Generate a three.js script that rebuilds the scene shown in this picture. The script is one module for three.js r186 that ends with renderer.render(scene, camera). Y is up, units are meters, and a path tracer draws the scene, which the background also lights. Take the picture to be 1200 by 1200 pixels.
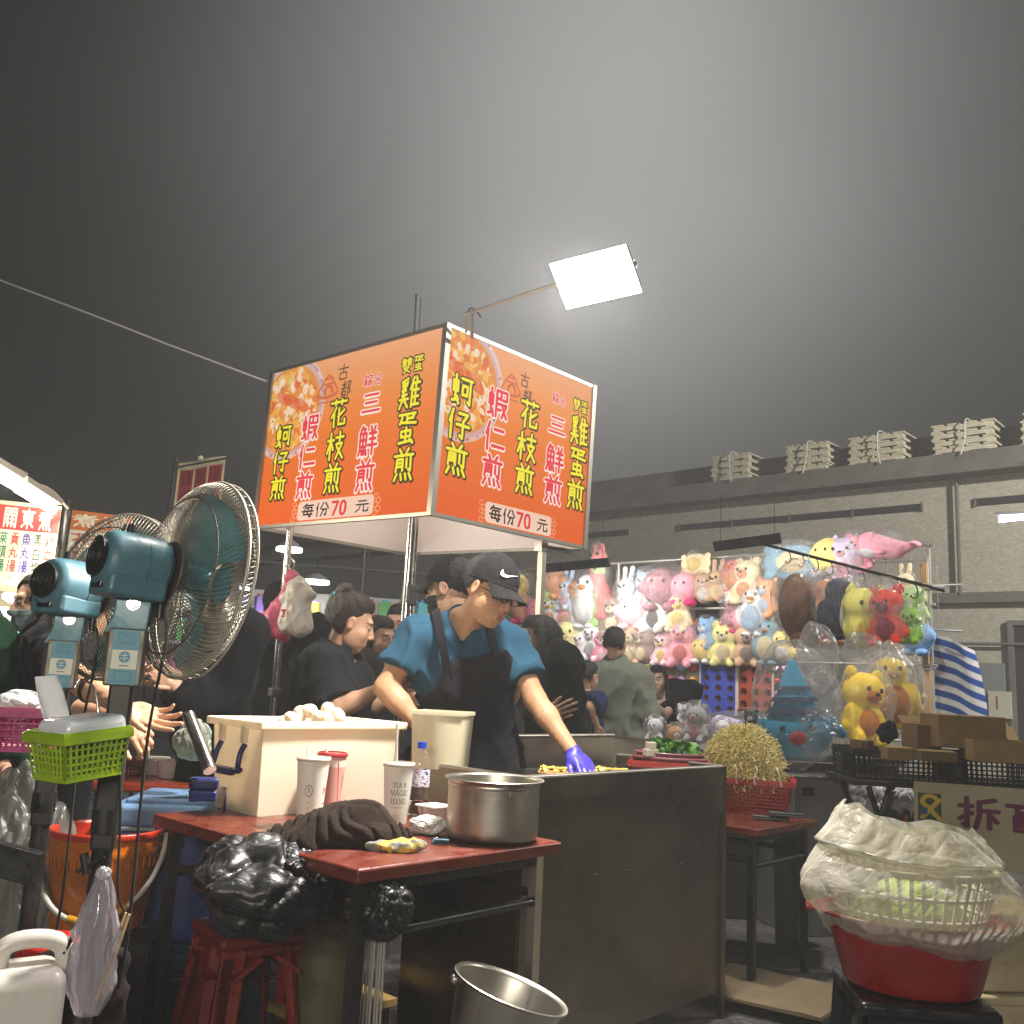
import * as THREE from 'three';
import { mergeGeometries } from 'three/addons/utils/BufferGeometryUtils.js';
import { RoundedBoxGeometry } from 'three/addons/geometries/RoundedBoxGeometry.js';
import { ImprovedNoise } from 'three/addons/math/ImprovedNoise.js';
import { RectAreaLightUniformsLib } from 'three/addons/lights/RectAreaLightUniformsLib.js';

// ---------------------------------------------------------------- camera, sky, exposure, lights
const V = (x, y, z) => new THREE.Vector3(x, y, z), R = THREE.MathUtils.degToRad;
const scene = new THREE.Scene();
const renderer = new THREE.WebGLRenderer({ antialias: true });
renderer.toneMapping = THREE.LinearToneMapping;
renderer.toneMappingExposure = 1.0;
renderer.shadowMap.enabled = true;
renderer.setSize(1024, 1024);
RectAreaLightUniformsLib.init();
const FOCAL = 1100, EYE = 1.2;
const camera = new THREE.PerspectiveCamera(2 * Math.atan(600 / FOCAL) * 180 / Math.PI, 1, 0.05, 200);
camera.position.set(0, EYE, 0);
camera.rotation.set(R(10.3), 0, R(2.9), 'XYZ');
camera.updateMatrixWorld(true);
{ // the night sky: low mist all round, with the flood lamp glow painted into it
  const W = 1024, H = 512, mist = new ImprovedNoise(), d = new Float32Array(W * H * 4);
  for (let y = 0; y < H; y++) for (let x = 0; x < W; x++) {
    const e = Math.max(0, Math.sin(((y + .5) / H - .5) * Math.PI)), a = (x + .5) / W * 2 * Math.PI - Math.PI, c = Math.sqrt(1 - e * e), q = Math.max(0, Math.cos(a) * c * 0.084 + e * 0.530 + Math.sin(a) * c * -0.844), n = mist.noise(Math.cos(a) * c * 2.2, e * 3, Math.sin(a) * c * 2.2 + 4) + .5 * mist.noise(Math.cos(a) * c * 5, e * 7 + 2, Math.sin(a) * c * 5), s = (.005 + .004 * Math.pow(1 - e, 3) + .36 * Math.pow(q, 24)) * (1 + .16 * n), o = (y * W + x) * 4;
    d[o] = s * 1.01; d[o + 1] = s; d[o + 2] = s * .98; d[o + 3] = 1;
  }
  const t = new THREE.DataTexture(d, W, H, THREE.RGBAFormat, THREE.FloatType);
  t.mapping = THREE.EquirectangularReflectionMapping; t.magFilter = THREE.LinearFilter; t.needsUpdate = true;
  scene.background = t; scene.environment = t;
}
const LIGHT = { flood: 1400, floodGlow: 60, batten: 150, tube: 45, disc: 30, far: 3300, front: 100, high: 1400 };
scene.fog = new THREE.FogExp2(0xffffff, 0.0058);

// ---------------------------------------------------------------- helpers
function rng(seed) { let s = seed >>> 0; return () => { s = (s + 0x6d2b79f5) | 0; let t = Math.imul(s ^ (s >>> 15), 1 | s); t = (t + Math.imul(t ^ (t >>> 7), 61 | t)) ^ t; return ((t ^ (t >>> 14)) >>> 0) / 4294967296; }; }
const perlin = new ImprovedNoise(), nz = (x, y, z) => perlin.noise(x + 31.7, y + 17.3, z + 5.1);
const ray = (px, py) => V((px - 600) / FOCAL, -(py - 600) / FOCAL, -1).applyQuaternion(camera.quaternion);
const P = (px, py, d) => { const r = ray(px, py); return V(0, EYE, 0).addScaledVector(r, d / -r.z); };           // the point of the place d metres ahead
const PH = (px, py, h) => { const r = ray(px, py); return V(0, EYE, 0).addScaledVector(r, (h - EYE) / r.y); };   // ... at height h
const PP = (px, py, p0, n) => { const r = ray(px, py), o = V(0, EYE, 0); return o.addScaledVector(r, n.dot(p0.clone().sub(o)) / n.dot(r)); };
const used = new Map();
function numbered(name) { const n = used.get(name) ?? 0; used.set(name, n + 1); return n ? name + '_' + String(n).padStart(3, '0') : name; }
function tag(o, label, category, group) { o.userData.label = label; if (category) o.userData.category = category; if (group) o.userData.group = group; return o; }
function thing(name, label, category, pos, turn = 0, group) {
  const o = new THREE.Group(); o.name = numbered(name); scene.add(o);
  if (pos) o.position.copy(pos.isVector3 ? pos : V(...pos)); o.rotation.y = turn;
  return tag(o, label, category, group);
}
function fix(g) { // same attributes everywhere so that pieces join
  if (!g.index) { const n = g.attributes.position.count, a = new Uint32Array(n); for (let i = 0; i < n; i++) a[i] = i; g.setIndex(new THREE.BufferAttribute(a, 1)); }
  if (!g.attributes.normal) g.computeVertexNormals();
  if (!g.attributes.uv) g.setAttribute('uv', new THREE.BufferAttribute(new Float32Array(g.attributes.position.count * 2), 2));
  for (const k of Object.keys(g.attributes)) if (!['position', 'normal', 'uv', 'color'].includes(k)) g.deleteAttribute(k);
  g.clearGroups(); return g;
}
function uvBox(g) { // uv in metres from the side each vertex faces
  const p = g.attributes.position, n = g.attributes.normal, u = g.attributes.uv;
  for (let i = 0; i < p.count; i++) {
    const ax = Math.abs(n.getX(i)), ay = Math.abs(n.getY(i)), az = Math.abs(n.getZ(i));
    if (ax >= ay && ax >= az) u.setXY(i, p.getZ(i), p.getY(i)); else if (ay >= az) u.setXY(i, p.getX(i), p.getZ(i)); else u.setXY(i, p.getX(i), p.getY(i));
  }
  return g;
}
function join(gs) { gs = [].concat(gs).map(fix); return gs.length === 1 ? gs[0] : mergeGeometries(gs); }
function part(name, gs, mat, parent, keepUV) {
  let g = join(gs); if (!keepUV) uvBox(g);
  const m = new THREE.Mesh(g, mat); m.name = parent === scene || !parent ? numbered(name) : name; m.castShadow = m.receiveShadow = true;
  (parent ?? scene).add(m); return m;
}
const solo = (name, label, category, gs, mat, group, keepUV) => tag(part(name, gs, mat, scene, keepUV), label, category, group);
const struct = (name, gs, mat, keepUV) => { const m = part(name, gs, mat, scene, keepUV); m.userData.kind = 'structure'; return m; };
const put = (g, x = 0, y = 0, z = 0, rx = 0, ry = 0, rz = 0) => g.applyMatrix4(new THREE.Matrix4().compose(V(x, y, z), new THREE.Quaternion().setFromEuler(new THREE.Euler(rx, ry, rz)), V(1, 1, 1)));
const box = (w, h, d, x, y, z, rx, ry, rz) => put(new THREE.BoxGeometry(w, h, d), x, y, z, rx, ry, rz);
const rbox = (w, h, d, r, x, y, z, rx, ry, rz) => put(new RoundedBoxGeometry(w, h, d, 2, r), x, y, z, rx, ry, rz);
const cyl = (r0, r1, h, x, y, z, rx, ry, rz, seg = 24, open = false) => put(new THREE.CylinderGeometry(r0, r1, h, seg, 1, open), x, y, z, rx, ry, rz);
const ball = (r, x, y, z, sx = 1, sy = 1, sz = 1, seg = 16) => { const g = new THREE.SphereGeometry(r, seg, Math.max(6, seg * .75 | 0)); g.scale(sx, sy, sz); return put(g, x, y, z); };
const lathe = (pts, seg = 48) => new THREE.LatheGeometry(pts.map((p) => new THREE.Vector2(p[0], p[1])), seg);
const tube = (pts, r, seg, rs = 8, closed = false) => new THREE.TubeGeometry(new THREE.CatmullRomCurve3(pts.map((p) => p.isVector3 ? p : V(...p)), closed, 'catmullrom', .5), seg ?? pts.length * 6, r, rs, closed);
function bar(a, b, r, rs = 10) { // a round bar between two points
  a = a.isVector3 ? a : V(...a); b = b.isVector3 ? b : V(...b);
  const g = new THREE.CylinderGeometry(r, r, a.distanceTo(b), rs); g.applyQuaternion(new THREE.Quaternion().setFromUnitVectors(V(0, 1, 0), b.clone().sub(a).normalize()));
  const c = a.clone().add(b).multiplyScalar(.5); return g.translate(c.x, c.y, c.z);
}
function beam(a, b, w, h, up = V(0, 1, 0)) { // a square bar between two points
  a = a.isVector3 ? a : V(...a); b = b.isVector3 ? b : V(...b);
  const z = b.clone().sub(a), L = z.length(); z.normalize(); const x = new THREE.Vector3().crossVectors(up, z); if (x.length() < .01) x.set(1, 0, 0); x.normalize(); const y = new THREE.Vector3().crossVectors(z, x), c = a.clone().add(b).multiplyScalar(.5);
  return new THREE.BoxGeometry(w, h, L).applyMatrix4(new THREE.Matrix4().makeBasis(x, y, z).setPosition(c));
}
function prism(pts, depth, bevel = 0) { const s = new THREE.Shape(pts.map((p) => new THREE.Vector2(p[0], p[1]))); return new THREE.ExtrudeGeometry(s, { depth, bevelEnabled: bevel > 0, bevelSize: bevel, bevelThickness: bevel, bevelSegments: 2, curveSegments: 12 }); }
function rough(g, amp, freq, seed = 0) { // bends a surface by noise
  const p = g.attributes.position, n = g.attributes.normal;
  for (let i = 0; i < p.count; i++) { const x = p.getX(i), y = p.getY(i), z = p.getZ(i), a = amp * (nz(x * freq + seed, y * freq, z * freq) + .5 * nz(x * freq * 2.3, y * freq * 2.3 + seed, z * freq * 2.3)); p.setXYZ(i, x + n.getX(i) * a, y + n.getY(i) * a, z + n.getZ(i) * a); }
  g.computeVertexNormals(); return g;
}
function weld(g) { const idx = g.index.array, p = g.attributes.position, map = new Map(), to = new Uint32Array(p.count), out = []; for (let i = 0; i < p.count; i++) { const k = [p.getX(i), p.getY(i), p.getZ(i)].map((v) => Math.round(v * 1e5)).join(); if (!map.has(k)) { map.set(k, out.length / 3); out.push(p.getX(i), p.getY(i), p.getZ(i)); } to[i] = map.get(k); } const r = new THREE.BufferGeometry(); r.setAttribute('position', new THREE.Float32BufferAttribute(out, 3)); r.setIndex([...idx].map((i) => to[i])); r.computeVertexNormals(); return r; }

// ---------------------------------------------------------------- textures and materials
function dataTex(n, f, srgb, repeat = 1) {
  const d = new Uint8Array(n * n * 4);
  for (let y = 0; y < n; y++) for (let x = 0; x < n; x++) { const c = f(x / n, y / n), o = (y * n + x) * 4; for (let k = 0; k < 3; k++) d[o + k] = Math.max(0, Math.min(255, (Array.isArray(c) ? c[k] : c) * 255)); d[o + 3] = 255; }
  const t = new THREE.DataTexture(d, n, n); t.wrapS = t.wrapT = THREE.RepeatWrapping; t.magFilter = THREE.LinearFilter; t.minFilter = THREE.LinearMipmapLinearFilter; t.generateMipmaps = true; if (srgb) t.colorSpace = THREE.SRGBColorSpace; t.repeat.set(repeat, repeat); t.needsUpdate = true; return t;
}
const tileN = (u, v, f, s = 0) => { // noise that wraps round
  const a = u * 2 * Math.PI, b = v * 2 * Math.PI, q = f / (2 * Math.PI); return nz(Math.cos(a) * q + s, Math.sin(a) * q + Math.cos(b) * q * 1.3, Math.sin(b) * q * 1.3 - s);
};
const fbm = (u, v, f, s) => tileN(u, v, f, s) + .5 * tileN(u, v, f * 2.1, s + 7) + .25 * tileN(u, v, f * 4.3, s + 13);
const again = (t, rx, ry = rx) => { const c = t.clone(); c.repeat.set(rx, ry); c.needsUpdate = true; return c; };
const T = {
  grain: dataTex(256, (u, v) => .5 + .5 * fbm(u, v, 40, 1)),
  smudge: dataTex(256, (u, v) => .42 + .3 * fbm(u, v, 6, 3) + .12 * fbm(u, v, 40, 9)),
  steelRough: dataTex(512, (u, v) => .36 + .12 * fbm(u, v, 3, 21) + .04 * nz(u * 3, v * 240, 2)),
  steelTone: dataTex(512, (u, v) => { const k = .84 + .12 * fbm(u, v, 3, 33) + .04 * nz(u * 4, v * 200, 8) - .12 * Math.max(0, fbm(u, v, 9, 12) - .45); return [k, k * .985, k * .95]; }, true),
  cloth: dataTex(256, (u, v) => .5 + .22 * Math.sin(u * 2 * Math.PI * 64) * Math.sin(v * 2 * Math.PI * 64) + .3 * fbm(u, v, 30, 5)),
  wear: dataTex(512, (u, v) => { const k = .92 + .09 * fbm(u, v, 7, 41) - .3 * Math.max(0, fbm(u, v, 26, 17) - .5); return [k, k, k * .98]; }, true),
  asphalt: dataTex(512, (u, v) => { const k = .78 + .25 * fbm(u, v, 60, 61) + .2 * fbm(u, v, 5, 67); return [k, k, k]; }, true),
  crease: dataTex(512, (u, v) => { const a = fbm(u, v, 7, 81), b = fbm(u, v, 15, 91), c = fbm(u, v, 4, 99); return .9 - .45 * Math.pow(1 - Math.min(1, Math.abs(a)), 7) - .25 * Math.pow(1 - Math.min(1, Math.abs(b)), 7) - .3 * Math.pow(1 - Math.min(1, Math.abs(c)), 10); }),
  fluff: dataTex(256, (u, v) => .5 + .5 * fbm(u, v, 70, 71)),
};
const lin = (r, g, b) => new THREE.Color().setRGB(r, g, b);
const S = (c) => new THREE.Color(c);
function mat(color, roughness = .6, metalness = 0, o = {}) {
  const m = new THREE.MeshPhysicalMaterial({ color: color.isColor ? color : S(color), roughness, metalness, side: THREE.DoubleSide, ...o }); return m;
}
const plastic = (c, r = .38, o = {}) => mat(c, 1, 0, { roughnessMap: again(T.smudge, 3), roughness: Math.min(1, r * 2.2), map: again(T.wear, 2), ...o });
const fabric = (c, o = {}) => mat(c, .95, 0, { bumpMap: again(T.cloth, 5), bumpScale: .0012, sheen: .04, specularIntensity: .4, sheenRoughness: .6, sheenColor: S('#ffffff'), ...o });
const painted = (c, r = .5, o = {}) => mat(c, 1, 0, { roughness: r * 2.2, roughnessMap: again(T.smudge, 2), map: again(T.wear, 1.5), ...o });
const clearBag = (o = {}) => mat('#ffffff', .14, 0, { transmission: .95, thickness: 0, ior: 1.45, specularIntensity: 1, bumpMap: again(T.crease, 1.2), bumpScale: .008, ...o });
const glow = (c, i) => mat('#ffffff', .5, 0, { emissive: S(c), emissiveIntensity: i });
const M = {
  steel: mat('#cfccc6', 1, 1, { map: again(T.steelTone, 1.2), roughnessMap: again(T.steelRough, 1.5), roughness: 1.05 }),
  steelDark: mat('#928c81', 1, 1, { map: again(T.steelTone, .9), roughnessMap: again(T.steelRough, 1.1), roughness: .95, bumpMap: again(T.smudge, .7), bumpScale: .005 }),
  chrome: mat('#c9c5bd', 1, 1, { roughnessMap: again(T.steelRough, 4), roughness: .6 }),
  ironDark: painted('#1d1d1c', .42), black: painted('#141414', .4), rubber: mat('#0e0e0e', .8),
  whitePlastic: plastic('#dcd8cc', .36), skin: null,
};
// ---------------------------------------------------------------- hand-drawn Chinese lettering: strokes on a 100 x 100 grid
const RAD = {
  bug: '25,25 75,25 75,58 25,58 25,25;50,5 50,88;15,92 85,84;72,76 90,98', can: '5,12 95,12;80,12 80,92 65,85;15,35 55,35 55,65 15,65 15,35',
  man: '60,5 20,45;45,28 45,98', child: '15,12 80,12 50,38;50,38 50,92 30,85;5,50 95,50', grass: '5,50 95,50;32,15 32,90;68,15 68,90',
  fire: '18,5 6,90;38,5 44,85;62,5 68,85;82,5 96,90', front: '28,0 38,18;72,0 62,18;4,28 96,28;18,45 14,98;18,45 46,45 46,95;18,61 46,61;18,77 46,77;65,45 65,82;85,38 85,98 75,92',
  loan: '10,8 45,8 45,34 10,34;10,8 10,96;10,52 46,52;10,72 46,72;58,8 92,8 92,36 58,36;56,52 90,52 60,96;60,60 96,96', two: '15,25 85,25;4,82 96,82',
  change: '36,3 8,50;26,32 26,98;88,20 52,50;56,8 56,88 94,88 94,66', tree: '5,30 95,30;50,5 50,98;50,32 8,75;50,32 92,64', branch: '10,22 90,22;50,3 50,45;18,45 80,45 22,97;25,54 94,97',
  three: '15,14 85,14;20,50 80,50;4,90 96,90', fishTop: '40,0 12,30;38,12 70,12 58,32;15,34 86,34 86,96 15,96 15,34;15,64 86,64;50,34 50,96', sheep: '28,2 38,18;72,2 62,18;12,25 88,25;18,45 82,45;4,66 96,66;50,25 50,98',
  servant: '78,3 20,12;25,18 30,28;50,16 50,26;78,14 68,27;52,28 25,42 65,42;60,33 28,58 76,55;4,70 96,70;50,60 8,98;50,70 94,97', bird: '35,3 8,40;25,25 25,98;60,3 68,15;25,22 95,22;25,45 90,45;25,67 90,67;25,92 98,92;60,22 60,92',
  foot: '10,12 90,12 80,35;50,12 50,85;50,48 82,48;26,35 16,88;20,75 96,92', silk: '55,2 25,22 56,26;78,16 18,48 82,45;50,46 50,95;25,58 10,84;75,56 92,80', shrine: '50,2 50,12;8,16 8,30;8,16 92,16 86,30;28,38 72,38;8,56 92,56;50,56 50,96 38,88;28,68 8,92;72,68 92,90',
  join: '50,3 4,45;50,3 96,45;30,45 70,45;22,60 78,60 78,96 22,96 22,60', again: '12,10 82,10 10,96;20,28 94,96', every: '35,2 10,26;28,14 93,14;28,30 18,80 88,80;28,30 82,30 76,98 62,92;4,56 96,56;48,36 54,46;46,64 52,73', split: '35,5 4,45;60,5 96,45;20,52 76,52 70,94 55,88;45,52 12,98',
  first: '22,14 78,14;4,40 96,40;38,40 30,75 4,96;62,40 62,92 96,92 96,72', old: '4,28 96,28;50,3 50,55;20,55 80,55 80,96 20,96 20,55', who: '15,20 80,20;48,3 48,40;3,40 97,40;88,8 8,68;30,56 80,56 80,96 30,96 30,56;30,76 80,76', town: '20,5 20,98;20,8 78,8 45,40 82,65 35,70',
  gate: '8,5 8,98;8,5 42,5 42,38 8,38;8,21 42,21;58,5 92,5 92,98 82,92;58,5 58,38 92,38;58,21 92,21;34,46 22,58 38,58 24,72;66,46 56,58 74,58 60,72;36,74 34,95;62,74 62,95;26,80 74,80', east: '4,15 96,15;20,30 80,30 80,60 20,60 20,30;20,45 80,45;50,2 50,98;48,60 8,92;52,60 92,90',
  pick: '80,5 20,14;22,20 28,34;50,18 50,30;80,16 70,33;4,45 96,45;50,35 50,98;50,47 8,90;50,47 94,88', bean: '10,8 90,8;20,25 80,25 80,50 20,50 20,25;28,60 35,75;72,58 62,78;5,90 95,84', page: '5,6 95,6;50,6 40,20;18,20 82,20 82,75 18,75 18,20;18,38 82,38;18,56 82,56;35,78 8,98;65,78 94,97',
  water: '30,8 62,22;15,38 48,50;12,94 62,60', yang: '25,4 80,4 80,36 25,36 25,4;25,20 80,20;4,48 96,48;28,48 6,72;25,62 90,62 80,97 66,92;48,62 18,94;68,62 40,96', work: '20,4 80,4;50,4 50,28;8,28 92,28;20,38 80,38 80,78 20,78 20,38;20,51 80,51;20,65 80,65;36,80 10,98;64,80 92,98',
  pill: '10,35 72,35 72,88 97,88 97,70;42,4 38,55 6,96;20,52 56,74', dark: '20,4 80,4 80,48 20,48 20,4;50,4 50,94;35,16 40,32;66,16 60,32;20,70 80,70;4,94 96,94', white: '50,2 35,18;15,20 85,20 85,96 15,96 15,20;15,57 85,57', cut: '4,40 50,30;25,8 25,75 52,62;52,15 93,15 85,96 70,88;70,15 42,96',
  pig: '5,10 90,10;45,10 10,40;35,28 60,55 50,97 30,90;55,45 8,66;55,60 6,90;88,25 60,45;60,45 97,90', blood: '48,2 38,18;18,25 82,25 82,80;18,25 18,80;40,25 40,80;60,25 60,80;3,88 97,88', hand: '8,28 92,28;55,3 55,95 28,88;6,70 90,50', axe: '85,5 20,15;20,15 20,55 4,98;20,42 98,42;62,42 62,98;68,58 92,76', blind: '50,2 55,12;5,18 95,18;28,18 28,40 92,40;22,52 78,52 78,97 22,97 22,52;22,66 78,66;22,81 78,81', wrap: '35,2 6,38;25,20 88,20 82,62 66,58;22,38 62,38 62,60 22,60;22,38 22,93 96,93 96,74',
};
const HAN = {}; // character -> [component, x, y, width, height] ...
const han = (c, ...a) => { for (let i = 0; i < a.length; i += 5) (HAN[c] ??= []).push(a.slice(i, i + 5)); };
const LR = (c, a, b, s = 42) => han(c, a, 0, 0, s - 2, 100, b, s + 2, 0, 98 - s, 100), TB = (c, a, b, s = 50) => han(c, a, 0, 0, 100, s - 3, b, 4, s + 3, 92, 97 - s), ONE = (c, a) => han(c, a, 0, 0, 100, 100);
LR('蚵', 'bug', 'can'); LR('仔', 'man', 'child', 34); TB('煎', 'front', 'fire', 74); LR('蝦', 'bug', 'loan', 36); LR('仁', 'man', 'two', 34); TB('花', 'grass', 'change', 26); LR('枝', 'tree', 'branch', 42); ONE('三', 'three');
han('鮮', 'fishTop', 0, 0, 48, 72, 'fire', 0, 78, 48, 20, 'sheep', 52, 2, 48, 96); LR('雞', 'servant', 'bird', 48); TB('蛋', 'foot', 'bug', 42); LR('綜', 'silk', 'shrine', 40); ONE('合', 'join'); han('雙', 'bird', 0, 0, 48, 54, 'bird', 51, 0, 48, 54, 'again', 12, 60, 76, 40);
ONE('每', 'every'); LR('份', 'man', 'split', 34); ONE('元', 'first'); ONE('古', 'old'); LR('都', 'who', 'town', 60); ONE('關', 'gate'); ONE('東', 'east'); TB('煮', 'who', 'fire', 76); TB('菜', 'grass', 'pick', 24); LR('頭', 'bean', 'page', 46); LR('湯', 'water', 'yang', 30); ONE('貢', 'work'); ONE('丸', 'pill');
TB('魚', 'fishTop', 'fire', 76); TB('黑', 'dark', 'fire', 76); ONE('白', 'white'); ONE('切', 'cut'); LR('豬', 'pig', 'who', 46); ONE('血', 'blood'); LR('拆', 'hand', 'axe', 38); ONE('盲', 'blind'); ONE('包', 'wrap');
function drawHan(ctx, ch, x, y, w, h, color, weight = .11, edge, edgeW = 0, dx = 0, dy = 0) {
  const paths = [];
  for (const [name, cx, cy, cw, chh] of HAN[ch] ?? []) for (const s of RAD[name].split(';')) paths.push(s.trim().split(' ').map((q) => { const [a, b] = q.split(','); return [x + (cx + a * cw / 100) / 100 * w, y + (cy + b * chh / 100) / 100 * h]; }));
  ctx.lineCap = ctx.lineJoin = 'round';
  const run = (style, lw, ox, oy) => { ctx.strokeStyle = style; for (const p of paths) { ctx.lineWidth = lw; ctx.beginPath(); ctx.moveTo(p[0][0] + ox, p[0][1] + oy); for (let i = 1; i < p.length; i++) ctx.lineTo(p[i][0] + ox, p[i][1] + oy); ctx.stroke(); } };
  const lw = weight * Math.min(w, h);
  if (edge) { run(edge, lw + edgeW * 2, dx, dy); run(edge, lw + edgeW * 2, 0, 0); }
  run(color, lw, 0, 0);
}
function canvasTex(w, h, draw) {
  const c = document.createElement('canvas'); c.width = w; c.height = h; draw(c.getContext('2d'), w, h);
  const t = new THREE.CanvasTexture(c); t.colorSpace = THREE.SRGBColorSpace; t.magFilter = THREE.LinearFilter; t.anisotropy = 8; return t;
}
// ---------------------------------------------------------------- soft shapes: distances to tapered limbs and lumps, joined smoothly and meshed
class Soft {
  constructor(k = .02) { this.k = k; this.p = []; this.cuts = []; this.bump = null; }
  limb(a, b, ra, rb = ra, k) { const c = a.clone().add(b).multiplyScalar(.5); this.p.push({ t: 0, a, ba: b.clone().sub(a), ra, rb, k: k ?? this.k, c, R: a.distanceTo(b) / 2 + Math.max(ra, rb) }); return this; }
  lump(c, rx, ry, rz, q, k) { this.p.push({ t: 1, c, rx, ry, rz, q: q ? q.clone().invert() : null, k: k ?? this.k, R: Math.max(rx, ry, rz) }); return this; }
  dig(c, rx, ry, rz, q, k) { this.lump(c, rx, ry, rz, q, k); this.p[this.p.length - 1].sub = true; return this; }
  sleeve(a, b, ra, rb, k) { this.limb(a, b, ra, rb, k); const q = this.p[this.p.length - 1]; q.end = q.ba.clone().normalize(); q.at = b; return this; } // ends flat at b
  one(q, x, y, z) {
    if (q.t === 0) {
      const px = x - q.a.x, py = y - q.a.y, pz = z - q.a.z, b = q.ba; let h = (px * b.x + py * b.y + pz * b.z) / Math.max(1e-9, b.lengthSq()); h = h < 0 ? 0 : h > 1 ? 1 : h;
      let d = Math.hypot(px - b.x * h, py - b.y * h, pz - b.z * h) - (q.ra + (q.rb - q.ra) * h);
      if (q.end) d = Math.max(d, (x - q.at.x) * q.end.x + (y - q.at.y) * q.end.y + (z - q.at.z) * q.end.z);
      return d;
    }
    let px = x - q.c.x, py = y - q.c.y, pz = z - q.c.z;
    if (q.q) { tmpV.set(px, py, pz).applyQuaternion(q.q); px = tmpV.x; py = tmpV.y; pz = tmpV.z; }
    const k0 = Math.hypot(px / q.rx, py / q.ry, pz / q.rz), k1 = Math.hypot(px / (q.rx * q.rx), py / (q.ry * q.ry), pz / (q.rz * q.rz));
    return k1 < 1e-9 ? -Math.min(q.rx, q.ry, q.rz) : k0 * (k0 - 1) / k1;
  }
  at(x, y, z) {
    let d = 1e3;
    for (const q of this.p) {
      const far = Math.hypot(x - q.c.x, y - q.c.y, z - q.c.z) - q.R;
      if (q.sub) { if (far > q.k + .02) continue; const e = -this.one(q, x, y, z), h = Math.max(q.k - Math.abs(d - e), 0) / q.k; d = Math.max(d, e) + h * h * q.k / 4; continue; }
      if (far > d + q.k) continue;
      if (far > .15 && d > .9) { d = Math.min(d, far); continue; }
      const e = this.one(q, x, y, z), h = Math.max(q.k - Math.abs(d - e), 0) / q.k; d = Math.min(d, e) - h * h * q.k / 4;
    }
    for (const c of this.cuts) d = Math.max(d, c(x, y, z));
    if (this.bump && Math.abs(d) < .06) d += this.bump(x, y, z);
    return d;
  }
  bounds(pad) { const lo = V(1e9, 1e9, 1e9), hi = V(-1e9, -1e9, -1e9), t = V(0, 0, 0); for (const q of this.p) if (!q.sub) { const pts = q.t === 0 ? [[q.a, q.ra], [q.a.clone().add(q.ba), q.rb]] : [[q.c, q.R]]; for (const [c, r] of pts) { lo.min(t.copy(c).subScalar(r)); hi.max(t.copy(c).addScalar(r)); } } lo.subScalar(pad); hi.addScalar(pad); return [lo, hi]; }
  mesh(cell, bounds) {
    const [lo, hi] = bounds ?? this.bounds(cell * 2 + .01), nx = Math.ceil((hi.x - lo.x) / cell) + 1, ny = Math.ceil((hi.y - lo.y) / cell) + 1, nzz = Math.ceil((hi.z - lo.z) / cell) + 1, v = new Float32Array(nx * ny * nzz);
    // coarse skip: where the field is far from its surface, its eight neighbours are filled without asking
    const st = 3;
    v.fill(NaN);
    for (let k = 0; k < nzz; k += st) for (let j = 0; j < ny; j += st) for (let i = 0; i < nx; i += st) {
      const ci = Math.min(i + 1, nx - 1), cj = Math.min(j + 1, ny - 1), ck = Math.min(k + 1, nzz - 1), d = this.at(lo.x + ci * cell, lo.y + cj * cell, lo.z + ck * cell), far = Math.abs(d) > cell * 4.5 + .02;
      for (let c = k; c < Math.min(k + st, nzz); c++) for (let b = j; b < Math.min(j + st, ny); b++) for (let a = i; a < Math.min(i + st, nx); a++) v[a + nx * (b + ny * c)] = far ? d : this.at(lo.x + a * cell, lo.y + b * cell, lo.z + c * cell);
    }
    const id = new Int32Array(nx * ny * nzz).fill(-1), pos = [], tri = [], E = [[0, 1], [0, 2], [0, 4], [1, 3], [1, 5], [2, 3], [2, 6], [3, 7], [4, 5], [4, 6], [5, 7], [6, 7]], o8 = [0, 1, nx, nx + 1, nx * ny, nx * ny + 1, nx * ny + nx, nx * ny + nx + 1];
    for (let k = 0; k < nzz - 1; k++) for (let j = 0; j < ny - 1; j++) for (let i = 0; i < nx - 1; i++) {
      const b = i + nx * (j + ny * k); let m = 0; for (let c = 0; c < 8; c++) if (v[b + o8[c]] < 0) m |= 1 << c;
      if (m === 0 || m === 255) continue;
      let x = 0, y = 0, z = 0, n = 0;
      for (const [p, q] of E) { const ip = (m >> p) & 1, iq = (m >> q) & 1; if (ip === iq) continue; const a = v[b + o8[p]], c = v[b + o8[q]], t = a / (a - c); x += (p & 1) + t * ((q & 1) - (p & 1)); y += ((p >> 1) & 1) + t * (((q >> 1) & 1) - ((p >> 1) & 1)); z += (p >> 2) + t * ((q >> 2) - (p >> 2)); n++; }
      id[b] = pos.length / 3; pos.push(lo.x + (i + x / n) * cell, lo.y + (j + y / n) * cell, lo.z + (k + z / n) * cell);
    }
    const quad = (a, b, c, d, f) => { if (a < 0 || b < 0 || c < 0 || d < 0) return; if (f) tri.push(a, b, c, a, c, d); else tri.push(a, c, b, a, d, c); };
    for (let k = 1; k < nzz - 1; k++) for (let j = 1; j < ny - 1; j++) for (let i = 1; i < nx - 1; i++) {
      const b = i + nx * (j + ny * k), s = v[b] < 0;
      if (s !== v[b + 1] < 0) quad(id[b], id[b - nx], id[b - nx - nx * ny], id[b - nx * ny], !s);
      if (s !== v[b + nx] < 0) quad(id[b], id[b - nx * ny], id[b - nx * ny - 1], id[b - 1], !s);
      if (s !== v[b + nx * ny] < 0) quad(id[b], id[b - 1], id[b - 1 - nx], id[b - nx], !s);
    }
    const g = new THREE.BufferGeometry(); g.setAttribute('position', new THREE.Float32BufferAttribute(pos, 3)); g.setIndex(tri); g.computeVertexNormals(); return fix(g);
  }
}
const tmpV = V(0, 0, 0);
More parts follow.
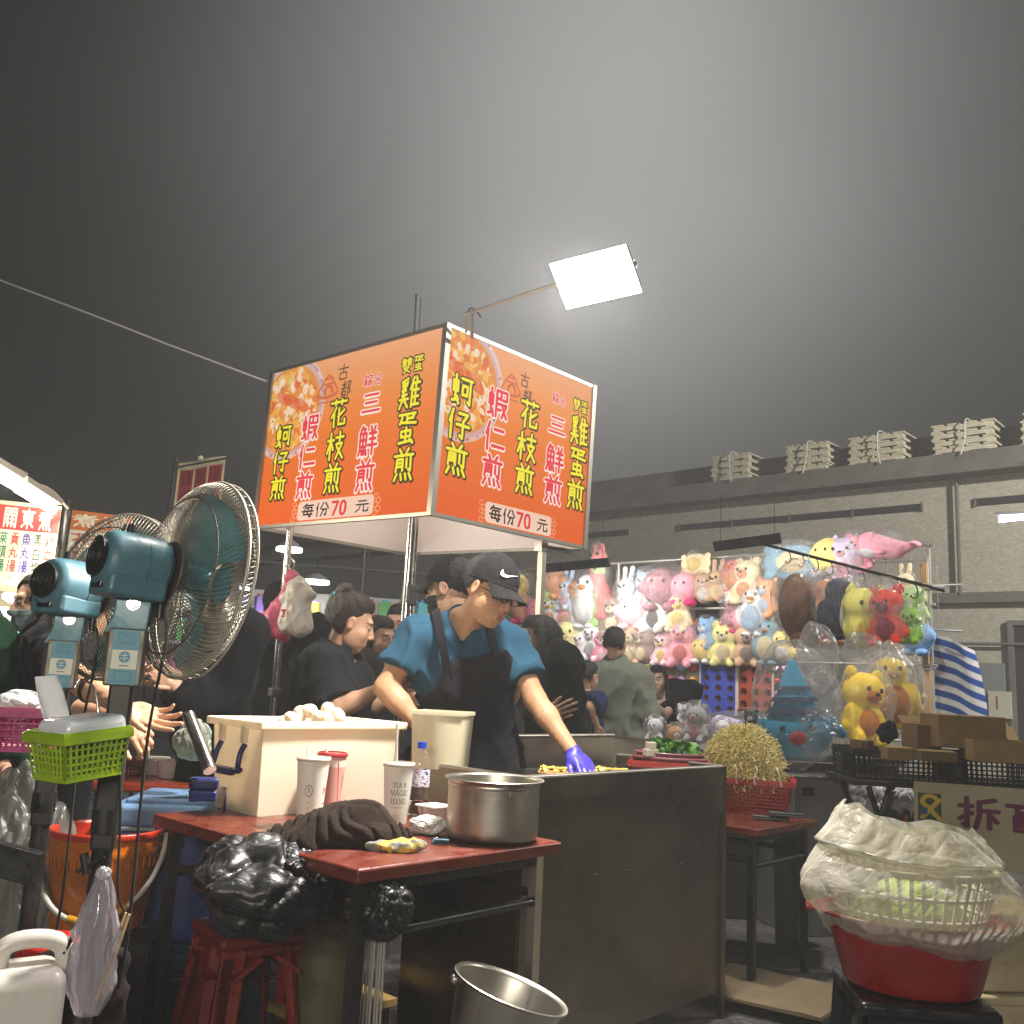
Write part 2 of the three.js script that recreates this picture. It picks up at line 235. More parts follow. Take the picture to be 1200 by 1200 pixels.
// ---------------------------------------------------------------- the place: stalls, cart and warehouse all stand on one grid, turned 47 degrees
const TURN = R(47), DR = V(Math.cos(TURN), 0, -Math.sin(TURN)), DL = V(-Math.sin(TURN), 0, -Math.cos(TURN));
const onGrid = (base, x, y, z) => base.clone().addScaledVector(DR, x).addScaledVector(DL, -z).add(V(0, y, 0));
// ground
{
  const g = new THREE.PlaneGeometry(160, 160, 1, 1); g.rotateX(-Math.PI / 2); g.translate(0, 0, -40);
  struct('ground', g, mat('#5d5c5a', 1, 0, { map: again(T.asphalt, .7), roughnessMap: again(T.smudge, .4), roughness: 1.5, bumpMap: again(T.grain, 2.2), bumpScale: .004 }));
}
// warehouse
const HALL = V(8.316, 0, -14.887);
{
  const brickTex = dataTex(512, (u, v) => {
    const row = Math.floor(v * 32), x = u * 16 + (row % 2) * .5, fx = x - Math.floor(x), fy = v * 32 - row, j = fx < .06 || fy < .14, id = Math.sin((Math.floor(x) % 16) * 12.9 + row * 78.2) * 43758.5, r = id - Math.floor(id), k = j ? .8 : .88 + .07 * r + .08 * fbm(u, v, 20, 2);
    return [k, k * .99, k * .955];
  }, true);
  const t = thing('warehouse', 'long grey tiled warehouse with a flat concrete eave behind the toy stall', 'building', HALL, TURN);
  const wallMat = mat('#c0bdb2', 1, 0, { map: again(brickTex, .8), bumpMap: again(brickTex, .8), bumpScale: .002 });
  const conc = mat('#75736f', .95, 0, { map: again(T.wear, .3), bumpMap: again(T.grain, 1), bumpScale: .006 }), dark = mat('#2a2b2c', .8);
  part('wall', [box(.3, 5.0, 60, .15, 2.5, -24)], wallMat, t);
  part('eave', [box(.9, .22, 60.6, .0, 5.11, -24), box(.9, .14, 60.6, .04, 5.29, -24)], conc, t);
  part('parapet', [box(.2, .5, 60, .32, 5.61, -24)], conc, t);
  part('roof', [box(14, .1, 60, 7.3, 5.41, -24)], conc, t);
  for (const [a, b] of [[1.62, 6.54], [7.83, 13.5], [-3, .75], [14.6, 20], [21, 27]]) { const n = Math.round((b - a) / 1.2); part('vent_slot', [box(.03, .12, b - a, -.018, 4.56, -(a + b) / 2)], dark, t); for (let i = 0; i <= n; i++) part('slot_frame', [box(.05, .15, .03, -.026, 4.56, -(a + (b - a) * i / n))], conc, t); }
  part('ledge', [box(.14, .12, 60, -.07, 2.93, -24), box(.1, .05, 60, -.05, 3.02, -24)], conc, t);
  // a doorway at the right with its frame, and the low panel fence of the yard
  part('doorway', [box(.06, 2.2, 1.2, -.02, 1.4, .35)], dark, t);
  part('door_frame', [box(.1, .08, 1.36, -.045, 2.54, .35), box(.1, 2.5, .08, -.045, 1.25, -.29), box(.1, 2.5, .08, -.045, 1.25, .99)], conc, t);
  for (let i = 0; i < 6; i++) part('wall_panel', [rbox(.05, 1.1, 1.1, .01, -.04, 1.35, -.95 - i * 1.14)], mat(i % 2 ? '#6f7270' : '#7b7d7a', .6), t);
  part('wall_pipe', [bar([-.1, 2.2, .2], [-.1, 2.2, -6], .025), bar([-.1, 5, -1.02], [-.1, 3, -1.02], .03)], conc, t);
  // ground-floor shop openings far along the wall, left of the toy stall
  part('sign_strip', [box(.05, .2, 1.0, -.03, 3.6, -24)], dark, t);
}
// pallets stacked on the roof edge
{
  const wood = mat('#d4ceb6', .85, 0, { map: again(T.wear, 1) }), rnd = rng(5), strapMat = mat('#c9c7bd', .6);
  const stacks = [[5.21, 'leftmost'], [3.6, 'second from the left'], [2.28, 'third from the left'], [.82, 'fourth from the left'], [-.5, 'rightmost']], lv = ['bottom', 'second', 'third', 'top'];
  let proto = null;
  stacks.forEach(([s, where], i) => {
    const wide = i === 2 || i === 3 ? 1.0 : .84;
    for (let k = 0; k < 4; k++) {
      const name = numbered('pallet'); let o;
      if (!proto) {
        o = proto = new THREE.Group();
        for (let j = 0; j < 4; j++) part('deck_board', [box(1.2, .03, .19, .6, .115, -.39 + j * .26)], wood, o);
        for (let j = 0; j < 3; j++) part('stringer', [box(.16, .075, .9, .1 + j * .5, .065, 0)], wood, o);
        part('runner', [-.42, 0, .42].map((z) => box(1.2, .026, .12, .6, .013, z)), wood, o);
      } else o = proto.clone();
      o.name = name; scene.add(o); o.scale.z = wide / .97;
      o.position.copy(onGrid(HALL, -.36 + rnd() * .05, 5.365 + k * .132, -s + (rnd() - .5) * .05)); o.rotation.y = TURN + (rnd() - .5) * .03;
      tag(o, `${k === 3 ? 'top' : lv[k]} pale wooden pallet of the ${where} stack on the warehouse roof edge`, 'pallet', 'pallets stacked on the roof edge');
    }
    solo('strap', `pale strap tied round the ${where} pallet stack on the roof`, 'strap', tube([onGrid(HALL, .3, 5.91, -s + .1), onGrid(HALL, -.39, 5.92, -s + .08), onGrid(HALL, -.43, 5.6, -s + .06), onGrid(HALL, -.47, 5.3, -s + (i % 2 ? .0 : .12))], .013, 20, 6), strapMat, 'straps round the pallet stacks');
  });
}
// poles behind the sign and the wire across the sky
solo('mast', 'thin grey mast rising behind the orange menu sign', 'pole', [bar(P(486, 400, 9), P(489, 345, 9), .02), bar(P(492, 400, 9), P(494, 350, 9), .012)], mat('#8a8a88', .6));
solo('overhead_wire', 'thin pale wire slanting from the left edge to the menu sign', 'wire', tube([P(-60, 306, 5.2), P(100, 366, 5.0), P(200, 405, 4.9), P(312, 447, 4.75)], .0055, 40, 6), mat('#b9b9b6', .6));

// ---------------------------------------------------------------- flood lamp on its boom
const FLOOD = P(697, 326, 2.85);
{
  const b = R(36), u = V(Math.cos(b), 0, Math.sin(b)), tl = R(-45), v = V(0, -Math.cos(tl), 0).addScaledVector(V(-Math.sin(b), 0, Math.cos(b)), Math.sin(tl)), n = new THREE.Vector3().crossVectors(u, v.clone().negate());
  const t = thing('flood_lamp', 'bright white floodlight panel on a thin boom above the food cart', 'lamp', FLOOD), q = new THREE.Quaternion().setFromRotationMatrix(new THREE.Matrix4().makeBasis(u, v.clone().negate(), n));
  const at = (g) => { g.applyQuaternion(q); return g; };
  part('housing', [at(rbox(.27, .15, .03, .01, 0, 0, -.022)), ...[-3, -2, -1, 0, 1, 2, 3].map((i) => at(box(.004, .12, .03, i * .036, 0, -.05)))], painted('#2b2b2b', .45, { metalness: .6 }), t);
  part('light_panel', at(box(.28, .16, .004, 0, 0, -.002)), glow('#fffaf0', LIGHT.floodGlow), t);
  part('bracket', [at(tube([[-.12, -.02, -.04], [-.11, .0, -.075], [0, .0, -.09], [.11, .0, -.075], [.12, -.02, -.04]], .006, 30, 6))], M.chrome, t);
  const back = FLOOD.clone().addScaledVector(n, -.09), end = P(546, 368, 4.15), loc = (p) => p.clone().sub(FLOOD);
  part('boom', [bar(loc(back), loc(end), .008), bar(loc(end.clone().lerp(back, .06)), loc(P(553, 396, 4.2)), .009), bar(loc(end.clone().lerp(back, .01)), loc(P(546, 390, 4.2)), .006)], mat('#b9b2a6', .4, .7), t);
  part('cable_loop', [tube([loc(end), loc(end).add(V(.02, .03, 0)), loc(end).add(V(.05, .02, -.01)), loc(end).add(V(.07, -.005, -.02))], .004, 20, 6)], M.rubber, t);
  const l = new THREE.RectAreaLight(0xfffaf2, LIGHT.flood, .26, .145); l.position.copy(FLOOD).addScaledVector(n, .012); l.lookAt(FLOOD.clone().addScaledVector(n, 2)); l.name = 'flood_lamp'; scene.add(l);
}

// lamps added out of view: a floodlight on a mast to light the warehouse, and a
// fill tube behind the camera for the front
{
  const at = V(9.8, 6.4, -5.5), to = V(4.2, 4.2, -19), dir = to.clone().sub(at).normalize(), t = thing('added_mast_lamp', 'added floodlight on a tall unseen mast outside the picture, aimed at the warehouse', 'lamp', V(at.x, 0, at.z + .3));
  part('mast', bar([0, 0, 0], [0, at.y + .2, 0], .05, 14), mat('#6d6d6b', .5, .6), t);
  const q = new THREE.Quaternion().setFromUnitVectors(V(0, 0, 1), dir), o = V(0, at.y, -.3);
  const h = part('housing', rbox(.5, .36, .08, .02, 0, 0, -.06), painted('#2b2b2b', .5), t); h.position.copy(o); h.quaternion.copy(q);
  const e = part('light_panel', box(.46, .32, .006, 0, 0, -.012), glow('#fffaf0', 20), t); e.position.copy(o); e.quaternion.copy(q);
  const l = new THREE.RectAreaLight(0xfffaf2, LIGHT.far, .44, .3); l.position.copy(at); l.lookAt(to); l.name = 'added_mast_lamp'; scene.add(l);
  // unseen floodlight added overhead to brighten the haze and the right front
  { const c = P(745, -330, 4.4), n = V(.42, -.84, .34).normalize(), hq = new THREE.Quaternion().setFromUnitVectors(V(0, 0, 1), n), u = thing('added_flood_lamp', 'added unseen floodlight hung from a cable just above the picture, over the lane', 'lamp', c);
    const hh = part('housing', rbox(.42, .3, .06, .015, 0, 0, -.045), painted('#2b2b2b', .5), u); hh.quaternion.copy(hq); const ee = part('light_panel', box(.38, .26, .006, 0, 0, -.01), glow('#fffaf2', 30), u); ee.quaternion.copy(hq); part('cable', [tube([[-9, .75, 0], [-4, .42, 0], [0, .3, 0], [4, .42, 0], [9, .75, 0]], .008, 40, 6), bar([0, .3, 0], [0, .03, 0], .006)], M.rubber, u); for (const x of [-9, 9]) part('mast', bar([x, .8, 0], [x, -c.y, 0], .05, 12), mat('#6d6d6b', .5, .6), u);
    const hl = new THREE.RectAreaLight(0xfffaf2, LIGHT.high, .36, .24); hl.position.copy(c); hl.lookAt(c.clone().add(n)); hl.name = 'added_flood_lamp'; scene.add(hl); }
  const s = thing('fill_tube_lamp', 'long tube lamp added as front fill, outside the picture', 'lamp', V(-.7, 2.0, 1.9)); part('tube', bar([-1.2, 0, 0], [1.2, 0, 0], .03, 12), glow('#fff8ec', 8), s); part('holder', box(2.5, .04, .1, 0, .06, .02), mat('#cccccc', .5), s);  // unseen fill tube, added to brighten the fans and table fronts
  const r = new THREE.RectAreaLight(0xfff6e8, LIGHT.front, 2.4, .14); r.position.set(-.7, 1.97, 1.86); r.lookAt(-.8, .8, -2.6); r.name = 'fill_tube_lamp'; scene.add(r);
}
// ---------------------------------------------------------------- menu sign (a light box on four posts) and food cart
const SIGN = P(505, 602, 4.2), SH = .899, SR = 1.118, SL = 1.448;
function menuArt(left) {
  return canvasTex(1024, left ? 700 : 800, (c, W, H) => {
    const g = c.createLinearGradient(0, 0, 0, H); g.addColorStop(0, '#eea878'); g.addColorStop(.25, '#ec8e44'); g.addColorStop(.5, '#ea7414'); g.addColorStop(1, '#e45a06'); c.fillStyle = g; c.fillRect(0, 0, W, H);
    const rnd = rng(left ? 3 : 4), bx = (left ? .14 : .1) * W, by = .27 * H, br = .3 * H; // the bowl of oyster omelette
    const disc = (x, y, rx, ry, col, rot = 0) => { c.fillStyle = col; c.beginPath(); c.ellipse(x, y, rx, ry, rot, 0, 7); c.fill(); };
    disc(bx, by, br * 1.12, br * 1.08, '#d9cfe0'); disc(bx, by, br * 1.04, br, '#c7b2c6'); for (let i = 0; i < 90; i++) { const a = rnd() * 7; disc(bx + Math.cos(a) * br * 1.06, by + Math.sin(a) * br * 1.03, 6, 6, ['#8f7fb5', '#efe8ef', '#b46a6a'][i % 3]); }
    disc(bx, by, br * .96, br * .92, '#e08a34');
    for (let i = 0; i < 210; i++) { const a = rnd() * 7, d = Math.sqrt(rnd()) * .88; disc(bx + Math.cos(a) * br * d, by + Math.sin(a) * br * d * .95, 8 + rnd() * 20, 6 + rnd() * 14, ['#f0a845', '#e86f24', '#f3d9a4', '#f7e8cf', '#d9541f', '#f2b53c', '#e8cf6a'][rnd() * 7 | 0], rnd() * 3); }
    for (let i = 0; i < 26; i++) { const a = rnd() * 7, d = Math.sqrt(rnd()) * .75; disc(bx + Math.cos(a) * br * d, by + Math.sin(a) * br * d * .95, 15 + rnd() * 9, 12 + rnd() * 7, '#f6ead8', rnd() * 3); disc(bx + Math.cos(a) * br * d - 4, by + Math.sin(a) * br * d - 4, 6, 5, '#ffffff'); }
    for (let i = 0; i < 16; i++) { const a = rnd() * 7, d = Math.sqrt(rnd()) * .8; disc(bx + Math.cos(a) * br * d, by + Math.sin(a) * br * d, 9, 4, '#7f9a35', rnd() * 3); }
    for (let i = 0; i < 3; i++) disc(bx - br * .2 + i * br * .28, by - br * .25 + i * 22, br * .3, br * .12, 'rgba(214,60,20,.55)', .5);
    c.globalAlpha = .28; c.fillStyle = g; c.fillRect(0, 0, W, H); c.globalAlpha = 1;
    // mountain mark and the two brushed characters beside it
    const lx = (left ? .38 : .41) * W, ly = .2 * H; c.strokeStyle = '#d2683a'; c.lineWidth = 9; c.lineCap = 'round'; c.lineJoin = 'round';
    c.beginPath(); c.moveTo(lx - 62, ly + 14); c.lineTo(lx - 22, ly - 44); c.lineTo(lx, ly - 60); c.lineTo(lx + 24, ly - 44); c.lineTo(lx + 64, ly + 14); c.stroke(); c.beginPath(); c.moveTo(lx - 34, ly - 22); c.lineTo(lx + 34, ly - 22); c.moveTo(lx - 22, ly - 44); c.lineTo(lx + 22, ly - 44); c.stroke();
    c.lineWidth = 14; c.beginPath(); c.arc(lx + 6, ly + 12, 24, 2.6, 6.4); c.stroke(); c.beginPath(); c.moveTo(lx - 62, ly + 22); c.quadraticCurveTo(lx, ly + 50, lx + 62, ly + 22); c.stroke();
    c.fillStyle = '#c8643a'; c.font = 'bold 15px sans-serif'; for (let i = 0; i < 8; i++) c.fillRect(lx - 60 + i * 15, ly + 52, 10, 9);
    drawHan(c, '古', lx + 58, ly - 92, 62, 66, '#4a382f', .09); drawHan(c, '都', lx + 84, ly - 18, 62, 78, '#4a382f', .09);
    const Y = ['#f6e61c', '#3a2a06'], Rd = ['#e8303a', '#fbe3da'];
    const cols = left ? [['蚵仔煎', .12, .36, .85, Y], ['蝦仁煎', .29, .33, .86, Rd], ['花枝煎', .46, .27, .85, Y], ['三鮮煎', .645, .27, .86, Rd], ['雞蛋煎', .845, .235, .83, Y]]
      : [['蚵仔煎', .115, .225, .79, Y], ['蝦仁煎', .335, .225, .795, Rd], ['花枝煎', .545, .225, .79, Y], ['三鮮煎', .745, .255, .8, Rd], ['雞蛋煎', .91, .21, .8, Y]];
    cols.forEach(([s, u, v0, v1, [col, edge]], i) => { const n = s.length, cell = (v1 - v0) * H / n, w = (left ? .1 : .125) * W; [...s].forEach((ch, k) => drawHan(c, ch, u * W - w / 2, v0 * H + k * cell + cell * .04, w, cell * (i === 3 && k === 0 ? .62 : .86), col, .112, edge, 6, i % 2 ? 0 : 3, 3)); });
    const [sx, sy] = left ? [.645, .17] : [.745, .13]; drawHan(c, '綜', sx * W - 50, sy * H, 46, 50, '#e03a44', .12, '#f8d8c8', 3); drawHan(c, '合', sx * W + 6, sy * H + 4, 42, 46, '#e03a44', .12, '#f8d8c8', 3);
    const [tx, ty] = left ? [.845, .13] : [.91, .115]; drawHan(c, '雙', tx * W - 56, ty * H, 52, 58, Y[0], .12, Y[1], 5); drawHan(c, '蛋', tx * W + 4, ty * H, 52, 58, Y[0], .12, Y[1], 5);
    const px = (left ? .27 : .31) * W, py = .865 * H, pw = .44 * W, ph = .115 * H; c.fillStyle = '#f2c9b3'; c.beginPath(); c.roundRect(px, py, pw, ph, 20); c.fill();
    c.strokeStyle = '#f0a173'; c.lineWidth = 4; for (const q of [px - 18, px + pw + 18]) for (let i = 0; i < 5; i++) { c.beginPath(); c.arc(q + (i % 2 ? 8 : -8), py + ph * .12 + i * ph * .2, 11, 0, 7); c.stroke(); }
    drawHan(c, '每', px + 26, py + 12, 78, ph - 24, '#241c18', .12); drawHan(c, '份', px + 116, py + 12, 78, ph - 24, '#241c18', .12); drawHan(c, '元', px + pw - 100, py + 16, 74, ph - 30, '#241c18', .11);
    c.fillStyle = '#e0222c'; c.font = `bold ${Math.round(ph * 1.04)}px sans-serif`; c.textAlign = 'center'; c.textBaseline = 'middle'; c.fillText('70', px + pw * .565, py + ph * .53);
  });
}
{
  const t = thing('menu_sign', 'orange two-sided menu sign with yellow and red characters on steel posts', 'sign', SIGN, TURN), tilt = R(-1.75);
  const q = new THREE.Group(); // only a frame to lean the sign by; parts are moved by it and then hung under the thing
  const lean = (o) => { o.rotation.x = -tilt * -1; return o; };
  const panel = (w) => { const g = new THREE.PlaneGeometry(w, SH, 40, 30), q = g.attributes.position; for (let i = 0; i < q.count; i++) { const x = q.getX(i), y = q.getY(i), e = Math.min(1, Math.min(w / 2 - Math.abs(x), SH / 2 - Math.abs(y)) * 14); q.setZ(i, e * (.004 * nz(x * 3.1 + w, y * 2.2, 1) + .0025 * Math.sin(y * 5 + x * 2) + .0018 * nz(x * 9, y * 7 + w, 4) - .003)); } g.computeVertexNormals(); return g; };
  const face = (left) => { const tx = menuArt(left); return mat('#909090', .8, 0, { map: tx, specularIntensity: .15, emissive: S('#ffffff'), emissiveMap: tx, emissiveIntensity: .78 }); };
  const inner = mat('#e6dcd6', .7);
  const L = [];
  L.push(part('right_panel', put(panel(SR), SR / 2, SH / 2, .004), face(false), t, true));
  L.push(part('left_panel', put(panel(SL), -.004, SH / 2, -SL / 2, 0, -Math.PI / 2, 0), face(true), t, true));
  L.push(part('inner_panel', box(SR - .02, SH - .01, .006, SR / 2, SH / 2, -.012), inner, t));
  L.push(part('inner_panel', box(.006, SH - .01, SL - .02, .012, SH / 2, -SL / 2), inner, t));
  L.push(part('inner_panel', box(SR, SH, .008, SR / 2, SH / 2, -SL), inner, t));
  L.push(part('inner_panel', box(.008, SH, SL, SR, SH / 2, -SL / 2), inner, t));
  L.push(part('roof_sheet', box(SR, .006, SL, SR / 2, SH + .004, -SL / 2), inner, t));
  const fr = [];
  for (const y of [0, SH]) fr.push(box(SR + .02, .018, .022, SR / 2, y, 0), box(.022, .018, SL + .02, 0, y, -SL / 2), box(SR + .02, .018, .022, SR / 2, y, -SL), box(.022, .018, SL, SR, y, -SL / 2));
  for (const [x, z] of [[0, 0], [SR, 0], [0, -SL], [SR, -SL]]) fr.push(box(.03, SH + .018, .03, x, SH / 2, z));
  L.push(part('frame', fr, mat('#a8a398', .38, .8), t));
  for (const o of L) o.rotation.x = R(1.75);
  const pm = M.chrome;
  const post = (x, z, r, y1) => part('post', [bar([x, -SIGN.y, z], [x, y1, z], r, 16)], pm, t);
  post(.03, -.16, .02, .3); part('post', [bar([.07, -SIGN.y, -.175], [.07, .2, -.175], .012, 12)], pm, t);
  post(.1, -1.26, .02, .2); part('bracket', [beam([.84, -.035, -.06], [1.1, -.035, -.02], .03, .03), box(.05, .05, .05, .84, -.03, -.06)], pm, t);
  part('post', [box(.032, SIGN.y + .02, .032, .85, -SIGN.y / 2 - .02, -.06)], mat('#b9b0a0', .4, .75), t);
  post(1.08, -1.35, .02, .1);
  part('clamp', [rbox(.06, .1, .05, .01, .045, -.36, -.16), rbox(.06, .05, .05, .01, .1, -.85, -1.26)], painted('#4b4743', .5), t);
  part('hook', [tube([[.1, -.12, -1.24], [.115, -.15, -1.21], [.1, -.2, -1.21], [.085, -.17, -1.22]], .005, 16, 6)], pm, t);
  // the tube lamp inside the box, which lights its white walls and the cook beneath
  const lamp = thing('tube_lamp', 'white tube lamp hung under the roof inside the menu sign', 'lamp', onGrid(SIGN, .55, .62, -.7), TURN);
  part('tube', [bar([0, 0, -.45], [0, 0, .45], .016, 12)], glow('#fff6ec', 6), lamp); part('holder', [box(.05, .03, 1.0, 0, .035, 0)], mat('#dddddd', .5), lamp);
  const l = new THREE.RectAreaLight(0xfff1e2, LIGHT.tube, .06, .9); l.position.copy(onGrid(SIGN, .55, .598, -.7)); l.up.copy(DL); l.lookAt(onGrid(SIGN, .55, -2, -.7)); l.name = 'tube_lamp'; scene.add(l);
}
// cart
const CART = V(P(615, 912, 2.95).x, 0, P(615, 912, 2.95).z);
{
  const t = thing('food_cart', 'stainless steel griddle cart with a tall dark front panel', 'food cart', CART, TURN), W = 1.16, top = .918;
  const pnl = part('front_panel', [box(W, top - .1, .012, W / 2, (top + .1) / 2, 0)], M.steelDark, t);
  part('panel_fold', [box(W, .07, .006, W / 2, top - .036, .0095), box(.02, top - .1, .02, W - .008, (top + .1) / 2 - .04, .008)], M.steelDark, pnl);
  part('rim', [bar([0, top, 0], [W, top, 0], .008, 10), bar([0, top, 0], [0, top, -.5], .008, 10), bar([W, top, 0], [W, top, -.5], .008, 10)], M.steel, t);
  part('side_panel', [box(.012, top - .1, .5, .0, (top + .1) / 2, -.25)], M.steelDark, t); part('side_panel', [box(.012, top - .1, .5, W - .006, (top + .1) / 2, -.25)], M.steelDark, t);
  part('griddle', [box(W - .03, .02, .48, W / 2, top - .045, -.25)], mat('#2a2622', .45, .7, { roughnessMap: T.steelRough, roughness: .9 }), t);
  part('splash_back', [box(.72, .17, .01, .9, top - .01, -.6), bar([.54, top + .075, -.6], [1.26, top + .075, -.6], .009, 10), box(.012, .17, .26, 1.26, top - .01, -.47)], M.steel, t);
  const rv = []; for (const [px, py] of [[696, 1025], [732, 1020], [770, 1016], [797, 1012], [822, 1010], [826, 1013]]) { const p = PP(px, py, CART, V(Math.sin(TURN), 0, Math.cos(TURN))).sub(CART).applyAxisAngle(V(0, 1, 0), -TURN); rv.push(put(new THREE.SphereGeometry(.005, 8, 6), p.x, p.y, .007)); }
  part('rivet', rv, mat('#15120f', .6), pnl);
  part('corner_post', [box(.022, top, .022, W + .014, top / 2, .0)], M.steelDark, t);
  part('leg', [box(.03, .1, .03, .03, .05, -.03)], M.ironDark, t); part('leg', [box(.03, .1, .03, W - .03, .05, -.46)], M.ironDark, t);
}
{ // food on the griddle
  const pm2 = mat('#9a7436', .7, 0, { map: T.wear, bumpMap: T.grain, bumpScale: .004 });
  for (const [px, py, d, w, lab] of [[648, 902, 3.32, .055, 'golden fried omelette on the griddle, left of the purple glove'], [716, 903, 3.4, .07, 'flat pile of chopped fried food on the griddle, right of the purple glove']]) { const t = thing('fried_food', lab, 'food', P(px, py + 4, d)), g = new THREE.SphereGeometry(1, 30, 16); g.scale(w, .016, w * .7); part('food_pile', rough(g, .012, 26, px), pm2, t); part('egg_bit', Array.from({ length: 14 }, (_, i) => rbox(.02, .008, .014, .003, Math.cos(i * 2.4) * w * .7, .018 - .012 * (i % 3) * .5, Math.sin(i * 2.4) * w * .4, i, i * 2, 0)), mat('#d9b94a', .55), t).userData.kind = 'stuff'; }
}
// ---------------------------------------------------------------- helpers for things on the grid
const along = (px, p0, dir) => { const inv = camera.matrixWorldInverse, a = p0.clone().applyMatrix4(inv), d = dir.clone().transformDirection(inv), k = (px - 600) / FOCAL; return -(a.x + k * a.z) / (d.x + k * d.z); };
const facing = (p) => Math.atan2(-p.x, -p.z); // turns a thing's +z towards where the picture was taken
function bag(w, h, d, seed, amp = .18, detail = 5) { // a crumpled bag: a ball pushed in along creases
  const g = new THREE.IcosahedronGeometry(1, 24), q = weld(fix(g)), p = q.attributes.position;
  for (let i = 0; i < p.count; i++) {
    const x = p.getX(i), y = p.getY(i), z = p.getZ(i), r = 1 + amp * nz(x * 1.3 + seed, y * 1.3, z * 1.3 + seed) - amp * .55 * Math.pow(1 - Math.abs(nz(x * detail * .42 + seed, y * detail * .28 + 3, z * detail * .42)), 6) - amp * .2 * Math.pow(1 - Math.abs(nz(x * detail * .8 + 9, y * detail * .55 + seed, z * detail * .8)), 6) + amp * .05 * nz(x * 8, y * 8 + seed, z * 8);
    p.setXYZ(i, x * r * w / 2, y * r * h / 2, z * r * d / 2);
  }
  q.computeVertexNormals(); return fix(q);
}
function basket(t, w, d, h, taper, nx, ny, m, o = {}) { // open lattice basket, rim at h
  const bw = w * taper, bd = d * taper, th = o.th ?? .005;
  const side = (x0, z0, x1, z1, X0, Z0, X1, Z1, n) => { // bottom edge to top edge
    const gs = [], at = (u, v) => V((x0 + (x1 - x0) * u) * (1 - v) + (X0 + (X1 - X0) * u) * v, h * v, (z0 + (z1 - z0) * u) * (1 - v) + (Z0 + (Z1 - Z0) * u) * v);
    for (let i = 0; i <= n; i++) gs.push(beam(at(i / n, 0), at(i / n, 1), th * (i % n ? 1 : 1.6), th * .7));
    for (let j = 0; j <= ny; j++) gs.push(beam(at(0, j / ny), at(1, j / ny), th * .7, th * (j % ny ? 1 : 3)));
    return gs;
  };
  const a = bw / 2, b = bd / 2, A = w / 2, B = d / 2, nz2 = Math.max(3, Math.round(nx * d / w));
  part('lattice_side', side(-a, b, a, b, -A, B, A, B, nx), m, t); part('lattice_side', side(-a, -b, a, -b, -A, -B, A, -B, nx), m, t);
  part('lattice_side', side(-a, -b, -a, b, -A, -B, -A, B, nz2), m, t); part('lattice_side', side(a, -b, a, b, A, -B, A, B, nz2), m, t);
  const rim = o.rim ?? .018; part('rim', [box(w + rim, .008, rim, 0, h, B), box(w + rim, .008, rim, 0, h, -B), box(rim, .0078, d, A, h, 0), box(rim, .0078, d, -A, h, 0), box(w + rim, .016, .004, 0, h - .008, B + rim / 2), box(w + rim, .016, .004, 0, h - .008, -B - rim / 2), box(.004, .016, d + rim, A + rim / 2, h - .008, 0), box(.004, .016, d + rim, -A - rim / 2, h - .008, 0)], m, t);
  part('base', box(bw, .005, bd, 0, .0025, 0), m, t);
}
function redTable(label, base, W, D, h, o = {}) {
  const t = thing('folding_table', label, 'table', base, TURN, 'red folding tables round the cart'); delete t.userData.group;
  const top = painted('#62200d', .4, { clearcoat: .25, clearcoatRoughness: .25 });
  part('tabletop', rbox(W, .034, D, .008, W / 2, h - .017, -D / 2), top, t);
  part('apron_rail', [box(W - .1, .03, .02, W / 2, h - .05, -.05), box(W - .1, .03, .02, W / 2, h - .05, -D + .05)], M.ironDark, t);
  const i = .05, lm = o.leg ?? M.ironDark;
  for (const [x, z] of [[i, -i], [W - i, -i], [i, -D + i], [W - i, -D + i]]) part('leg', box(.028, h - .034, .028, x, (h - .034) / 2, z), x > W / 2 && z > -D / 2 && o.steelLeg ? M.chrome : lm, t);
  part('cross_bar', [bar([i, h - .16, -i], [W - i, h - .16, -i], .012), bar([i, h - .16, -D + i], [W - i, h - .16, -D + i], .012)], M.ironDark, t);
  part('cross_bar', [bar([i, h - .14, -i], [i, h - .14, -D + i], .012), bar([W - i, h - .14, -i], [W - i, h - .14, -D + i], .012)], M.ironDark, t);
  return t;
}
const TBL = P(420, 1019, 2.2), TH = TBL.y; // near corner of the front table, and its height
redTable('red folding table holding the egg box, cups and steel pot', V(TBL.x, 0, TBL.z), .715, .955, TH, { steelLeg: true });
const onT = (px, py) => PH(px, py, TH);

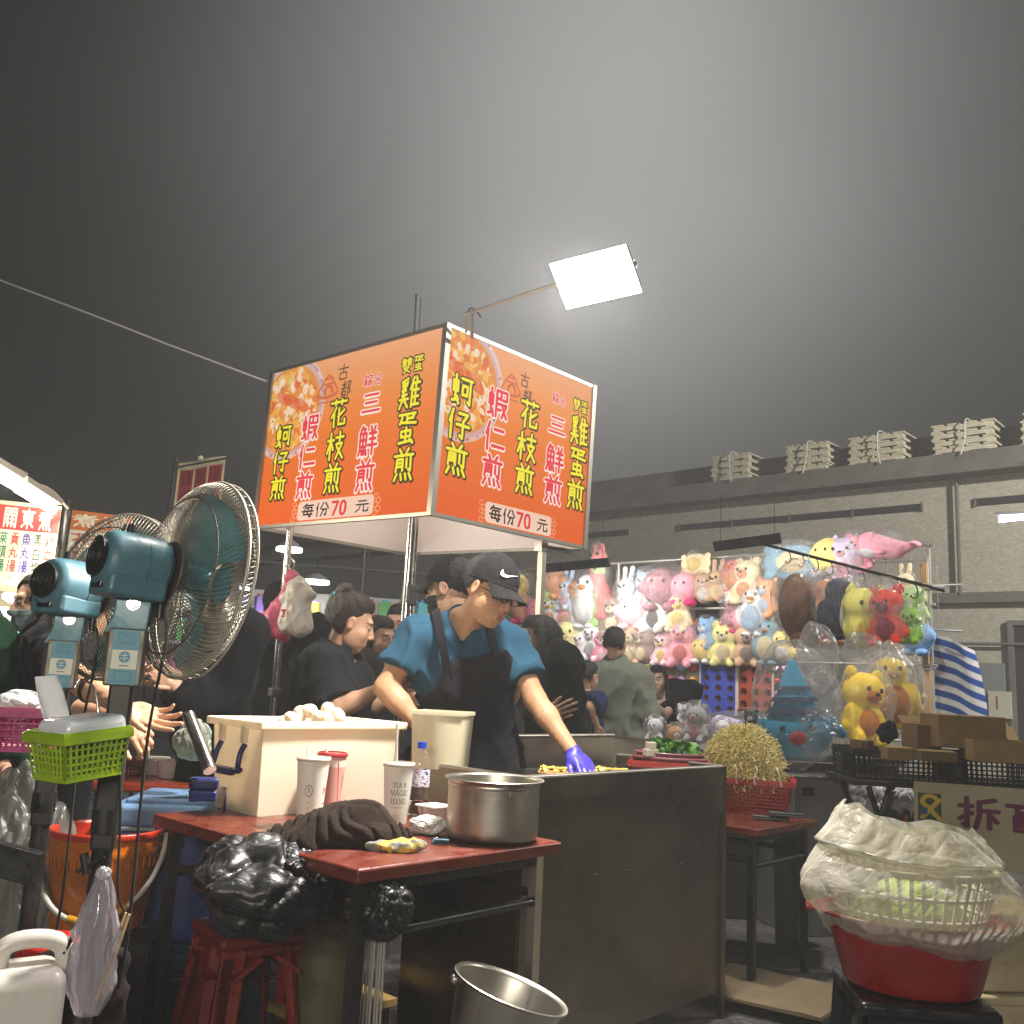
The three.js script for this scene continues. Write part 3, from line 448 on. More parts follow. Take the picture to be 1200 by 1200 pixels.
// ---------------------------------------------------------------- egg box and its eggs
{
  const c = onT(301, 957), w = along(452, c, DR), d = along(252, c, DL), h = .264, fl = .02;
  const t = thing('storage_box', 'cream plastic storage box with blue handles, full of eggs', 'box', c, TURN), m = mat('#efe5cf', .85, 0, { transmission: .38, thickness: 0, specularIntensity: .6 }), th = .005;
  const wall = (x0, z0, x1, z1) => { // one leaning wall with rounded feel
    const dx = x1 - x0, dz = z1 - z0, L = Math.hypot(dx, dz), nx = dz / L, nzz = -dx / L, g = new THREE.BoxGeometry(L, h, th, 12, 6, 1), p = g.attributes.position;
    for (let i = 0; i < p.count; i++) { const s = p.getX(i) / L + .5, v = p.getY(i) / h + .5, o = p.getZ(i), e = fl * v; const k = 1 + 2 * fl * v / L, bow = .004 * Math.sin(Math.PI * s) * Math.sin(Math.PI * v); p.setXYZ(i, x0 + dx * .5 + dx * (s - .5) * k + nx * (o - e - bow), v * h, z0 + dz * .5 + dz * (s - .5) * k + nzz * (o - e - bow)); }
    g.computeVertexNormals(); return g;
  };
  const body = part('box_wall', [wall(0, 0, w, 0), wall(w, 0, w, -d), wall(w, -d, 0, -d), wall(0, -d, 0, 0)].map((g) => g), m, t);
  part('base', box(w, .005, d, w / 2, .004, -d / 2), m, t);
  const r = .02, o = fl + r / 2;
  part('rim', [rbox(w + 2 * o + r, .024, r, .006, w / 2, h, o), rbox(w + 2 * o + r, .024, r, .006, w / 2, h, -d - o), rbox(r, .0236, d + 2 * o, .006, -o, h, -d / 2), rbox(r, .0236, d + 2 * o, .006, w + o, h, -d / 2)], m, t);
  for (const z of [-.055, -d + .055]) part('rim_rib', box(.014, .05, .02, -o - .004, h - .03, z), m, t);
  const blue = plastic('#1c2568', .4), zz = [-d * .24, -d * .8];
  part('handle', [tube([[-.028, h - .06, zz[0]], [-.04, h - .085, zz[0]], [-.048, h - .125, zz[0] + .004], [-.052, h - .135, zz[0] + .02], [-.054, h - .14, (zz[0] + zz[1]) / 2], [-.052, h - .135, zz[1] - .02], [-.048, h - .125, zz[1] - .004], [-.04, h - .085, zz[1]], [-.028, h - .06, zz[1]]], .0085, 60, 10), rbox(.024, .024, d * .5, .008, -.055, h - .14, (zz[0] + zz[1]) / 2)], blue, t);
  part('handle', tube([[w + .028, h - .06, zz[0]], [w + .05, h - .125, zz[0]], [w + .054, h - .14, -d / 2], [w + .05, h - .125, zz[1]], [w + .028, h - .06, zz[1]]], .0085, 50, 10), blue, t);
  // wet foot of the wall: where the eggs inside show through
  const egg = new THREE.LatheGeometry(Array.from({ length: 15 }, (_, i) => { const a = i / 14 * Math.PI; return new THREE.Vector2(Math.max(0, Math.sin(a) * .0225 * (1 + .13 * Math.cos(a))), -Math.cos(a) * .0285); }), 24), eggMat = mat('#d8c7ad', .55, 0, { bumpMap: T.grain, bumpScale: .0003 });
  const spots = [[340, 842, 0], [352, 837, .0], [345, 845, .06], [362, 833, .02], [373, 841, -.03], [384, 833, 0], [383, 843, .04], [396, 839, .02], [333, 847, .0]], nm = ['leftmost of the row', 'second in the row', 'low one at the left front', 'raised one left of centre', 'low one in the middle', 'highest one right of centre', 'low one at the right front', 'rightmost of the row', 'half-hidden one at the far left'];
  spots.forEach(([px, py], i) => { const p = P(px, py, 3.05 + (py < 840 ? .06 : 0)); const e = solo('egg', `white egg in the cream box, ${nm[i]}`, 'egg', [fix(egg.clone())], eggMat, 'eggs showing above the box rim'); e.position.copy(p); e.rotation.set(1.2 + i, i * 2.1, .6 * i); });
  const fill = thing('egg_bed', 'layer of white eggs lying lower in the cream box', 'eggs', c, TURN), rnd = rng(9), bed = [];
  for (let y = 0; y < 5; y++) for (let x = 0; x < 11; x++) for (let z = 0; z < 7; z++) { if (y > .7 + Math.max(0, x - 3.2) * .75 + rnd() * .5) continue; const g = egg.clone(); g.rotateX(rnd() * 3); g.rotateZ(rnd() * 3); g.translate(.03 + x * (w - .06) / 10, .035 + y * .053 + rnd() * .006, -.03 - z * (d - .06) / 6); bed.push(g); }
  const q = part('egg_pile', bed, eggMat, fill); q.userData.kind = 'stuff';
}
// ---------------------------------------------------------------- cups, bottle, tub
function cup(label, p, h, r0, r1, art, lidMat, straw, turn) {
  const t = thing('paper_cup', label, 'cup', p, turn);
  const g = lathe([[r0 - .002, .004], [r0, 0], [r0 + .0015, .002], [r1, h - .004], [r1 + .003, h], [r1 + .0015, h + .003], [r1 - .001, h]], 48), uv = g.attributes.uv, pos = g.attributes.position; for (let i = 0; i < pos.count; i++) uv.setY(i, pos.getY(i) / h);
  part('cup_wall', g, mat('#ffffff', .45, 0, { map: art }), t, true); part('base', cyl(r0 - .002, r0 - .002, .003, 0, .004, 0), mat('#d9d6cd', .6), t);
  part('lid', lathe([[0, h + .003], [r1 * .9, h + .003], [r1 + .001, h + .002], [r1 + .004, h - .005], [r1 + .0025, h + .006], [r1 * .93, h + .007]], 40), lidMat, t);
  if (straw) part('straw', bar([0, .02, 0], straw, .0042, 12), mat('#e9e4da', .4, 0, { transmission: .3, thickness: 0 }), t);
  return t;
}
{
  const art1 = canvasTex(1024, 512, (c, W, H) => { c.fillStyle = '#d8d4c6'; c.fillRect(0, 0, W, H); c.strokeStyle = '#3a3a3a'; c.lineWidth = 5; for (const x of [120, 640]) { c.beginPath(); c.arc(x, 230, 42, 0, 7); c.stroke(); c.beginPath(); c.moveTo(x - 18, 250); c.lineTo(x, 205); c.lineTo(x + 18, 250); c.stroke(); c.fillStyle = '#3a3a3a'; for (const y of [310, 350, 410]) c.fillRect(x - 4, y, 9, 9); } c.strokeStyle = '#c2352a'; c.lineWidth = 10; c.lineCap = 'round'; for (const x of [340, 860]) { c.beginPath(); c.moveTo(x - 40, 250); c.lineTo(x + 44, 215); c.moveTo(x - 34, 222); c.lineTo(x - 6, 222); c.moveTo(x - 20, 205); c.lineTo(x - 24, 262); c.moveTo(x + 14, 200); c.lineTo(x + 2, 250); c.stroke(); c.font = '22px sans-serif'; c.fillStyle = '#7a6f68'; for (let i = 0; i < 3; i++) c.fillRect(x - 30, 320 + i * 34, 60 - i * 8, 12); } });
  const art2 = canvasTex(1024, 512, (c, W, H) => { c.fillStyle = '#cf9a8c'; c.fillRect(0, 0, W, H); c.fillStyle = '#d9cbbd'; c.fillRect(0, 40, W, 60); c.strokeStyle = '#b0402e'; c.lineWidth = 14; for (const x of [80, 300, 540, 800]) { c.beginPath(); c.moveTo(x, 60); c.lineTo(x + 60, 470); c.stroke(); c.fillStyle = '#54342c'; c.fillRect(x + 96, 170, 14, 120); } });
  const art3 = canvasTex(1024, 512, (c, W, H) => { c.fillStyle = '#c9cabd'; c.fillRect(0, 0, W, H); c.fillStyle = '#2b2c2a'; c.textAlign = 'center'; for (const x of [256, 768]) { c.font = '58px serif'; c.fillText('TEA &', x, 190); c.font = '68px serif'; c.fillText('MAGIC', x, 262); c.fillText('HAND', x - 6, 334); c.fillRect(x - 70, 362, 110, 4); c.fillStyle = '#a33'; c.fillRect(x + 44, 356, 8, 14); c.fillStyle = '#2b2c2a'; } });
  const clear = mat('#efe9e2', .2, 0, { transmission: .7, thickness: 0 }), red = mat('#b3322e', .35, 0, { transmission: .25, thickness: 0 });
  const p1 = onT(361, 970), p2 = onT(384, 956), p3 = onT(463, 965);
  cup('tall white paper cup with a small red stroke, in front of the egg box', p1, .187, .031, .045, art1, clear, [.02, .215, -.01], facing(p1) + 2.2);
  cup('pinkish paper cup with a red lid behind the tall white cup', p2, .182, .03, .0435, art2, red, [-.02, .2, .01], facing(p2));
  cup('white paper cup printed TEA & MAGIC HAND with a straw', p3, .17, .031, .045, art3, clear, [-.03, .29, -.02], facing(p3) + .05 - Math.PI / 2 * 0 + Math.PI * .5 + .12);
  // water bottle
  const b = onT(489, 957), t = thing('water_bottle', 'clear water bottle with a blue cap and printed label', 'bottle', b, facing(b));
  const pet = mat('#ffffff', .06, 0, { transmission: 1, thickness: 0, ior: 1.4 });
  const prof = [[0, .004], [.026, 0], [.03, .006]]; for (let i = 0; i < 6; i++) prof.push([.0305, .012 + i * .013], [.0288, .0185 + i * .013]); prof.push([.031, .092], [.031, .145], [.029, .15], [.031, .155], [.0275, .175], [.019, .192], [.0135, .2], [.0125, .212]);
  part('bottle_wall', lathe(prof, 40), pet, t); part('water', lathe([[0, .005], [.026, .003], [.0288, .008], [.0288, .05], [0, .05]], 32), mat('#ffffff', .02, 0, { transmission: 1, thickness: .05, ior: 1.33 }), t);
  const lab = canvasTex(512, 128, (c, W, H) => { c.clearRect(0, 0, W, H); c.fillStyle = 'rgba(225,228,240,.85)'; c.fillRect(0, 0, W, H); const rnd = rng(2); for (let i = 0; i < 120; i++) { c.fillStyle = ['#3b4ea0', '#7c8cc8', '#ffffff', '#2c3a80', '#b04a5a'][i % 5]; c.fillRect(rnd() * W, rnd() * H, 6 + rnd() * 26, 4 + rnd() * 12); } });
  part('label_band', put(new THREE.CylinderGeometry(.0315, .0315, .052, 40, 1, true), 0, .118, 0), mat('#ffffff', .4, 0, { map: lab, transparent: true, opacity: .9 }), t, true);
  part('cap', [cyl(.0145, .0145, .017, 0, .219, 0), cyl(.0152, .0152, .003, 0, .209, 0)], plastic('#1745b8', .35), t);
  // clear food tub with a lid, behind the bag
  const q = onT(508, 967), u = thing('food_tub', 'small clear plastic tub with a pale lid behind the white bag', 'tub', q, TURN);
  part('tub_wall', lathe([[.036, 0], [.05, .05], [.052, .053]], 4).rotateY(Math.PI / 4), mat('#e8e4de', .25, 0, { transmission: .75, thickness: 0 }), u); part('lid', rbox(.085, .006, .085, .003, 0, .056, 0), mat('#d9d5cd', .35, 0, { transmission: .4, thickness: 0 }), u);
  // square cream bucket on the cart's side tray
  const e = P(516, 900, 3.28), s = thing('square_bucket', 'cream square plastic bucket behind the water bottle', 'bucket', e, TURN + .55), cm = mat('#cfc6a6', .45);
  const sg = lathe([[.104, 0], [.11, .004], [.123, .185]], 4).rotateY(Math.PI / 4); part('bucket_wall', fix(sg.toNonIndexed()), cm, s); part('base', box(.142, .004, .142, 0, .004, 0), cm, s);
  part('rim', [box(.18, .012, .006, 0, .183, .087), box(.18, .012, .006, 0, .183, -.087), box(.006, .0118, .168, .087, .183, 0), box(.006, .0118, .168, -.087, .183, 0)], cm, s);
}
// ---------------------------------------------------------------- steel pot
function stockPot(t, r, h, lugs) {
  part('pot_wall', lathe([[0, .003], [r * .93, .002], [r * .985, .012], [r, .03], [r, h - .022], [r + .002, h - .018], [r + .002, h - .012], [r, h - .008], [r + .012, h], [r + .011, h + .003], [r - .002, h - .004], [r - .003, .03], [r * .93, .006], [0, .006]], 72), M.steel, t);
  if (lugs) for (const s of [-1, 1]) part('lug', [tube([[s * r, h - .035, -.04], [s * (r + .022), h - .034, -.035], [s * (r + .026), h - .034, 0], [s * (r + .022), h - .034, .035], [s * r, h - .035, .04]], .005, 30, 8)], M.steel, t);
}
{ const p = onT(576, 983), t = thing('steel_pot', 'shiny steel stock pot at the right end of the red table', 'pot', p, facing(p) + .3); stockPot(t, .127, .16, false); part('lug', rbox(.06, .016, .008, .003, .03, .135, .13, 0, .2, 0), M.steel, t); }
// ---------------------------------------------------------------- cloths and bags on the table
{
  const p = onT(418, 992), s = new Soft(.03), b = (x, y, z) => V(x, y, z);
  s.lump(b(0, .03, -.03), .1, .04, .07).lump(b(-.03, .062, -.04), .075, .04, .052).lump(b(.06, .025, -.02), .075, .03, .055).lump(b(-.085, .03, .0), .055, .035, .05).lump(b(.02, .075, -.05), .045, .03, .04).limb(b(-.1, .05, .01), b(-.14, .01, .05), .034, .028).limb(b(-.14, .01, .05), b(-.155, -.075, .078), .026, .022).limb(b(-.11, .01, .04), b(-.128, -.065, .078), .022, .016).limb(b(-.165, .0, .03), b(-.185, -.045, .055), .02, .014).limb(b(-.15, .04, -.02), b(-.2, .02, .0), .024, .016).limb(b(-.2, .02, 0), b(-.225, .005, .02), .016, .01);
  const pleat = (a, q) => Math.pow(Math.abs(Math.sin(a)), .6) * q; // rounded folds with sharp valleys
  s.bump = (x, y, z) => { const w1 = nz(x * 9, y * 9, z * 9), w2 = nz(x * 7 + 9, y * 7, z * 7), m = Math.max(0, Math.min(1, .5 + 2.2 * nz(x * 8 + 2, y * 6, z * 8 + 7))); return .008 - pleat(x * 115 + y * 90 + z * 40 + w1 * 7, .013) * m - pleat(z * 130 - x * 45 + y * 80 + w2 * 7, .012) * (1 - m) + .0015 * nz(x * 150, y * 150, z * 150); };
  const o = solo('towel', 'crumpled dark brown towel draped over the table edge', 'towel', [s.mesh(.004)], fabric('#2a1e16', { bumpMap: again(T.fluff, 9), bumpScale: .004 })); o.position.copy(p); o.rotation.y = .1;
  const q = onT(500, 978), w = thing('plastic_bag', 'knotted white plastic bag with powder beside the pot', 'bag', q, .1);
  part('bag_body', put(bag(.115, .055, .075, 4, .22, 5), 0, .026, 0), mat('#d6d2c8', .3, 0, { clearcoat: .5, clearcoatRoughness: .2, bumpMap: again(T.crease, 8), bumpScale: .005 }), w);
  part('bag_tail', put(bag(.1, .05, .05, 8, .5, 6), .085, .024, .0, 0, 0, .1), clearBag({ roughness: .25, transmission: .75, color: S('#eeeae2') }), w); part('tie', put(new THREE.TorusGeometry(.014, .0025, 8, 20), .056, .025, 0, 0, Math.PI / 2, 0), mat('#b02a22', .5), w);
  const g = onT(462, 998), y = new Soft(.014); y.limb(b(-.06, .01, .0), b(.04, .014, -.005), .011, .016).limb(b(.02, .014, -.01), b(.065, .016, -.012), .017, .012).limb(b(-.02, .01, .012), b(.03, .01, .016), .009, .01); y.bump = (x, a, z) => .006 * nz(x * 60, a * 60, z * 60) - .004 * Math.abs(nz(x * 30, a * 30, z * 30 + 4));
  solo('work_glove', 'limp yellow and grey glove at the front table edge', 'glove', [y.mesh(.003)], mat('#8a7b45', .9, 0, { map: dataTex(128, (u, v) => fbm(u, v, 6, 3) > .08 ? [.75, .62, .25] : [.42, .42, .4], true), color: S('#ffffff') })).position.copy(g);
  const k = onT(515, 990), ct = thing('clip', 'blue plastic clip lying beside the white bag', 'clip', k, .2); part('jaw', rbox(.045, .008, .012, .003, 0, .006, 0, 0, .2, 0), plastic('#1d4a5e', .4), ct); part('jaw', rbox(.04, .008, .01, .003, .004, .012, .006, 0, -.15, 0), plastic('#24586e', .4), ct); part('spring', put(new THREE.TorusGeometry(.006, .0018, 6, 14), -.01, .012, .002), M.chrome, ct);
}
// ---------------------------------------------------------------- under the table
{
  const blackBag = mat('#0a0a0b', .4, 0, { bumpMap: again(T.crease, 1), bumpScale: .004 });
  const p = P(304, 1043, 2.36), t = thing('rubbish_bag', 'large black rubbish bag hanging under the left table edge', 'bag', p, .4);
  part('bag_body', bag(.33, .235, .26, 2, .3, 3.2), blackBag, t); part('bag_fold', put(bag(.16, .1, .2, 6, .3, 5), .09, .05, .0), blackBag, t);
  const q = P(452, 1066, 2.3), u = thing('rubbish_bag', 'smaller black rubbish bag hanging behind the middle table leg', 'bag', q, .2); part('bag_body', bag(.13, .15, .12, 12, .2, 5), blackBag, u);
  // red plastic stool
  const b = PH(285, 1240, 0), s = thing('plastic_stool', 'dark red plastic stool under the table', 'stool', V(P(298, 1050, 2.9).x, 0, -2.9), .62), red = plastic('#7d211a', .38), h = .47;
  const leg = (a) => { const g = [], c = Math.cos(a), n = Math.sin(a), top = V(c * .135, h - .03, n * .135), bot = V(c * .215, 0, n * .215), tx = V(-n, 0, c); const L = (o, w) => beam(top.clone().addScaledVector(tx, o * .8), bot.clone().addScaledVector(tx, o), .008, w, V(c, 0, n)); g.push(L(0, .075)); g.push(beam(top.clone().addScaledVector(tx, .036), bot.clone().addScaledVector(tx, .042), .03, .012, V(c, 0, n)), beam(top.clone().addScaledVector(tx, -.036), bot.clone().addScaledVector(tx, -.042), .03, .012, V(c, 0, n))); return g; };
  for (let i = 0; i < 4; i++) part('leg', leg(Math.PI / 4 + i * Math.PI / 2), red, s);
  part('seat', [rbox(.27, .035, .27, .015, 0, h - .012, 0), rbox(.25, .03, .25, .012, 0, h - .04, 0)], red, s);
  const arch = []; for (let i = 0; i < 4; i++) { const a = i * Math.PI / 2, c = Math.cos(a), n = Math.sin(a); for (const e of [-1, 1]) { const q0 = V(c * .128 - n * .095 * e, h - .1, n * .128 + c * .095 * e), q1 = V(c * .128 - n * .02 * e, h - .05, n * .128 + c * .02 * e); arch.push(beam(q0, q1, .012, .05, V(c, 0, n))); } arch.push(beam(V(c * .182 - n * .14, .09, n * .182 + c * .14), V(c * .182 + n * .14, .09, n * .182 - c * .14), .012, .03, V(c, 0, n))); } arch.forEach((g) => part('brace', g, red, s));
  // tilted steel bowl standing on the ground by the cart
  const w = thing('steel_pail', 'dull steel pail tilted on the ground before the cart', 'pail', P(566, 1212, 2.36), .2), wg = lathe([[0, .003], [.08, 0], [.09, .01], [.13, .2], [.142, .206], [.14, .211], [.126, .2], [.086, .014], [0, .008]], 64); const wm = part('pail_wall', wg, M.steel, w); part('bail_ear', ball(.012, .136, .19, 0), M.steel, w); part('bail_ear', ball(.012, -.136, .19, 0), M.steel, w); w.rotation.z = -.3; w.rotation.x = .02; w.position.y = Math.max(.03, w.position.y - .1);
  solo('crate_lid', 'worn yellow wooden board lying under the table', 'board', [box(.34, .02, .3, 0, 0, 0)], mat('#8a713a', .8, 0, { map: T.wear })).position.copy(PH(380, 1172, .2).setY(.2)); scene.children[scene.children.length - 1].rotation.y = TURN;
  const kb = thing('low_crate', 'low brown wooden crate supporting the yellow board', 'crate', V(scene.children[scene.children.length - 1].position.x, 0, scene.children[scene.children.length - 1].position.z), TURN); { const c1 = painted('#3a2413', .6); for (const e of [1, -1]) { part('crate_side', box(.3, .185, .016, 0, .095, .13 * e), c1, kb); part('crate_side', box(.016, .185, .244, .142 * e, .095, 0), c1, kb); } }
  const sk = thing('straw_bundle', 'bundle of pale drinking straws hanging behind the middle table leg', 'straws', P(438, 1080, 2.34)); for (let i = 0; i < 9; i++) part('straw', bar([(i - 4) * .0075, 0, (i % 3) * .01], [(i - 4) * .0085, -.42, (i % 2) * .012], .0032, 8), mat('#8f8b84', .4), sk);
  const kh = thing('tin_can', 'tall khaki tin standing behind the red stool', 'tin', V(P(384, 1100, 2.95).x, 0, P(384, 1100, 2.95).z)); part('can_wall', lathe([[0, .002], [.1, 0], [.102, .01], [.102, .48], [.098, .49], [.1, .5], [.09, .5]], 40), painted('#55503a', .5), kh); part('lid', cyl(.092, .092, .006, 0, .497, 0), M.chrome, kh);
}
// ---------------------------------------------------------------- two pedestal fans seen from behind
function makeFan(label, pivot, axisYaw, axisPitch, k, turnPole) {
  const t = thing('pedestal_fan', label, 'fan', V(pivot.x, 0, pivot.z)), y = pivot.y, blue = painted('#4a7483', .5, { clearcoat: .1, clearcoatRoughness: .4 }), pale = painted('#5f8f9c', .5), rust = mat('#7d766a', .6, .5, { roughnessMap: T.smudge, roughness: .9, map: again(T.wear, 6) }), wireDark = mat('#5b564e', .5, .6);
  // pole and sleeve, facing the picture
  const f = turnPole, Q = (g) => g.rotateY(f);
  part('base', lathe([[0, .05], [.06, .06], [.2, .03], [.225, .012], [.225, 0], [0, 0]], 40), M.black, t);
  part('pole', [cyl(.021 * k, .021 * k, y - .42, 0, (y - .42) / 2 + .03, 0), cyl(.029 * k, .029 * k, .05, 0, y - .46, 0), cyl(.026 * k, .026 * k, .3, 0, .2, 0)], M.ironDark, t);
  part('upper_pole', Q(rbox(.05 * k, .42, .042 * k, .008, 0, y - .31, 0)), mat('#2f2e2b', .4, .4), t);
  const sl = part('sleeve', Q(rbox(.078 * k, .125 * k, .055 * k, .006, 0, y - .115 * k, 0)), rust, t);
  const badge = canvasTex(256, 512, (c, W, H) => { c.fillStyle = '#4e8796'; c.fillRect(0, 0, W, H); c.strokeStyle = '#2f6a7c'; c.lineWidth = 8; c.strokeRect(56, 34, 144, 96); c.strokeRect(86, 60, 84, 50); c.strokeRect(56, 392, 144, 90); c.fillStyle = '#c9c8b4'; c.fillRect(8, 190, 240, 178); c.fillStyle = '#3f7f9b'; c.beginPath(); c.arc(128, 256, 54, 0, 7); c.fill(); c.strokeStyle = '#c9c8b4'; c.lineWidth = 7; c.beginPath(); c.moveTo(92, 240); c.lineTo(164, 240); c.moveTo(92, 268); c.lineTo(164, 268); c.moveTo(128, 214); c.lineTo(128, 300); c.stroke(); c.fillStyle = '#5d7f86'; c.fillRect(84, 330, 88, 12); });
  const bp = new THREE.PlaneGeometry(.056 * k, .118 * k); bp.translate(0, y - .115 * k, .0285 * k); part('badge', Q(bp), mat('#ffffff', .5, 0, { map: badge }), sl, true);
  // neck: a rounded plate with its bolt
  const plate = prism(Array.from({ length: 24 }, (_, i) => { const a = i / 23 * Math.PI * 1.15 - .2; return [Math.cos(a) * .034 * k, Math.sin(a) * .034 * k]; }).concat([[-.036 * k, -.03 * k], [-.05 * k, -.06 * k], [.03 * k, -.06 * k]]), .03 * k, .003); plate.translate(.004, y, -.015 * k);
  const nk = part('neck', Q(plate), pale, t); part('bolt', [Q(put(new THREE.CylinderGeometry(.011 * k, .011 * k, .012, 6), .004, y + .002, .022 * k, Math.PI / 2, 0, 0)), Q(put(new THREE.CylinderGeometry(.015 * k, .015 * k, .004, 18), .004, y + .002, .018 * k, Math.PI / 2, 0, 0))], M.chrome, nk);
  part('stem', Q(cyl(.008 * k, .008 * k, .09 * k, .06 * k, y + .02 * k, -.0)), M.ironDark, t);
  // head: +z is the way the fan blows
  const H = new THREE.Group(); H.position.set(0, y + .088 * k, 0); H.rotation.set(axisPitch, axisYaw, 0, 'YXZ'); H.updateMatrix();
  const hp = (n, g, m, keep) => { const q = join(g); q.applyMatrix4(H.matrix); return part(n, q, m, t, keep); };
  const mot = lathe([[0, -.085], [.046, -.085], [.057, -.079], [.064, -.062], [.067, -.01], [.067, .04], [.06, .058], [.045, .068], [0, .07]].map((p) => [p[0] * k, p[1] * k]), 44); mot.rotateX(Math.PI / 2); mot.scale(1, 1.06, 1);
  const mh = hp('motor_housing', [mot, rbox(.118 * k, .05 * k, .132 * k, .012, 0, -.052 * k, -.009 * k)], blue);
  const strip = (g) => { g.applyMatrix4(H.matrix); return g; };
  part('housing_seam', [strip(put(new THREE.TorusGeometry(.0668 * k, .0022 * k, 8, 48), 0, 0, .0 * k)), strip(put(new THREE.TorusGeometry(.0655 * k, .0022 * k, 8, 48), 0, 0, .048 * k))], painted('#2f5b70', .5), mh);
  hp('back_cap', [put(new THREE.CylinderGeometry(.042 * k, .045 * k, .014 * k, 36), 0, .004 * k, -.089 * k, Math.PI / 2, 0, 0), put(new THREE.TorusGeometry(.03 * k, .003 * k, 8, 30), 0, .004 * k, -.097 * k), put(new THREE.TorusGeometry(.018 * k, .003 * k, 8, 30), 0, .004 * k, -.097 * k), rbox(.05 * k, .016 * k, .01, .003, 0, -.056 * k, -.077 * k)], M.black);
  hp('cap_badge', put(new THREE.CylinderGeometry(.011 * k, .011 * k, .006 * k, 20), 0, .004 * k, -.099 * k, Math.PI / 2, 0, 0), M.chrome);
  hp('swing_knob', [cyl(.009 * k, .011 * k, .02 * k, 0, .078 * k, -.03 * k, 0, 0, 0, 14), cyl(.005 * k, .005 * k, .02 * k, 0, .064 * k, -.03 * k)], M.black);
  // guard: a rear and a front dome of wires meeting at a hoop
  const Rg = .232 * k, zc = .142 * k, zr = .072 * k, zf = .212 * k, rear = [], front = [], N = 112;
  const prof = (z0, r0, s) => (u) => { const a = u * Math.PI / 2; return [r0 + (Rg - r0) * Math.sin(a), zc + (z0 - zc) * Math.cos(a)]; };
  const pr = prof(zr, .07 * k, -1), pf = prof(zf, .045 * k, 1);
  for (let i = 0; i < N; i++) { const a = i / N * 2 * Math.PI, c = Math.cos(a), s = Math.sin(a), mk = (p, sk) => new THREE.TubeGeometry(new THREE.CatmullRomCurve3(Array.from({ length: 7 }, (_, j) => { const [r, z] = p(j / 6), b = a + sk * (1 - j / 6); return V(Math.cos(b) * r, Math.sin(b) * r, z); })), 10, .00125 * k, 4); rear.push(mk(pr, .35)); front.push(mk(pf, -.2)); }
  const ring = (r, z, th) => put(new THREE.TorusGeometry(r, th, 6, 72), 0, 0, z);
  hp('rear_guard', rear, rust); hp('front_guard', front, rust);
  hp('guard_hoop', [ring(Rg, zc, .0042 * k), ring(Rg + .001, zc + .022 * k, .003 * k)], mat('#a39d90', .5, .5));
  hp('guard_ring', [ring(pr(.5)[0], pr(.5)[1], .002 * k), ring(pr(0)[0], pr(0)[1], .003 * k)], wireDark); hp('guard_ring', [ring(pf(.45)[0], pf(.45)[1], .002 * k), ring(pf(0)[0], pf(0)[1], .003 * k)], wireDark);
  const hm = []; for (let i = 0; i < 40; i++) { const a = i / 40 * 2 * Math.PI; hm.push(bar([Math.cos(a) * Rg, Math.sin(a) * Rg, zc], [Math.cos(a) * (Rg + .001), Math.sin(a) * (Rg + .001), zc + .022 * k], .0016 * k, 4)); } hp('hoop_clip', hm, rust).userData.kind = 'stuff';
  hp('guard_plate', put(new THREE.CylinderGeometry(.07 * k, .07 * k, .006, 36), 0, 0, zr, Math.PI / 2, 0, 0), mat('#2a2623', .6)); hp('front_badge', put(new THREE.CylinderGeometry(.046 * k, .046 * k, .006, 36), 0, 0, zf, Math.PI / 2, 0, 0), painted('#3d6f80', .4));
  // blades
  const bl = mat('#4b7f86', .4, 0, { transmission: .35, thickness: 0, map: again(T.wear, 3), side: THREE.DoubleSide });
  for (let i = 0; i < 3; i++) {
    const g = new THREE.PlaneGeometry(1, 1, 14, 14), p = g.attributes.position;
    for (let j = 0; j < p.count; j++) { const u = p.getX(j) + .5, v = p.getY(j) + .5, r = (.03 + .17 * u) * k, w = .35 + .95 * Math.sin(Math.min(1, u * 1.15) * Math.PI * .62), a = i * 2.094 + (v - .5) * w + .25 * u; p.setXYZ(j, Math.cos(a) * r, Math.sin(a) * r, zc - .01 * k + (v - .5) * .085 * k * (1 - .45 * u)); }
    g.computeVertexNormals(); hp('blade', g, bl);
  }
  hp('hub', put(new THREE.CylinderGeometry(.034 * k, .038 * k, .06 * k, 30), 0, 0, zc - .01 * k, Math.PI / 2, 0, 0), painted('#2d6672', .4));
  part('power_cord', tube([V(.02, y + .03, -.03), V(.06, y - .05, -.06), V(.05, y - .3, -.05), V(.06, y - .7, -.04), V(.04, .3, -.05), V(.1, .02, -.1)], .0035, 60, 6), M.rubber, t);
  return t;
}
const FAN1 = P(155, 709, 2.1), FAN2 = P(80, 727, 2.5);
makeFan('nearer blue pedestal fan with a wire guard, at the left', FAN1, R(135), R(5), 1.0, facing(FAN1) - .1);
makeFan('farther blue pedestal fan, half hidden behind the nearer one', FAN2, R(156), R(3), 1.0, facing(FAN2) - .1);

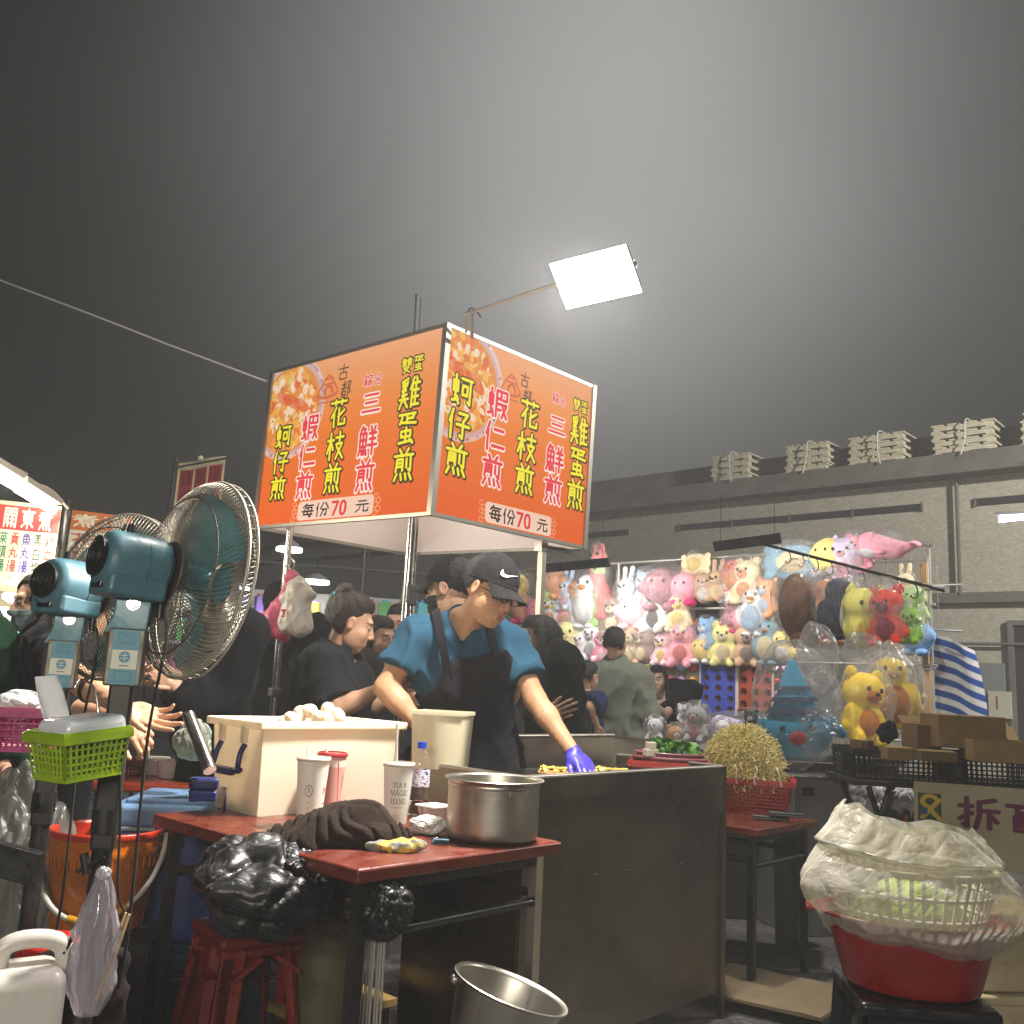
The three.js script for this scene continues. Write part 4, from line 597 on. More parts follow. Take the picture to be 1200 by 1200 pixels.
// ---------------------------------------------------------------- baskets and bags hung on the fans
{
  const p = P(91, 906, 2.0), t = thing('hanging_basket', 'lime green plastic basket of tissues hung on the nearer fan', 'basket', p, facing(p) + .62), lime = plastic('#8fae14', .4); basket(t, .15, .125, .085, .84, 11, 6, lime, { th: .0045, rim: .008 }); t.rotation.z = .1;
  part('hanger', tube([[.06, .085, -.02], [.062, .13, -.03], [.055, .17, -.04], [.03, .185, -.045], [.02, .17, -.05]], .003, 30, 6), M.chrome, t);
  const print = canvasTex(256, 256, (c, W, H) => { c.fillStyle = '#c9ccd0'; c.fillRect(0, 0, W, H); c.fillStyle = '#2a63a8'; const r = rng(6); for (let i = 0; i < 26; i++) c.fillRect(110 + r() * 90, 30 + r() * 60, 4 + r() * 14, 4 + r() * 8); });
  const tp = thing('tissue_pack', 'white tissue pack with blue print lying in the lime green basket', 'tissues', p.clone().add(V(0, .08, 0)), t.rotation.y); const pk = rbox(.135, .04, .11, .014, 0, .014, 0), u = pk.attributes.uv, ps = pk.attributes.position; for (let i = 0; i < u.count; i++) u.setXY(i, ps.getX(i) / .135 + .5, ps.getZ(i) / .11 + .5); part('wrapper', rough(pk, .006, 22, 3), mat('#ffffff', .3, 0, { map: print, clearcoat: .5, clearcoatRoughness: .2 }), tp, true); tp.rotation.z = .14;
  const ti = new THREE.PlaneGeometry(.05, .085, 8, 12), q = ti.attributes.position; for (let i = 0; i < q.count; i++) { const x = q.getX(i), y = q.getY(i); q.setXYZ(i, x * (1 - y * 2), y + .06, -.03 + .012 * Math.sin(x * 90 + y * 20) - y * .2); } ti.computeVertexNormals(); part('tissue', put(ti, -.045, .02, .0, 0, .2, 0), mat('#dfe0e2', .9), tp);
  const r = P(20, 876, 2.35), s = thing('hanging_basket', 'magenta pink plastic basket hung on the farther fan at the left edge', 'basket', r, facing(r) - .25); basket(s, .17, .11, .09, .88, 12, 6, plastic('#b02a70', .4), { th: .0045, rim: .008 }); part('hook', tube([[.075, .09, 0], [.078, .13, .0], [.07, .16, 0], [.05, .165, 0], [.045, .15, 0]], .004, 30, 8), plastic('#b02a70', .4), s);
  const bg = thing('plastic_bag', 'white plastic bag stuffed into the pink basket', 'bag', r.clone().add(V(-.01, .1, 0)), .3); part('bag_body', bag(.16, .07, .1, 21, .2, 5), mat('#cfcdcb', .35, 0, { transmission: .3, thickness: 0 }), bg);
  // clear bag with chopsticks hung on the near fan pole
  const h = P(122, 1020, 1.99), w = thing('clear_bag', 'long clear plastic bag of chopsticks hung on the nearer fan pole', 'bag', h), g = new THREE.CylinderGeometry(.02, .036, .27, 40, 40, true), gp = g.attributes.position;
  for (let i = 0; i < gp.count; i++) { const y = gp.getY(i), a = Math.atan2(gp.getZ(i), gp.getX(i)), v = .135 - y, rr = Math.min(1, .25 + v * 7) * (.036 - Math.max(0, v - .22) * .4) * (1 + .2 * Math.sin(a * 9 + nz(a, y * 9, 1) * 6) + .12 * Math.sin(a * 17 + y * 40)); gp.setXYZ(i, Math.cos(a) * rr * 1.1, y - .135, Math.sin(a) * rr * .7); } g.computeVertexNormals(); part('bag_body', g, mat('#d9d4da', .15, 0, { transmission: .8, thickness: 0 }), w); part('bag_knot', put(bag(.03, .03, .025, 3, .3, 5), 0, -.005, 0), mat('#d9d4da', .2, 0, { transmission: .6, thickness: 0 }), w);
  const c = thing('chopstick_pair', 'pair of pale wooden chopsticks poking out of the clear bag', 'chopsticks', h.clone().add(V(.02, -.24, 0))); part('chopstick', bar([-.005, 0, 0], [.03, .16, -.01], .0025), mat('#b9a070', .7), c); part('chopstick', bar([.003, 0, 0], [.038, .158, -.008], .0025), mat('#b9a070', .7), c);
  solo('string', 'black string hanging from the nearer fan down past the orange bucket', 'string', [tube([P(140, 880, 2.05), P(141, 960, 2.07), P(138, 1040, 2.09), P(148, 1075, 2.1)], .0028, 40, 6)], M.rubber); solo('pole_clamp', 'black clamp with a lever on the nearer fan pole', 'clamp', [bar(P(90, 1022, 2.06), P(122, 1004, 2.06), .004), bar(P(98, 1000, 2.06), P(102, 1024, 2.06), .009)], M.black);
}
// ---------------------------------------------------------------- behind and below the fans: second red table, bucket, coolers, canisters
{
  const near = PH(246, 921, .74), h = .74; // its visible front edge runs almost across the view
  const t = thing('folding_table', 'long red folding table with white bowls, behind the fans', 'table', V(near.x, 0, near.z), R(6)), W = 1.12, D = .5, top = painted('#a1361a', .32, { clearcoat: .3, clearcoatRoughness: .3 });
  part('tabletop', rbox(W, .034, D, .008, -W / 2, h - .017, -D / 2), top, t); for (const [x, z] of [[-.05, -.05], [-W + .05, -.05], [-.05, -D + .05], [-W + .05, -D + .05]]) part('leg', box(.028, h - .034, .028, x, (h - .034) / 2, z), M.ironDark, t); part('cross_bar', bar([-.05, h - .16, -.05], [-W + .05, h - .16, -.05], .012), M.ironDark, t);
  const bowl = (px, py, lab, r = .058) => { const p = PH(px, py, h), b = thing('foam_bowl', lab, 'bowl', p, 0, 'white bowls on the long red table'); part('bowl_wall', lathe([[0, 0], [r * .7, 0], [r * .74, .006], [r, .068], [r + .004, .07], [r + .003, .073], [r - .003, .068], [r * .68, .008], [0, .008]], 48), mat('#cfc8bd', .5, 0, { sheen: .2 }), b); return b; };
  bowl(180, 908, 'white foam bowl at the left of the three on the red table'); bowl(198, 912, 'white foam bowl in front, middle of the three on the red table'); bowl(222, 911, 'white foam bowl at the right of the three, beside the steel tube');
  const p = PH(150, 908, h), b = thing('red_basket', 'small dark red plastic basket on the long red table', 'basket', p, .1); basket(b, .13, .1, .06, .9, 9, 4, plastic('#7d1d1a', .4), { th: .005 });
  solo('steel_tube', 'shiny steel tube leaning beside the cream egg box', 'tube', [bar(P(221, 838, 2.65), P(246, 903, 2.55), .017, 20), put(new THREE.TorusGeometry(.017, .002, 6, 24), ...P(221, 838, 2.65).toArray(), 1.2, 0, 0)], M.chrome); const bb = thing('cleaning_brush', 'blue handled brush under the steel tube', 'brush', P(239, 918, 2.6), .3); part('brush_block', rbox(.075, .03, .05, .008, 0, 0, 0), plastic('#16255e', .4), bb); part('bristles', rough(rbox(.07, .03, .045, .006, 0, -.03, 0), .004, 90), plastic('#22347e', .5), bb);
  const gb = thing('plastic_bag', 'greenish clear plastic bag behind the steel tube', 'bag', P(226, 868, 3.2)); part('bag_body', bag(.13, .14, .1, 31, .25, 5), mat('#aeb8a8', .3, 0, { transmission: .55, thickness: 0 }), gb);
}
{
  const p = V(P(112, 1085, 2.95).x, 0, P(112, 1085, 2.95).z), t = thing('paint_bucket', 'orange plastic bucket with a red rim and a white carrying handle', 'bucket', p, facing(p)), or = plastic('#c06a10', .38), H = .52, y0 = .3, r0 = .125, r1 = .158;
  const yb = P(112, 1085, 2.95).y, yt = P(112, 968, 2.95).y, h = yt - yb;
  part('bucket_wall', lathe([[0, yb + .003], [r0, yb], [r0 + .004, yb + .01], [r1 - .006, yt - .07], [r1, yt - .068], [r1, yt - .05], [r1 - .004, yt - .048], [r1 - .003, yt - .02]], 64), or, t); part('wall_rib', Array.from({ length: 40 }, (_, i) => { const a = i / 40 * 6.283; return box(.004, .03, .004, Math.cos(a) * (r1 - .002), yt - .085, Math.sin(a) * (r1 - .002), 0, -a, 0); }), or, t);
  part('rim', lathe([[r1 - .004, yt - .022], [r1 + .004, yt - .02], [r1 + .007, yt - .004], [r1, yt], [r1 - .008, yt - .002], [r1 - .012, yt - .014], [r1 - .008, yt - .05]], 64), plastic('#c4341a', .36), t); part('base', cyl(r0 - .002, r0 - .002, .004, 0, yb + .006, 0), or, t);
  const hp = Array.from({ length: 15 }, (_, i) => { const a = Math.PI * i / 14, x = Math.cos(a) * (r1 + .01); return V(x, yt - .05 - Math.sin(a) * .17 + .03 * Math.cos(a), .02 + Math.sin(a) * (r1 + .02)); }); part('handle', tube(hp, .0075, 60, 8), mat('#b9b6ae', .4), t); part('grip', tube(hp.slice(5, 10), .011, 20, 10), plastic('#c08a1a', .4), t);
  part('water', cyl(r1 - .012, r1 - .012, .004, 0, yt - .06, 0), mat('#55504a', .08), t);
  const s = thing('wooden_crate', 'dark crate under the orange bucket', 'crate', p, .2); { const c1 = painted('#141211', .6); for (const e of [1, -1]) { part('crate_side', box(.36, yb, .02, 0, yb / 2, .17 * e), c1, s); part('crate_side', box(.02, yb, .32, .17 * e, yb / 2, 0), c1, s); } } part('crate_top', box(.36, .01, .36, 0, yb - .006, 0), painted('#141211', .6), s);
}
{ // coolers
  const cooler = (label, c, W, H, D, body, lid, turn, o = {}) => { const t = thing('cool_box', label, 'cooler', c, turn), m = plastic(body, .4), l = plastic(lid, .35); part('box_body', rbox(W, H * .8, D, .02, 0, H * .4, 0), m, t); const rb = []; for (let i = 0; i < 9; i++) rb.push(box(W * .05, H * .5, .006, -W * .4 + i * W * .1, H * .36, D / 2 + .001)); part('body_rib', rb, m, t); part('lid', [rbox(W + .02, H * .16, D + .02, .018, 0, H * .89, 0), rbox(W - .06, .02, D - .06, .008, 0, H * .98, 0)], l, t); part('lid_seam', rbox(W + .024, .012, D + .024, .004, 0, H * .8, 0), plastic(o.seam ?? '#9fa8b0', .4), t); part('latch', rbox(.05, .07, .012, .004, -W * .1, H * .76, D / 2 + .016), plastic(o.seam ?? '#9fa8b0', .4), t); part('side_handle', tube([[-W / 2, H * .6, -.06], [-W / 2 - .02, H * .55, -.06], [-W / 2 - .02, H * .55, .06], [-W / 2, H * .6, .06]], .007, 20, 8), l, t); return t; };
  const b = P(206, 1010, 3.25), g = V(b.x + .08, 0, b.z);
  cooler('dark teal cool box on the ground under the blue one', V(g.x, 0, g.z), .62, .36, .42, '#12303c', '#1d5167', TURN - .72, { seam: '#0d1c24' });
  cooler('blue cool box with a pale blue lid, on top of the dark teal one', V(g.x, .361, g.z), .5, .42, .36, '#28407e', '#7292bb', TURN - .72);
  const q = P(285, 955, 3.1), bb = thing('blue_bin', 'bright blue plastic bin beside the cool box', 'bin', V(q.x, 0, q.z - .02), .5); part('bin_wall', lathe([[.09, 0], [.1, .01], [.125, .83], [.13, .84], [.122, .84], [.096, .012]], 4).rotateY(Math.PI / 4).toNonIndexed(), plastic('#1226a8', .4), bb); part('base', box(.13, .006, .13, 0, .006, 0), plastic('#1226a8', .4), bb); part('clip', rbox(.05, .05, .03, .008, 0, .82, .1), plastic('#161f70', .4), bb);
}
{ // white canister, red lid jar, dark cloth, plastic sheets at the left edge
  const c = P(2, 1190, 1.95), t = thing('jerrycan', 'white plastic jerrycan with a red cap at the lower left corner', 'jerrycan', V(c.x, 0, c.z), facing(c) + .15), m = mat('#cfcbc2', .42, 0, { roughnessMap: T.smudge, roughness: .9, transmission: .15, thickness: 0 }), top = P(18, 1132, 1.95).y;
  part('can_body', [rbox(.2, top, .15, .03, 0, top / 2, 0)], m, t); part('handle', [tube([[-.02, top - .01, 0], [-.01, top + .035, 0], [.04, top + .045, 0], [.09, top + .03, 0], [.105, top - .02, 0]], .018, 30, 12)], m, t); part('neck', lathe([[.045, top - .01], [.035, top + .02], [.026, top + .03]], 24).translate(-.07, 0, 0), m, t); part('cap', [cyl(.03, .03, .028, -.07, top + .04, 0)], plastic('#b3221c', .35), t); part('cap_rib', Array.from({ length: 24 }, (_, i) => box(.003, .024, .003, -.07 + Math.cos(i * .2618) * .03, top + .04, Math.sin(i * .2618) * .03)), plastic('#b3221c', .35), t);
  const j = P(64, 1100, 2.4), u = thing('lidded_jar', 'jar with a round red lid behind the jerrycan', 'jar', V(j.x, 0, j.z)); part('jar_wall', lathe([[0, 0], [.075, 0], [.08, .01], [.08, j.y - .05], [.07, j.y - .02]], 32), mat('#b3a29a', .3, 0, { transmission: .3, thickness: 0 }), u); part('lid', lathe([[.082, j.y - .045], [.083, j.y - .01], [.078, j.y - .002], [.06, j.y + .004], [.05, j.y], [0, j.y]], 40), plastic('#b8201f', .33), u);
  const k = P(88, 1160, 2.16), s = new Soft(.03), b = (x, y, z) => V(x, y, z); s.limb(b(-.06, .05, 0), b(.09, .07, 0), .035, .03).limb(b(-.07, .03, 0), b(-.075, -.5, .02), .04, .06).limb(b(0, .03, 0), b(.01, -.5, .02), .05, .07).limb(b(.08, .05, 0), b(.1, -.5, .02), .035, .06); s.bump = (x, y, z) => .011 * Math.pow(Math.abs(Math.sin(x * 48 + nz(x * 6, y * 5, z * 6) * 7 + y * 4)), .7) + .008 * nz(x * 18, y * 11, z * 18) + .002 * nz(x * 70, y * 70, z * 70);
  solo('apron_cloth', 'dark maroon apron cloth hanging at the foot of the nearer fan', 'cloth', [s.mesh(.008)], fabric('#1c0f11')).position.copy(k); solo('apron_strap', 'dark strap running from the fan clamp to the maroon apron cloth', 'strap', [tube([P(118, 1022, 2.04), P(104, 1055, 2.03), P(84, 1100, 2.0), P(74, 1118, 1.99)], .004, 24, 6)], fabric('#1a1012'));
  const w = thing('plastic_sheet', 'clear crumpled plastic sheets heaped at the left edge', 'plastic', P(22, 1010, 3.0)); part('sheet', put(bag(.32, .62, .2, 41, .3, 5), 0, -.02, 0), mat('#b5b8b0', .2, 0, { transmission: .72, thickness: 0 }), w); part('sheet', put(bag(.18, .5, .16, 44, .3, 5), .1, -.14, .08), mat('#b5b8b0', .2, 0, { transmission: .72, thickness: 0 }), w);
  const bl = P(14, 1010, 2.3); solo('black_board', 'black flat board jutting in at the left edge', 'board', [rbox(.12, .075, .03, .004, 0, 0, 0, 0, .2, -.25)], M.black).position.copy(bl);
}
// ---------------------------------------------------------------- right of the cart: red table with bean sprouts, bag over the basin, boxes, crates
const T2H = .655, T2 = PH(887, 972, T2H);
redTable('red folding table holding the bean sprouts, right of the cart', V(T2.x, 0, T2.z), along(957, T2, DR) + .02, .85, T2H);
{
  const rnd = rng(77), p = PH(878, 949, T2H + .001), t = thing('sprout_basket', 'bright red plastic basket under the heap of bean sprouts', 'basket', p, facing(p) - .05), red = plastic('#b3230f', .38); basket(t, .36, .27, .13, .82, 22, 9, red, { th: .0055, rim: .022 }); t.scale.setScalar(1.13);
  // bean sprouts: pale curved strands with yellow heads
  const h = thing('bean_sprouts', 'tall heap of pale yellow bean sprouts in the red basket', 'bean sprouts', p.clone().add(V(0, .115, 0)), t.rotation.y), core = new THREE.SphereGeometry(1, 40, 24); core.scale(.14, .165, .115); part('sprout_core', rough(put(core, -.02, .05, 0), .012, 30), mat('#b39a3a', .8, 0, { bumpMap: T.grain, bumpScale: .006 }), h);
  const strand = (k) => { const pts = [], a = rng(100 + k); let d = V(0, 0, 1), q = V(0, 0, 0); for (let i = 0; i < 6; i++) { pts.push(q.clone()); d.x += (a() - .5) * .8; d.y += (a() - .5) * .8; d.normalize(); q.addScaledVector(d, .011); } return new THREE.TubeGeometry(new THREE.CatmullRomCurve3(pts), 10, .0019, 5); };
  const heads = new THREE.SphereGeometry(.0042, 8, 6); heads.scale(1, .8, 1.6);
  const many = (name, g, m, n, f) => { const im = new THREE.InstancedMesh(fix(g), m, n); im.name = name; const d = new THREE.Object3D(), c = new THREE.Color(); for (let i = 0; i < n; i++) { const a = rnd() * 6.283, v = rnd() * 1.25 - .22, ph = Math.acos(Math.min(1, Math.max(-1, v))), r = .97 + rnd() * .07; d.position.set(-.02 + Math.sin(ph) * Math.cos(a) * .14 * r, .05 + Math.cos(ph) * .165 * r, Math.sin(ph) * Math.sin(a) * .115 * r); { const nn = V(Math.sin(ph) * Math.cos(a), Math.cos(ph), Math.sin(ph) * Math.sin(a)), tt = V(rnd() - .5, rnd() - .5, rnd() - .5); tt.addScaledVector(nn, -tt.dot(nn) + (rnd() - .4) * .1).normalize(); d.quaternion.setFromUnitVectors(V(0, 0, 1), tt); } d.updateMatrix(); im.setMatrixAt(i, d.matrix); f(c, rnd()); im.setColorAt(i, c); } im.castShadow = im.receiveShadow = true; im.userData.kind = 'stuff'; h.add(im); }; h.scale.setScalar(1.18);
  const sm = mat('#ffffff', .45, 0, { transmission: .2, thickness: 0 });
  for (let k = 0; k < 4; k++) many('sprout_strand', strand(k), sm, 620, (c, r) => c.setRGB(.68 + .16 * r, .58 + .18 * r, .18 + .2 * r)); many('sprout_head', heads, mat('#ffffff', .5), 420, (c, r) => c.setRGB(.62, .45 + .1 * r, .06));
  for (const [x, y, o] of [[.03, .1, 0], [.11, .1, .02], [-.05, .1, .01]]) part('loose_sprout', tube([[x, y - .01, .15], [x + .008, y - .03, .155], [x - .004 + o, y - .06, .152], [x + o, y - .085, .15]], .0024, 16, 6), sm, h);
  // second red basket behind, with the mauve oval colander of greens
  const q = P(785, 901, 4.0), u = thing('red_basket', 'flat red basket under the mauve bowl of greens', 'basket', q.clone().add(V(0, -.03, 0)), facing(q)); basket(u, .32, .2, .055, .9, 18, 3, red, { th: .0055, rim: .018 });
  const o = thing('mauve_bowl', 'mauve oval plastic bowl of green leaves', 'bowl', q.clone().add(V(0, -.0, 0)), facing(q)), mv = plastic('#9a5560', .45), bw = lathe([[0, .002], [.09, .0], [.105, .012], [.125, .06], [.132, .062], [.131, .068], [.118, .062], [.1, .014], [0, .006]], 60); bw.scale(1.12, 1, .8); part('bowl_wall', bw, mv, o); const bt = new THREE.TorusGeometry(.132, .0065, 8, 60); bt.rotateX(Math.PI / 2); bt.scale(1.12, 1, .8); bt.translate(0, .045, 0); part('bowl_band', bt, mv, o);
  const leaves = thing('green_leaves', 'bright green salad leaves in the mauve bowl', 'leaves', o.position.clone().add(V(0, .05, 0)), o.rotation.y), lm = [mat('#3d7a12', .5, 0, { transmission: .3, thickness: 0 }), mat('#5f9a1e', .5, 0, { transmission: .3, thickness: 0 }), mat('#2c5c0f', .5, 0, { transmission: .3, thickness: 0 })];
  for (let i = 0; i < 34; i++) { const g = new THREE.PlaneGeometry(.055, .075, 6, 8), pp = g.attributes.position; for (let j = 0; j < pp.count; j++) { const x = pp.getX(j), y = pp.getY(j), w = Math.sqrt(Math.max(0, 1 - Math.pow(y / .039, 2))) * .9 + .1; pp.setXYZ(j, x * w, y, .012 * Math.sin(x * 120 + i) + .008 * Math.cos(y * 130 + i)); } g.computeVertexNormals(); part('leaf', put(g, -.02 + (rnd() - .3) * .17, .01 + rnd() * .035, (rnd() - .5) * .12, -1.2 + rnd() * 1.6, rnd() * 6.3, rnd() * 2), lm[i % 3], leaves); }
  const tf = thing('tofu_block', 'pale block of tofu at the left end of the mauve bowl', 'tofu', o.position.clone().addScaledVector(DR, -.06).add(V(-.05, .05, .02)), .4); part('block', rbox(.055, .03, .04, .004, 0, .015, 0), mat('#c9c1ae', .6), tf); part('block', rbox(.035, .028, .035, .004, .0, .044, 0), mat('#c9c1ae', .6), tf);
  // black rolled tongs on the table edge
  for (const [px, py, d, l, lab] of [[903, 961, 0, .155, 'black half-round trough lying lowest on the red table edge'], [922, 957, .02, .15, 'black half-round trough lying on top of the other one']]) { const c = PH(px, py, T2H + .002 + d), w = thing('black_trough', lab, 'trough', c, facing(c) + .06), g = new THREE.CylinderGeometry(.017, .017, l, 20, 1, true, 0, Math.PI); g.rotateZ(Math.PI / 2); g.rotateX(-Math.PI / 2 * 0); part('trough_wall', [g.translate(0, .004, 0)], mat('#0f0f0f', .35, .2), w); part('fold', bar([-l / 2, .004, .017], [l / 2, .004, .017], .003), M.black, w); }
}
{ // steel cabinet behind
  const c = P(938, 1010, 5.3), t = thing('steel_cabinet', 'pale steel cabinet with a hand hole, behind the red table', 'cabinet', V(c.x, 0, c.z), TURN - .55), H = P(948, 908, 5.3).y; part('cabinet_body', rbox(.34, H, .4, .008, 0, H / 2, 0), mat('#8f8f8d', .4, .55, { roughnessMap: T.steelRough, roughness: .9 }), t); part('hand_hole', rbox(.07, .045, .006, .003, -.08, H - .07, .2), mat('#1b1714', .8), t); part('top_rim', rbox(.36, .02, .42, .005, 0, H, 0), M.steel, t);
  const d = P(922, 1080, 4.9), u = thing('waste_bin', 'tall grey bin standing under the red table', 'bin', V(d.x, 0, d.z), .2); part('bin_wall', lathe([[.045, 0], [.055, .01], [.068, .56], [.071, .58], [.066, .58], [.05, .01]], 28), mat('#3c3b39', .45), u); part('bin_lid', lathe([[0, .6], [.06, .595], [.074, .58], [.074, .565]], 28), mat('#5c5b58', .45), u);
  const e = PH(905, 1160, .05), w = thing('cardboard_sheet', 'brown cardboard sheet lying on the ground under the red table', 'cardboard', e, TURN + .2); part('sheet', rough(new THREE.BoxGeometry(.46, .012, .5, 14, 1, 14), .006, 7, 2), mat('#6b5c44', .9, 0, { map: T.wear }), w); part('flap', box(.46, .01, .12, 0, .04, .29, -.7, 0, 0), mat('#6f6048', .9, 0, { map: T.wear }), w);
}
{ // basin on a stool, white colander, big clear bag
  const c = P(1066, 1072, 2.25), x = V(c.x, 0, c.z), yr = c.y, f = facing(c), s = thing('plastic_stool', 'black plastic stool under the red basin', 'stool', x, f + .3), bk = plastic('#151518', .4), sh = yr - .155;
  part('seat', rbox(.29, .03, .27, .012, 0, sh - .015, 0), bk, s); for (const [a, b] of [[1, 1], [1, -1], [-1, 1], [-1, -1]]) part('leg', [beam([a * .115, sh - .02, b * .105], [a * .15, 0, b * .14], .045, .012), beam([a * .125, sh - .02, b * .095], [a * .16, 0, b * .13], .012, .045)], bk, s); for (const z of [.115, -.115]) part('brace', prism([[-.13, sh - .03], [.13, sh - .03], [.12, sh - .12], [.08, sh - .075], [0, sh - .06], [-.08, sh - .075], [-.12, sh - .12]], .012).translate(0, 0, z), bk, s);
  const b = thing('red_basin', 'deep red oval plastic basin on the black stool', 'basin', V(x.x, sh, x.z), f + .12); b.scale.set(.93, .84, .9); const rm = plastic('#7e0f0d', .36), bg = lathe([[0, .003], [.13, 0], [.145, .012], [.186, .175], [.205, .18], [.206, .19], [.19, .188], [.178, .175], [.14, .016], [0, .01]], 72); bg.scale(1.06, 1, .85); part('basin_wall', bg, rm, b); part('lug', rbox(.04, .012, .07, .005, .222, .182, 0), rm, b); part('lug', rbox(.04, .012, .07, .005, -.222, .182, 0), rm, b);
  const k = thing('white_colander', 'white slotted plastic colander standing in the red basin', 'colander', V(x.x, sh + .02, x.z), f + .12); k.scale.setScalar(.88); const wm = plastic('#c8c8c0', .4), gs = []; const n = 46, H = .275, r0 = .125, r1 = .2, at = (a, v) => V(Math.cos(a) * (r0 + (r1 - r0) * v) * 1.06, H * v, Math.sin(a) * (r0 + (r1 - r0) * v) * .85); for (let i = 0; i < n; i++) { const a = i / n * 6.283; gs.push(beam(at(a, 0), at(a, 1), .009, .004, V(Math.cos(a), 0, Math.sin(a)))); } for (const v of [0, .22, .42, .6, .8, 1]) { const pts = []; for (let i = 0; i < 40; i++) pts.push(at(i / 40 * 6.283, v)); gs.push(tube(pts, v === 1 ? .009 : .005, 80, 6, true)); } part('colander_wall', gs, wm, k); part('base', new THREE.CylinderGeometry(.125, .125, .006, 40).scale(1.06, 1, .85), wm, k);
  const v = thing('cabbage_heap', 'shredded green cabbage showing through the colander slots', 'vegetables', V(x.x, sh + .03, x.z)); v.scale.setScalar(.88); part('cabbage_pile', rough(put(new THREE.SphereGeometry(1, 40, 20).scale(.15, .13, .12), 0, .1, 0), .015, 24), mat('#7d9440', .8, 0, { bumpMap: T.grain, bumpScale: .01 }), v);
  // the bag: a skirt folded over the colander's rim
  const w = thing('big_clear_bag', 'large cloudy plastic bag folded over the colander on the stool', 'bag', V(x.x, sh, x.z), f); w.scale.setScalar(.9); const g = new THREE.CylinderGeometry(1, 1, 1, 150, 60, true), p = g.attributes.position;
  for (let i = 0; i < p.count; i++) { const v0 = p.getY(i) + .5, a = Math.atan2(p.getZ(i), p.getX(i)), lump = nz(Math.cos(a) * 1.6 + 4, v0 * 1.6, Math.sin(a) * 1.6), fine = nz(Math.cos(a) * 5, v0 * 7, Math.sin(a) * 5 + 3) * .5 - .6 * Math.pow(1 - Math.abs(nz(Math.cos(a) * 3 + v0 * 2, v0 * 3 + 7, Math.sin(a) * 3)), 6), left = Math.max(0, -Math.cos(a)), prof = v0 < .1 ? .17 + v0 * .5 : v0 < .75 ? .205 + .055 * Math.sin((v0 - .1) / .65 * Math.PI) + .01 : .235 - (v0 - .75) * .28; const r = prof * .95 + .02 * lump + .014 * fine, y = .105 + v0 * .285 + (v0 > .6 ? (v0 - .6) * (.12 * left * left + .06 * nz(Math.cos(a) * 2.2, 8, Math.sin(a) * 2.2)) : 0) - (v0 < .3 ? (.3 - v0) * .14 * nz(Math.cos(a) * 1.5, 2, Math.sin(a) * 1.5) : 0); p.setXYZ(i, Math.cos(a) * r * 1.02, y, Math.sin(a) * r * .84); }
  g.computeVertexNormals(); const film = mat('#dcd8ca', .42, 0, { transmission: .78, thickness: 0, ior: 1.4, specularIntensity: .6, bumpMap: again(T.crease, 1.1), bumpScale: .003 }); part('bag_skirt', g, film, w); const g2 = new THREE.CylinderGeometry(1, 1, 1, 120, 16, true), p2 = g2.attributes.position; for (let i = 0; i < p2.count; i++) { const v0 = p2.getY(i) + .5, a = Math.atan2(p2.getZ(i), p2.getX(i)), left = Math.max(0, -Math.cos(a)), r = .165 + .03 * (1 - v0) + .012 * nz(Math.cos(a) * 4, v0 * 4, Math.sin(a) * 4); p2.setXYZ(i, Math.cos(a) * r, .375 - (1 - v0) * .07 + .4 * (.12 * left * left + .06 * nz(Math.cos(a) * 2.2, 8, Math.sin(a) * 2.2)), Math.sin(a) * r * .82); } g2.computeVertexNormals(); part('bag_mouth', g2, film, w);
}
{ // cream storage boxes at the right edge
  const c = P(1166, 1180, 2.75), cm = plastic('#b5a888', .45); let y = 0; for (const [i, lab] of [[0, 'lower cream plastic storage box at the right edge'], [1, 'upper cream plastic storage box at the right edge, behind the basin']]) { const h = i ? P(1166, 1058, 2.75).y - y : P(1166, 1150, 2.75).y; const t = thing('cream_box', lab, 'box', V(c.x, y, c.z), .12); const g = lathe([[.14, 0], [.145, .006], [.162, h - .02]], 4).rotateY(Math.PI / 4).toNonIndexed(); g.scale(1.15, 1, .95); part('box_wall', g, cm, t); part('lid', [rbox(.29, .026, .245, .008, 0, h - .014, 0)], cm, t); y += h + .001; }
}
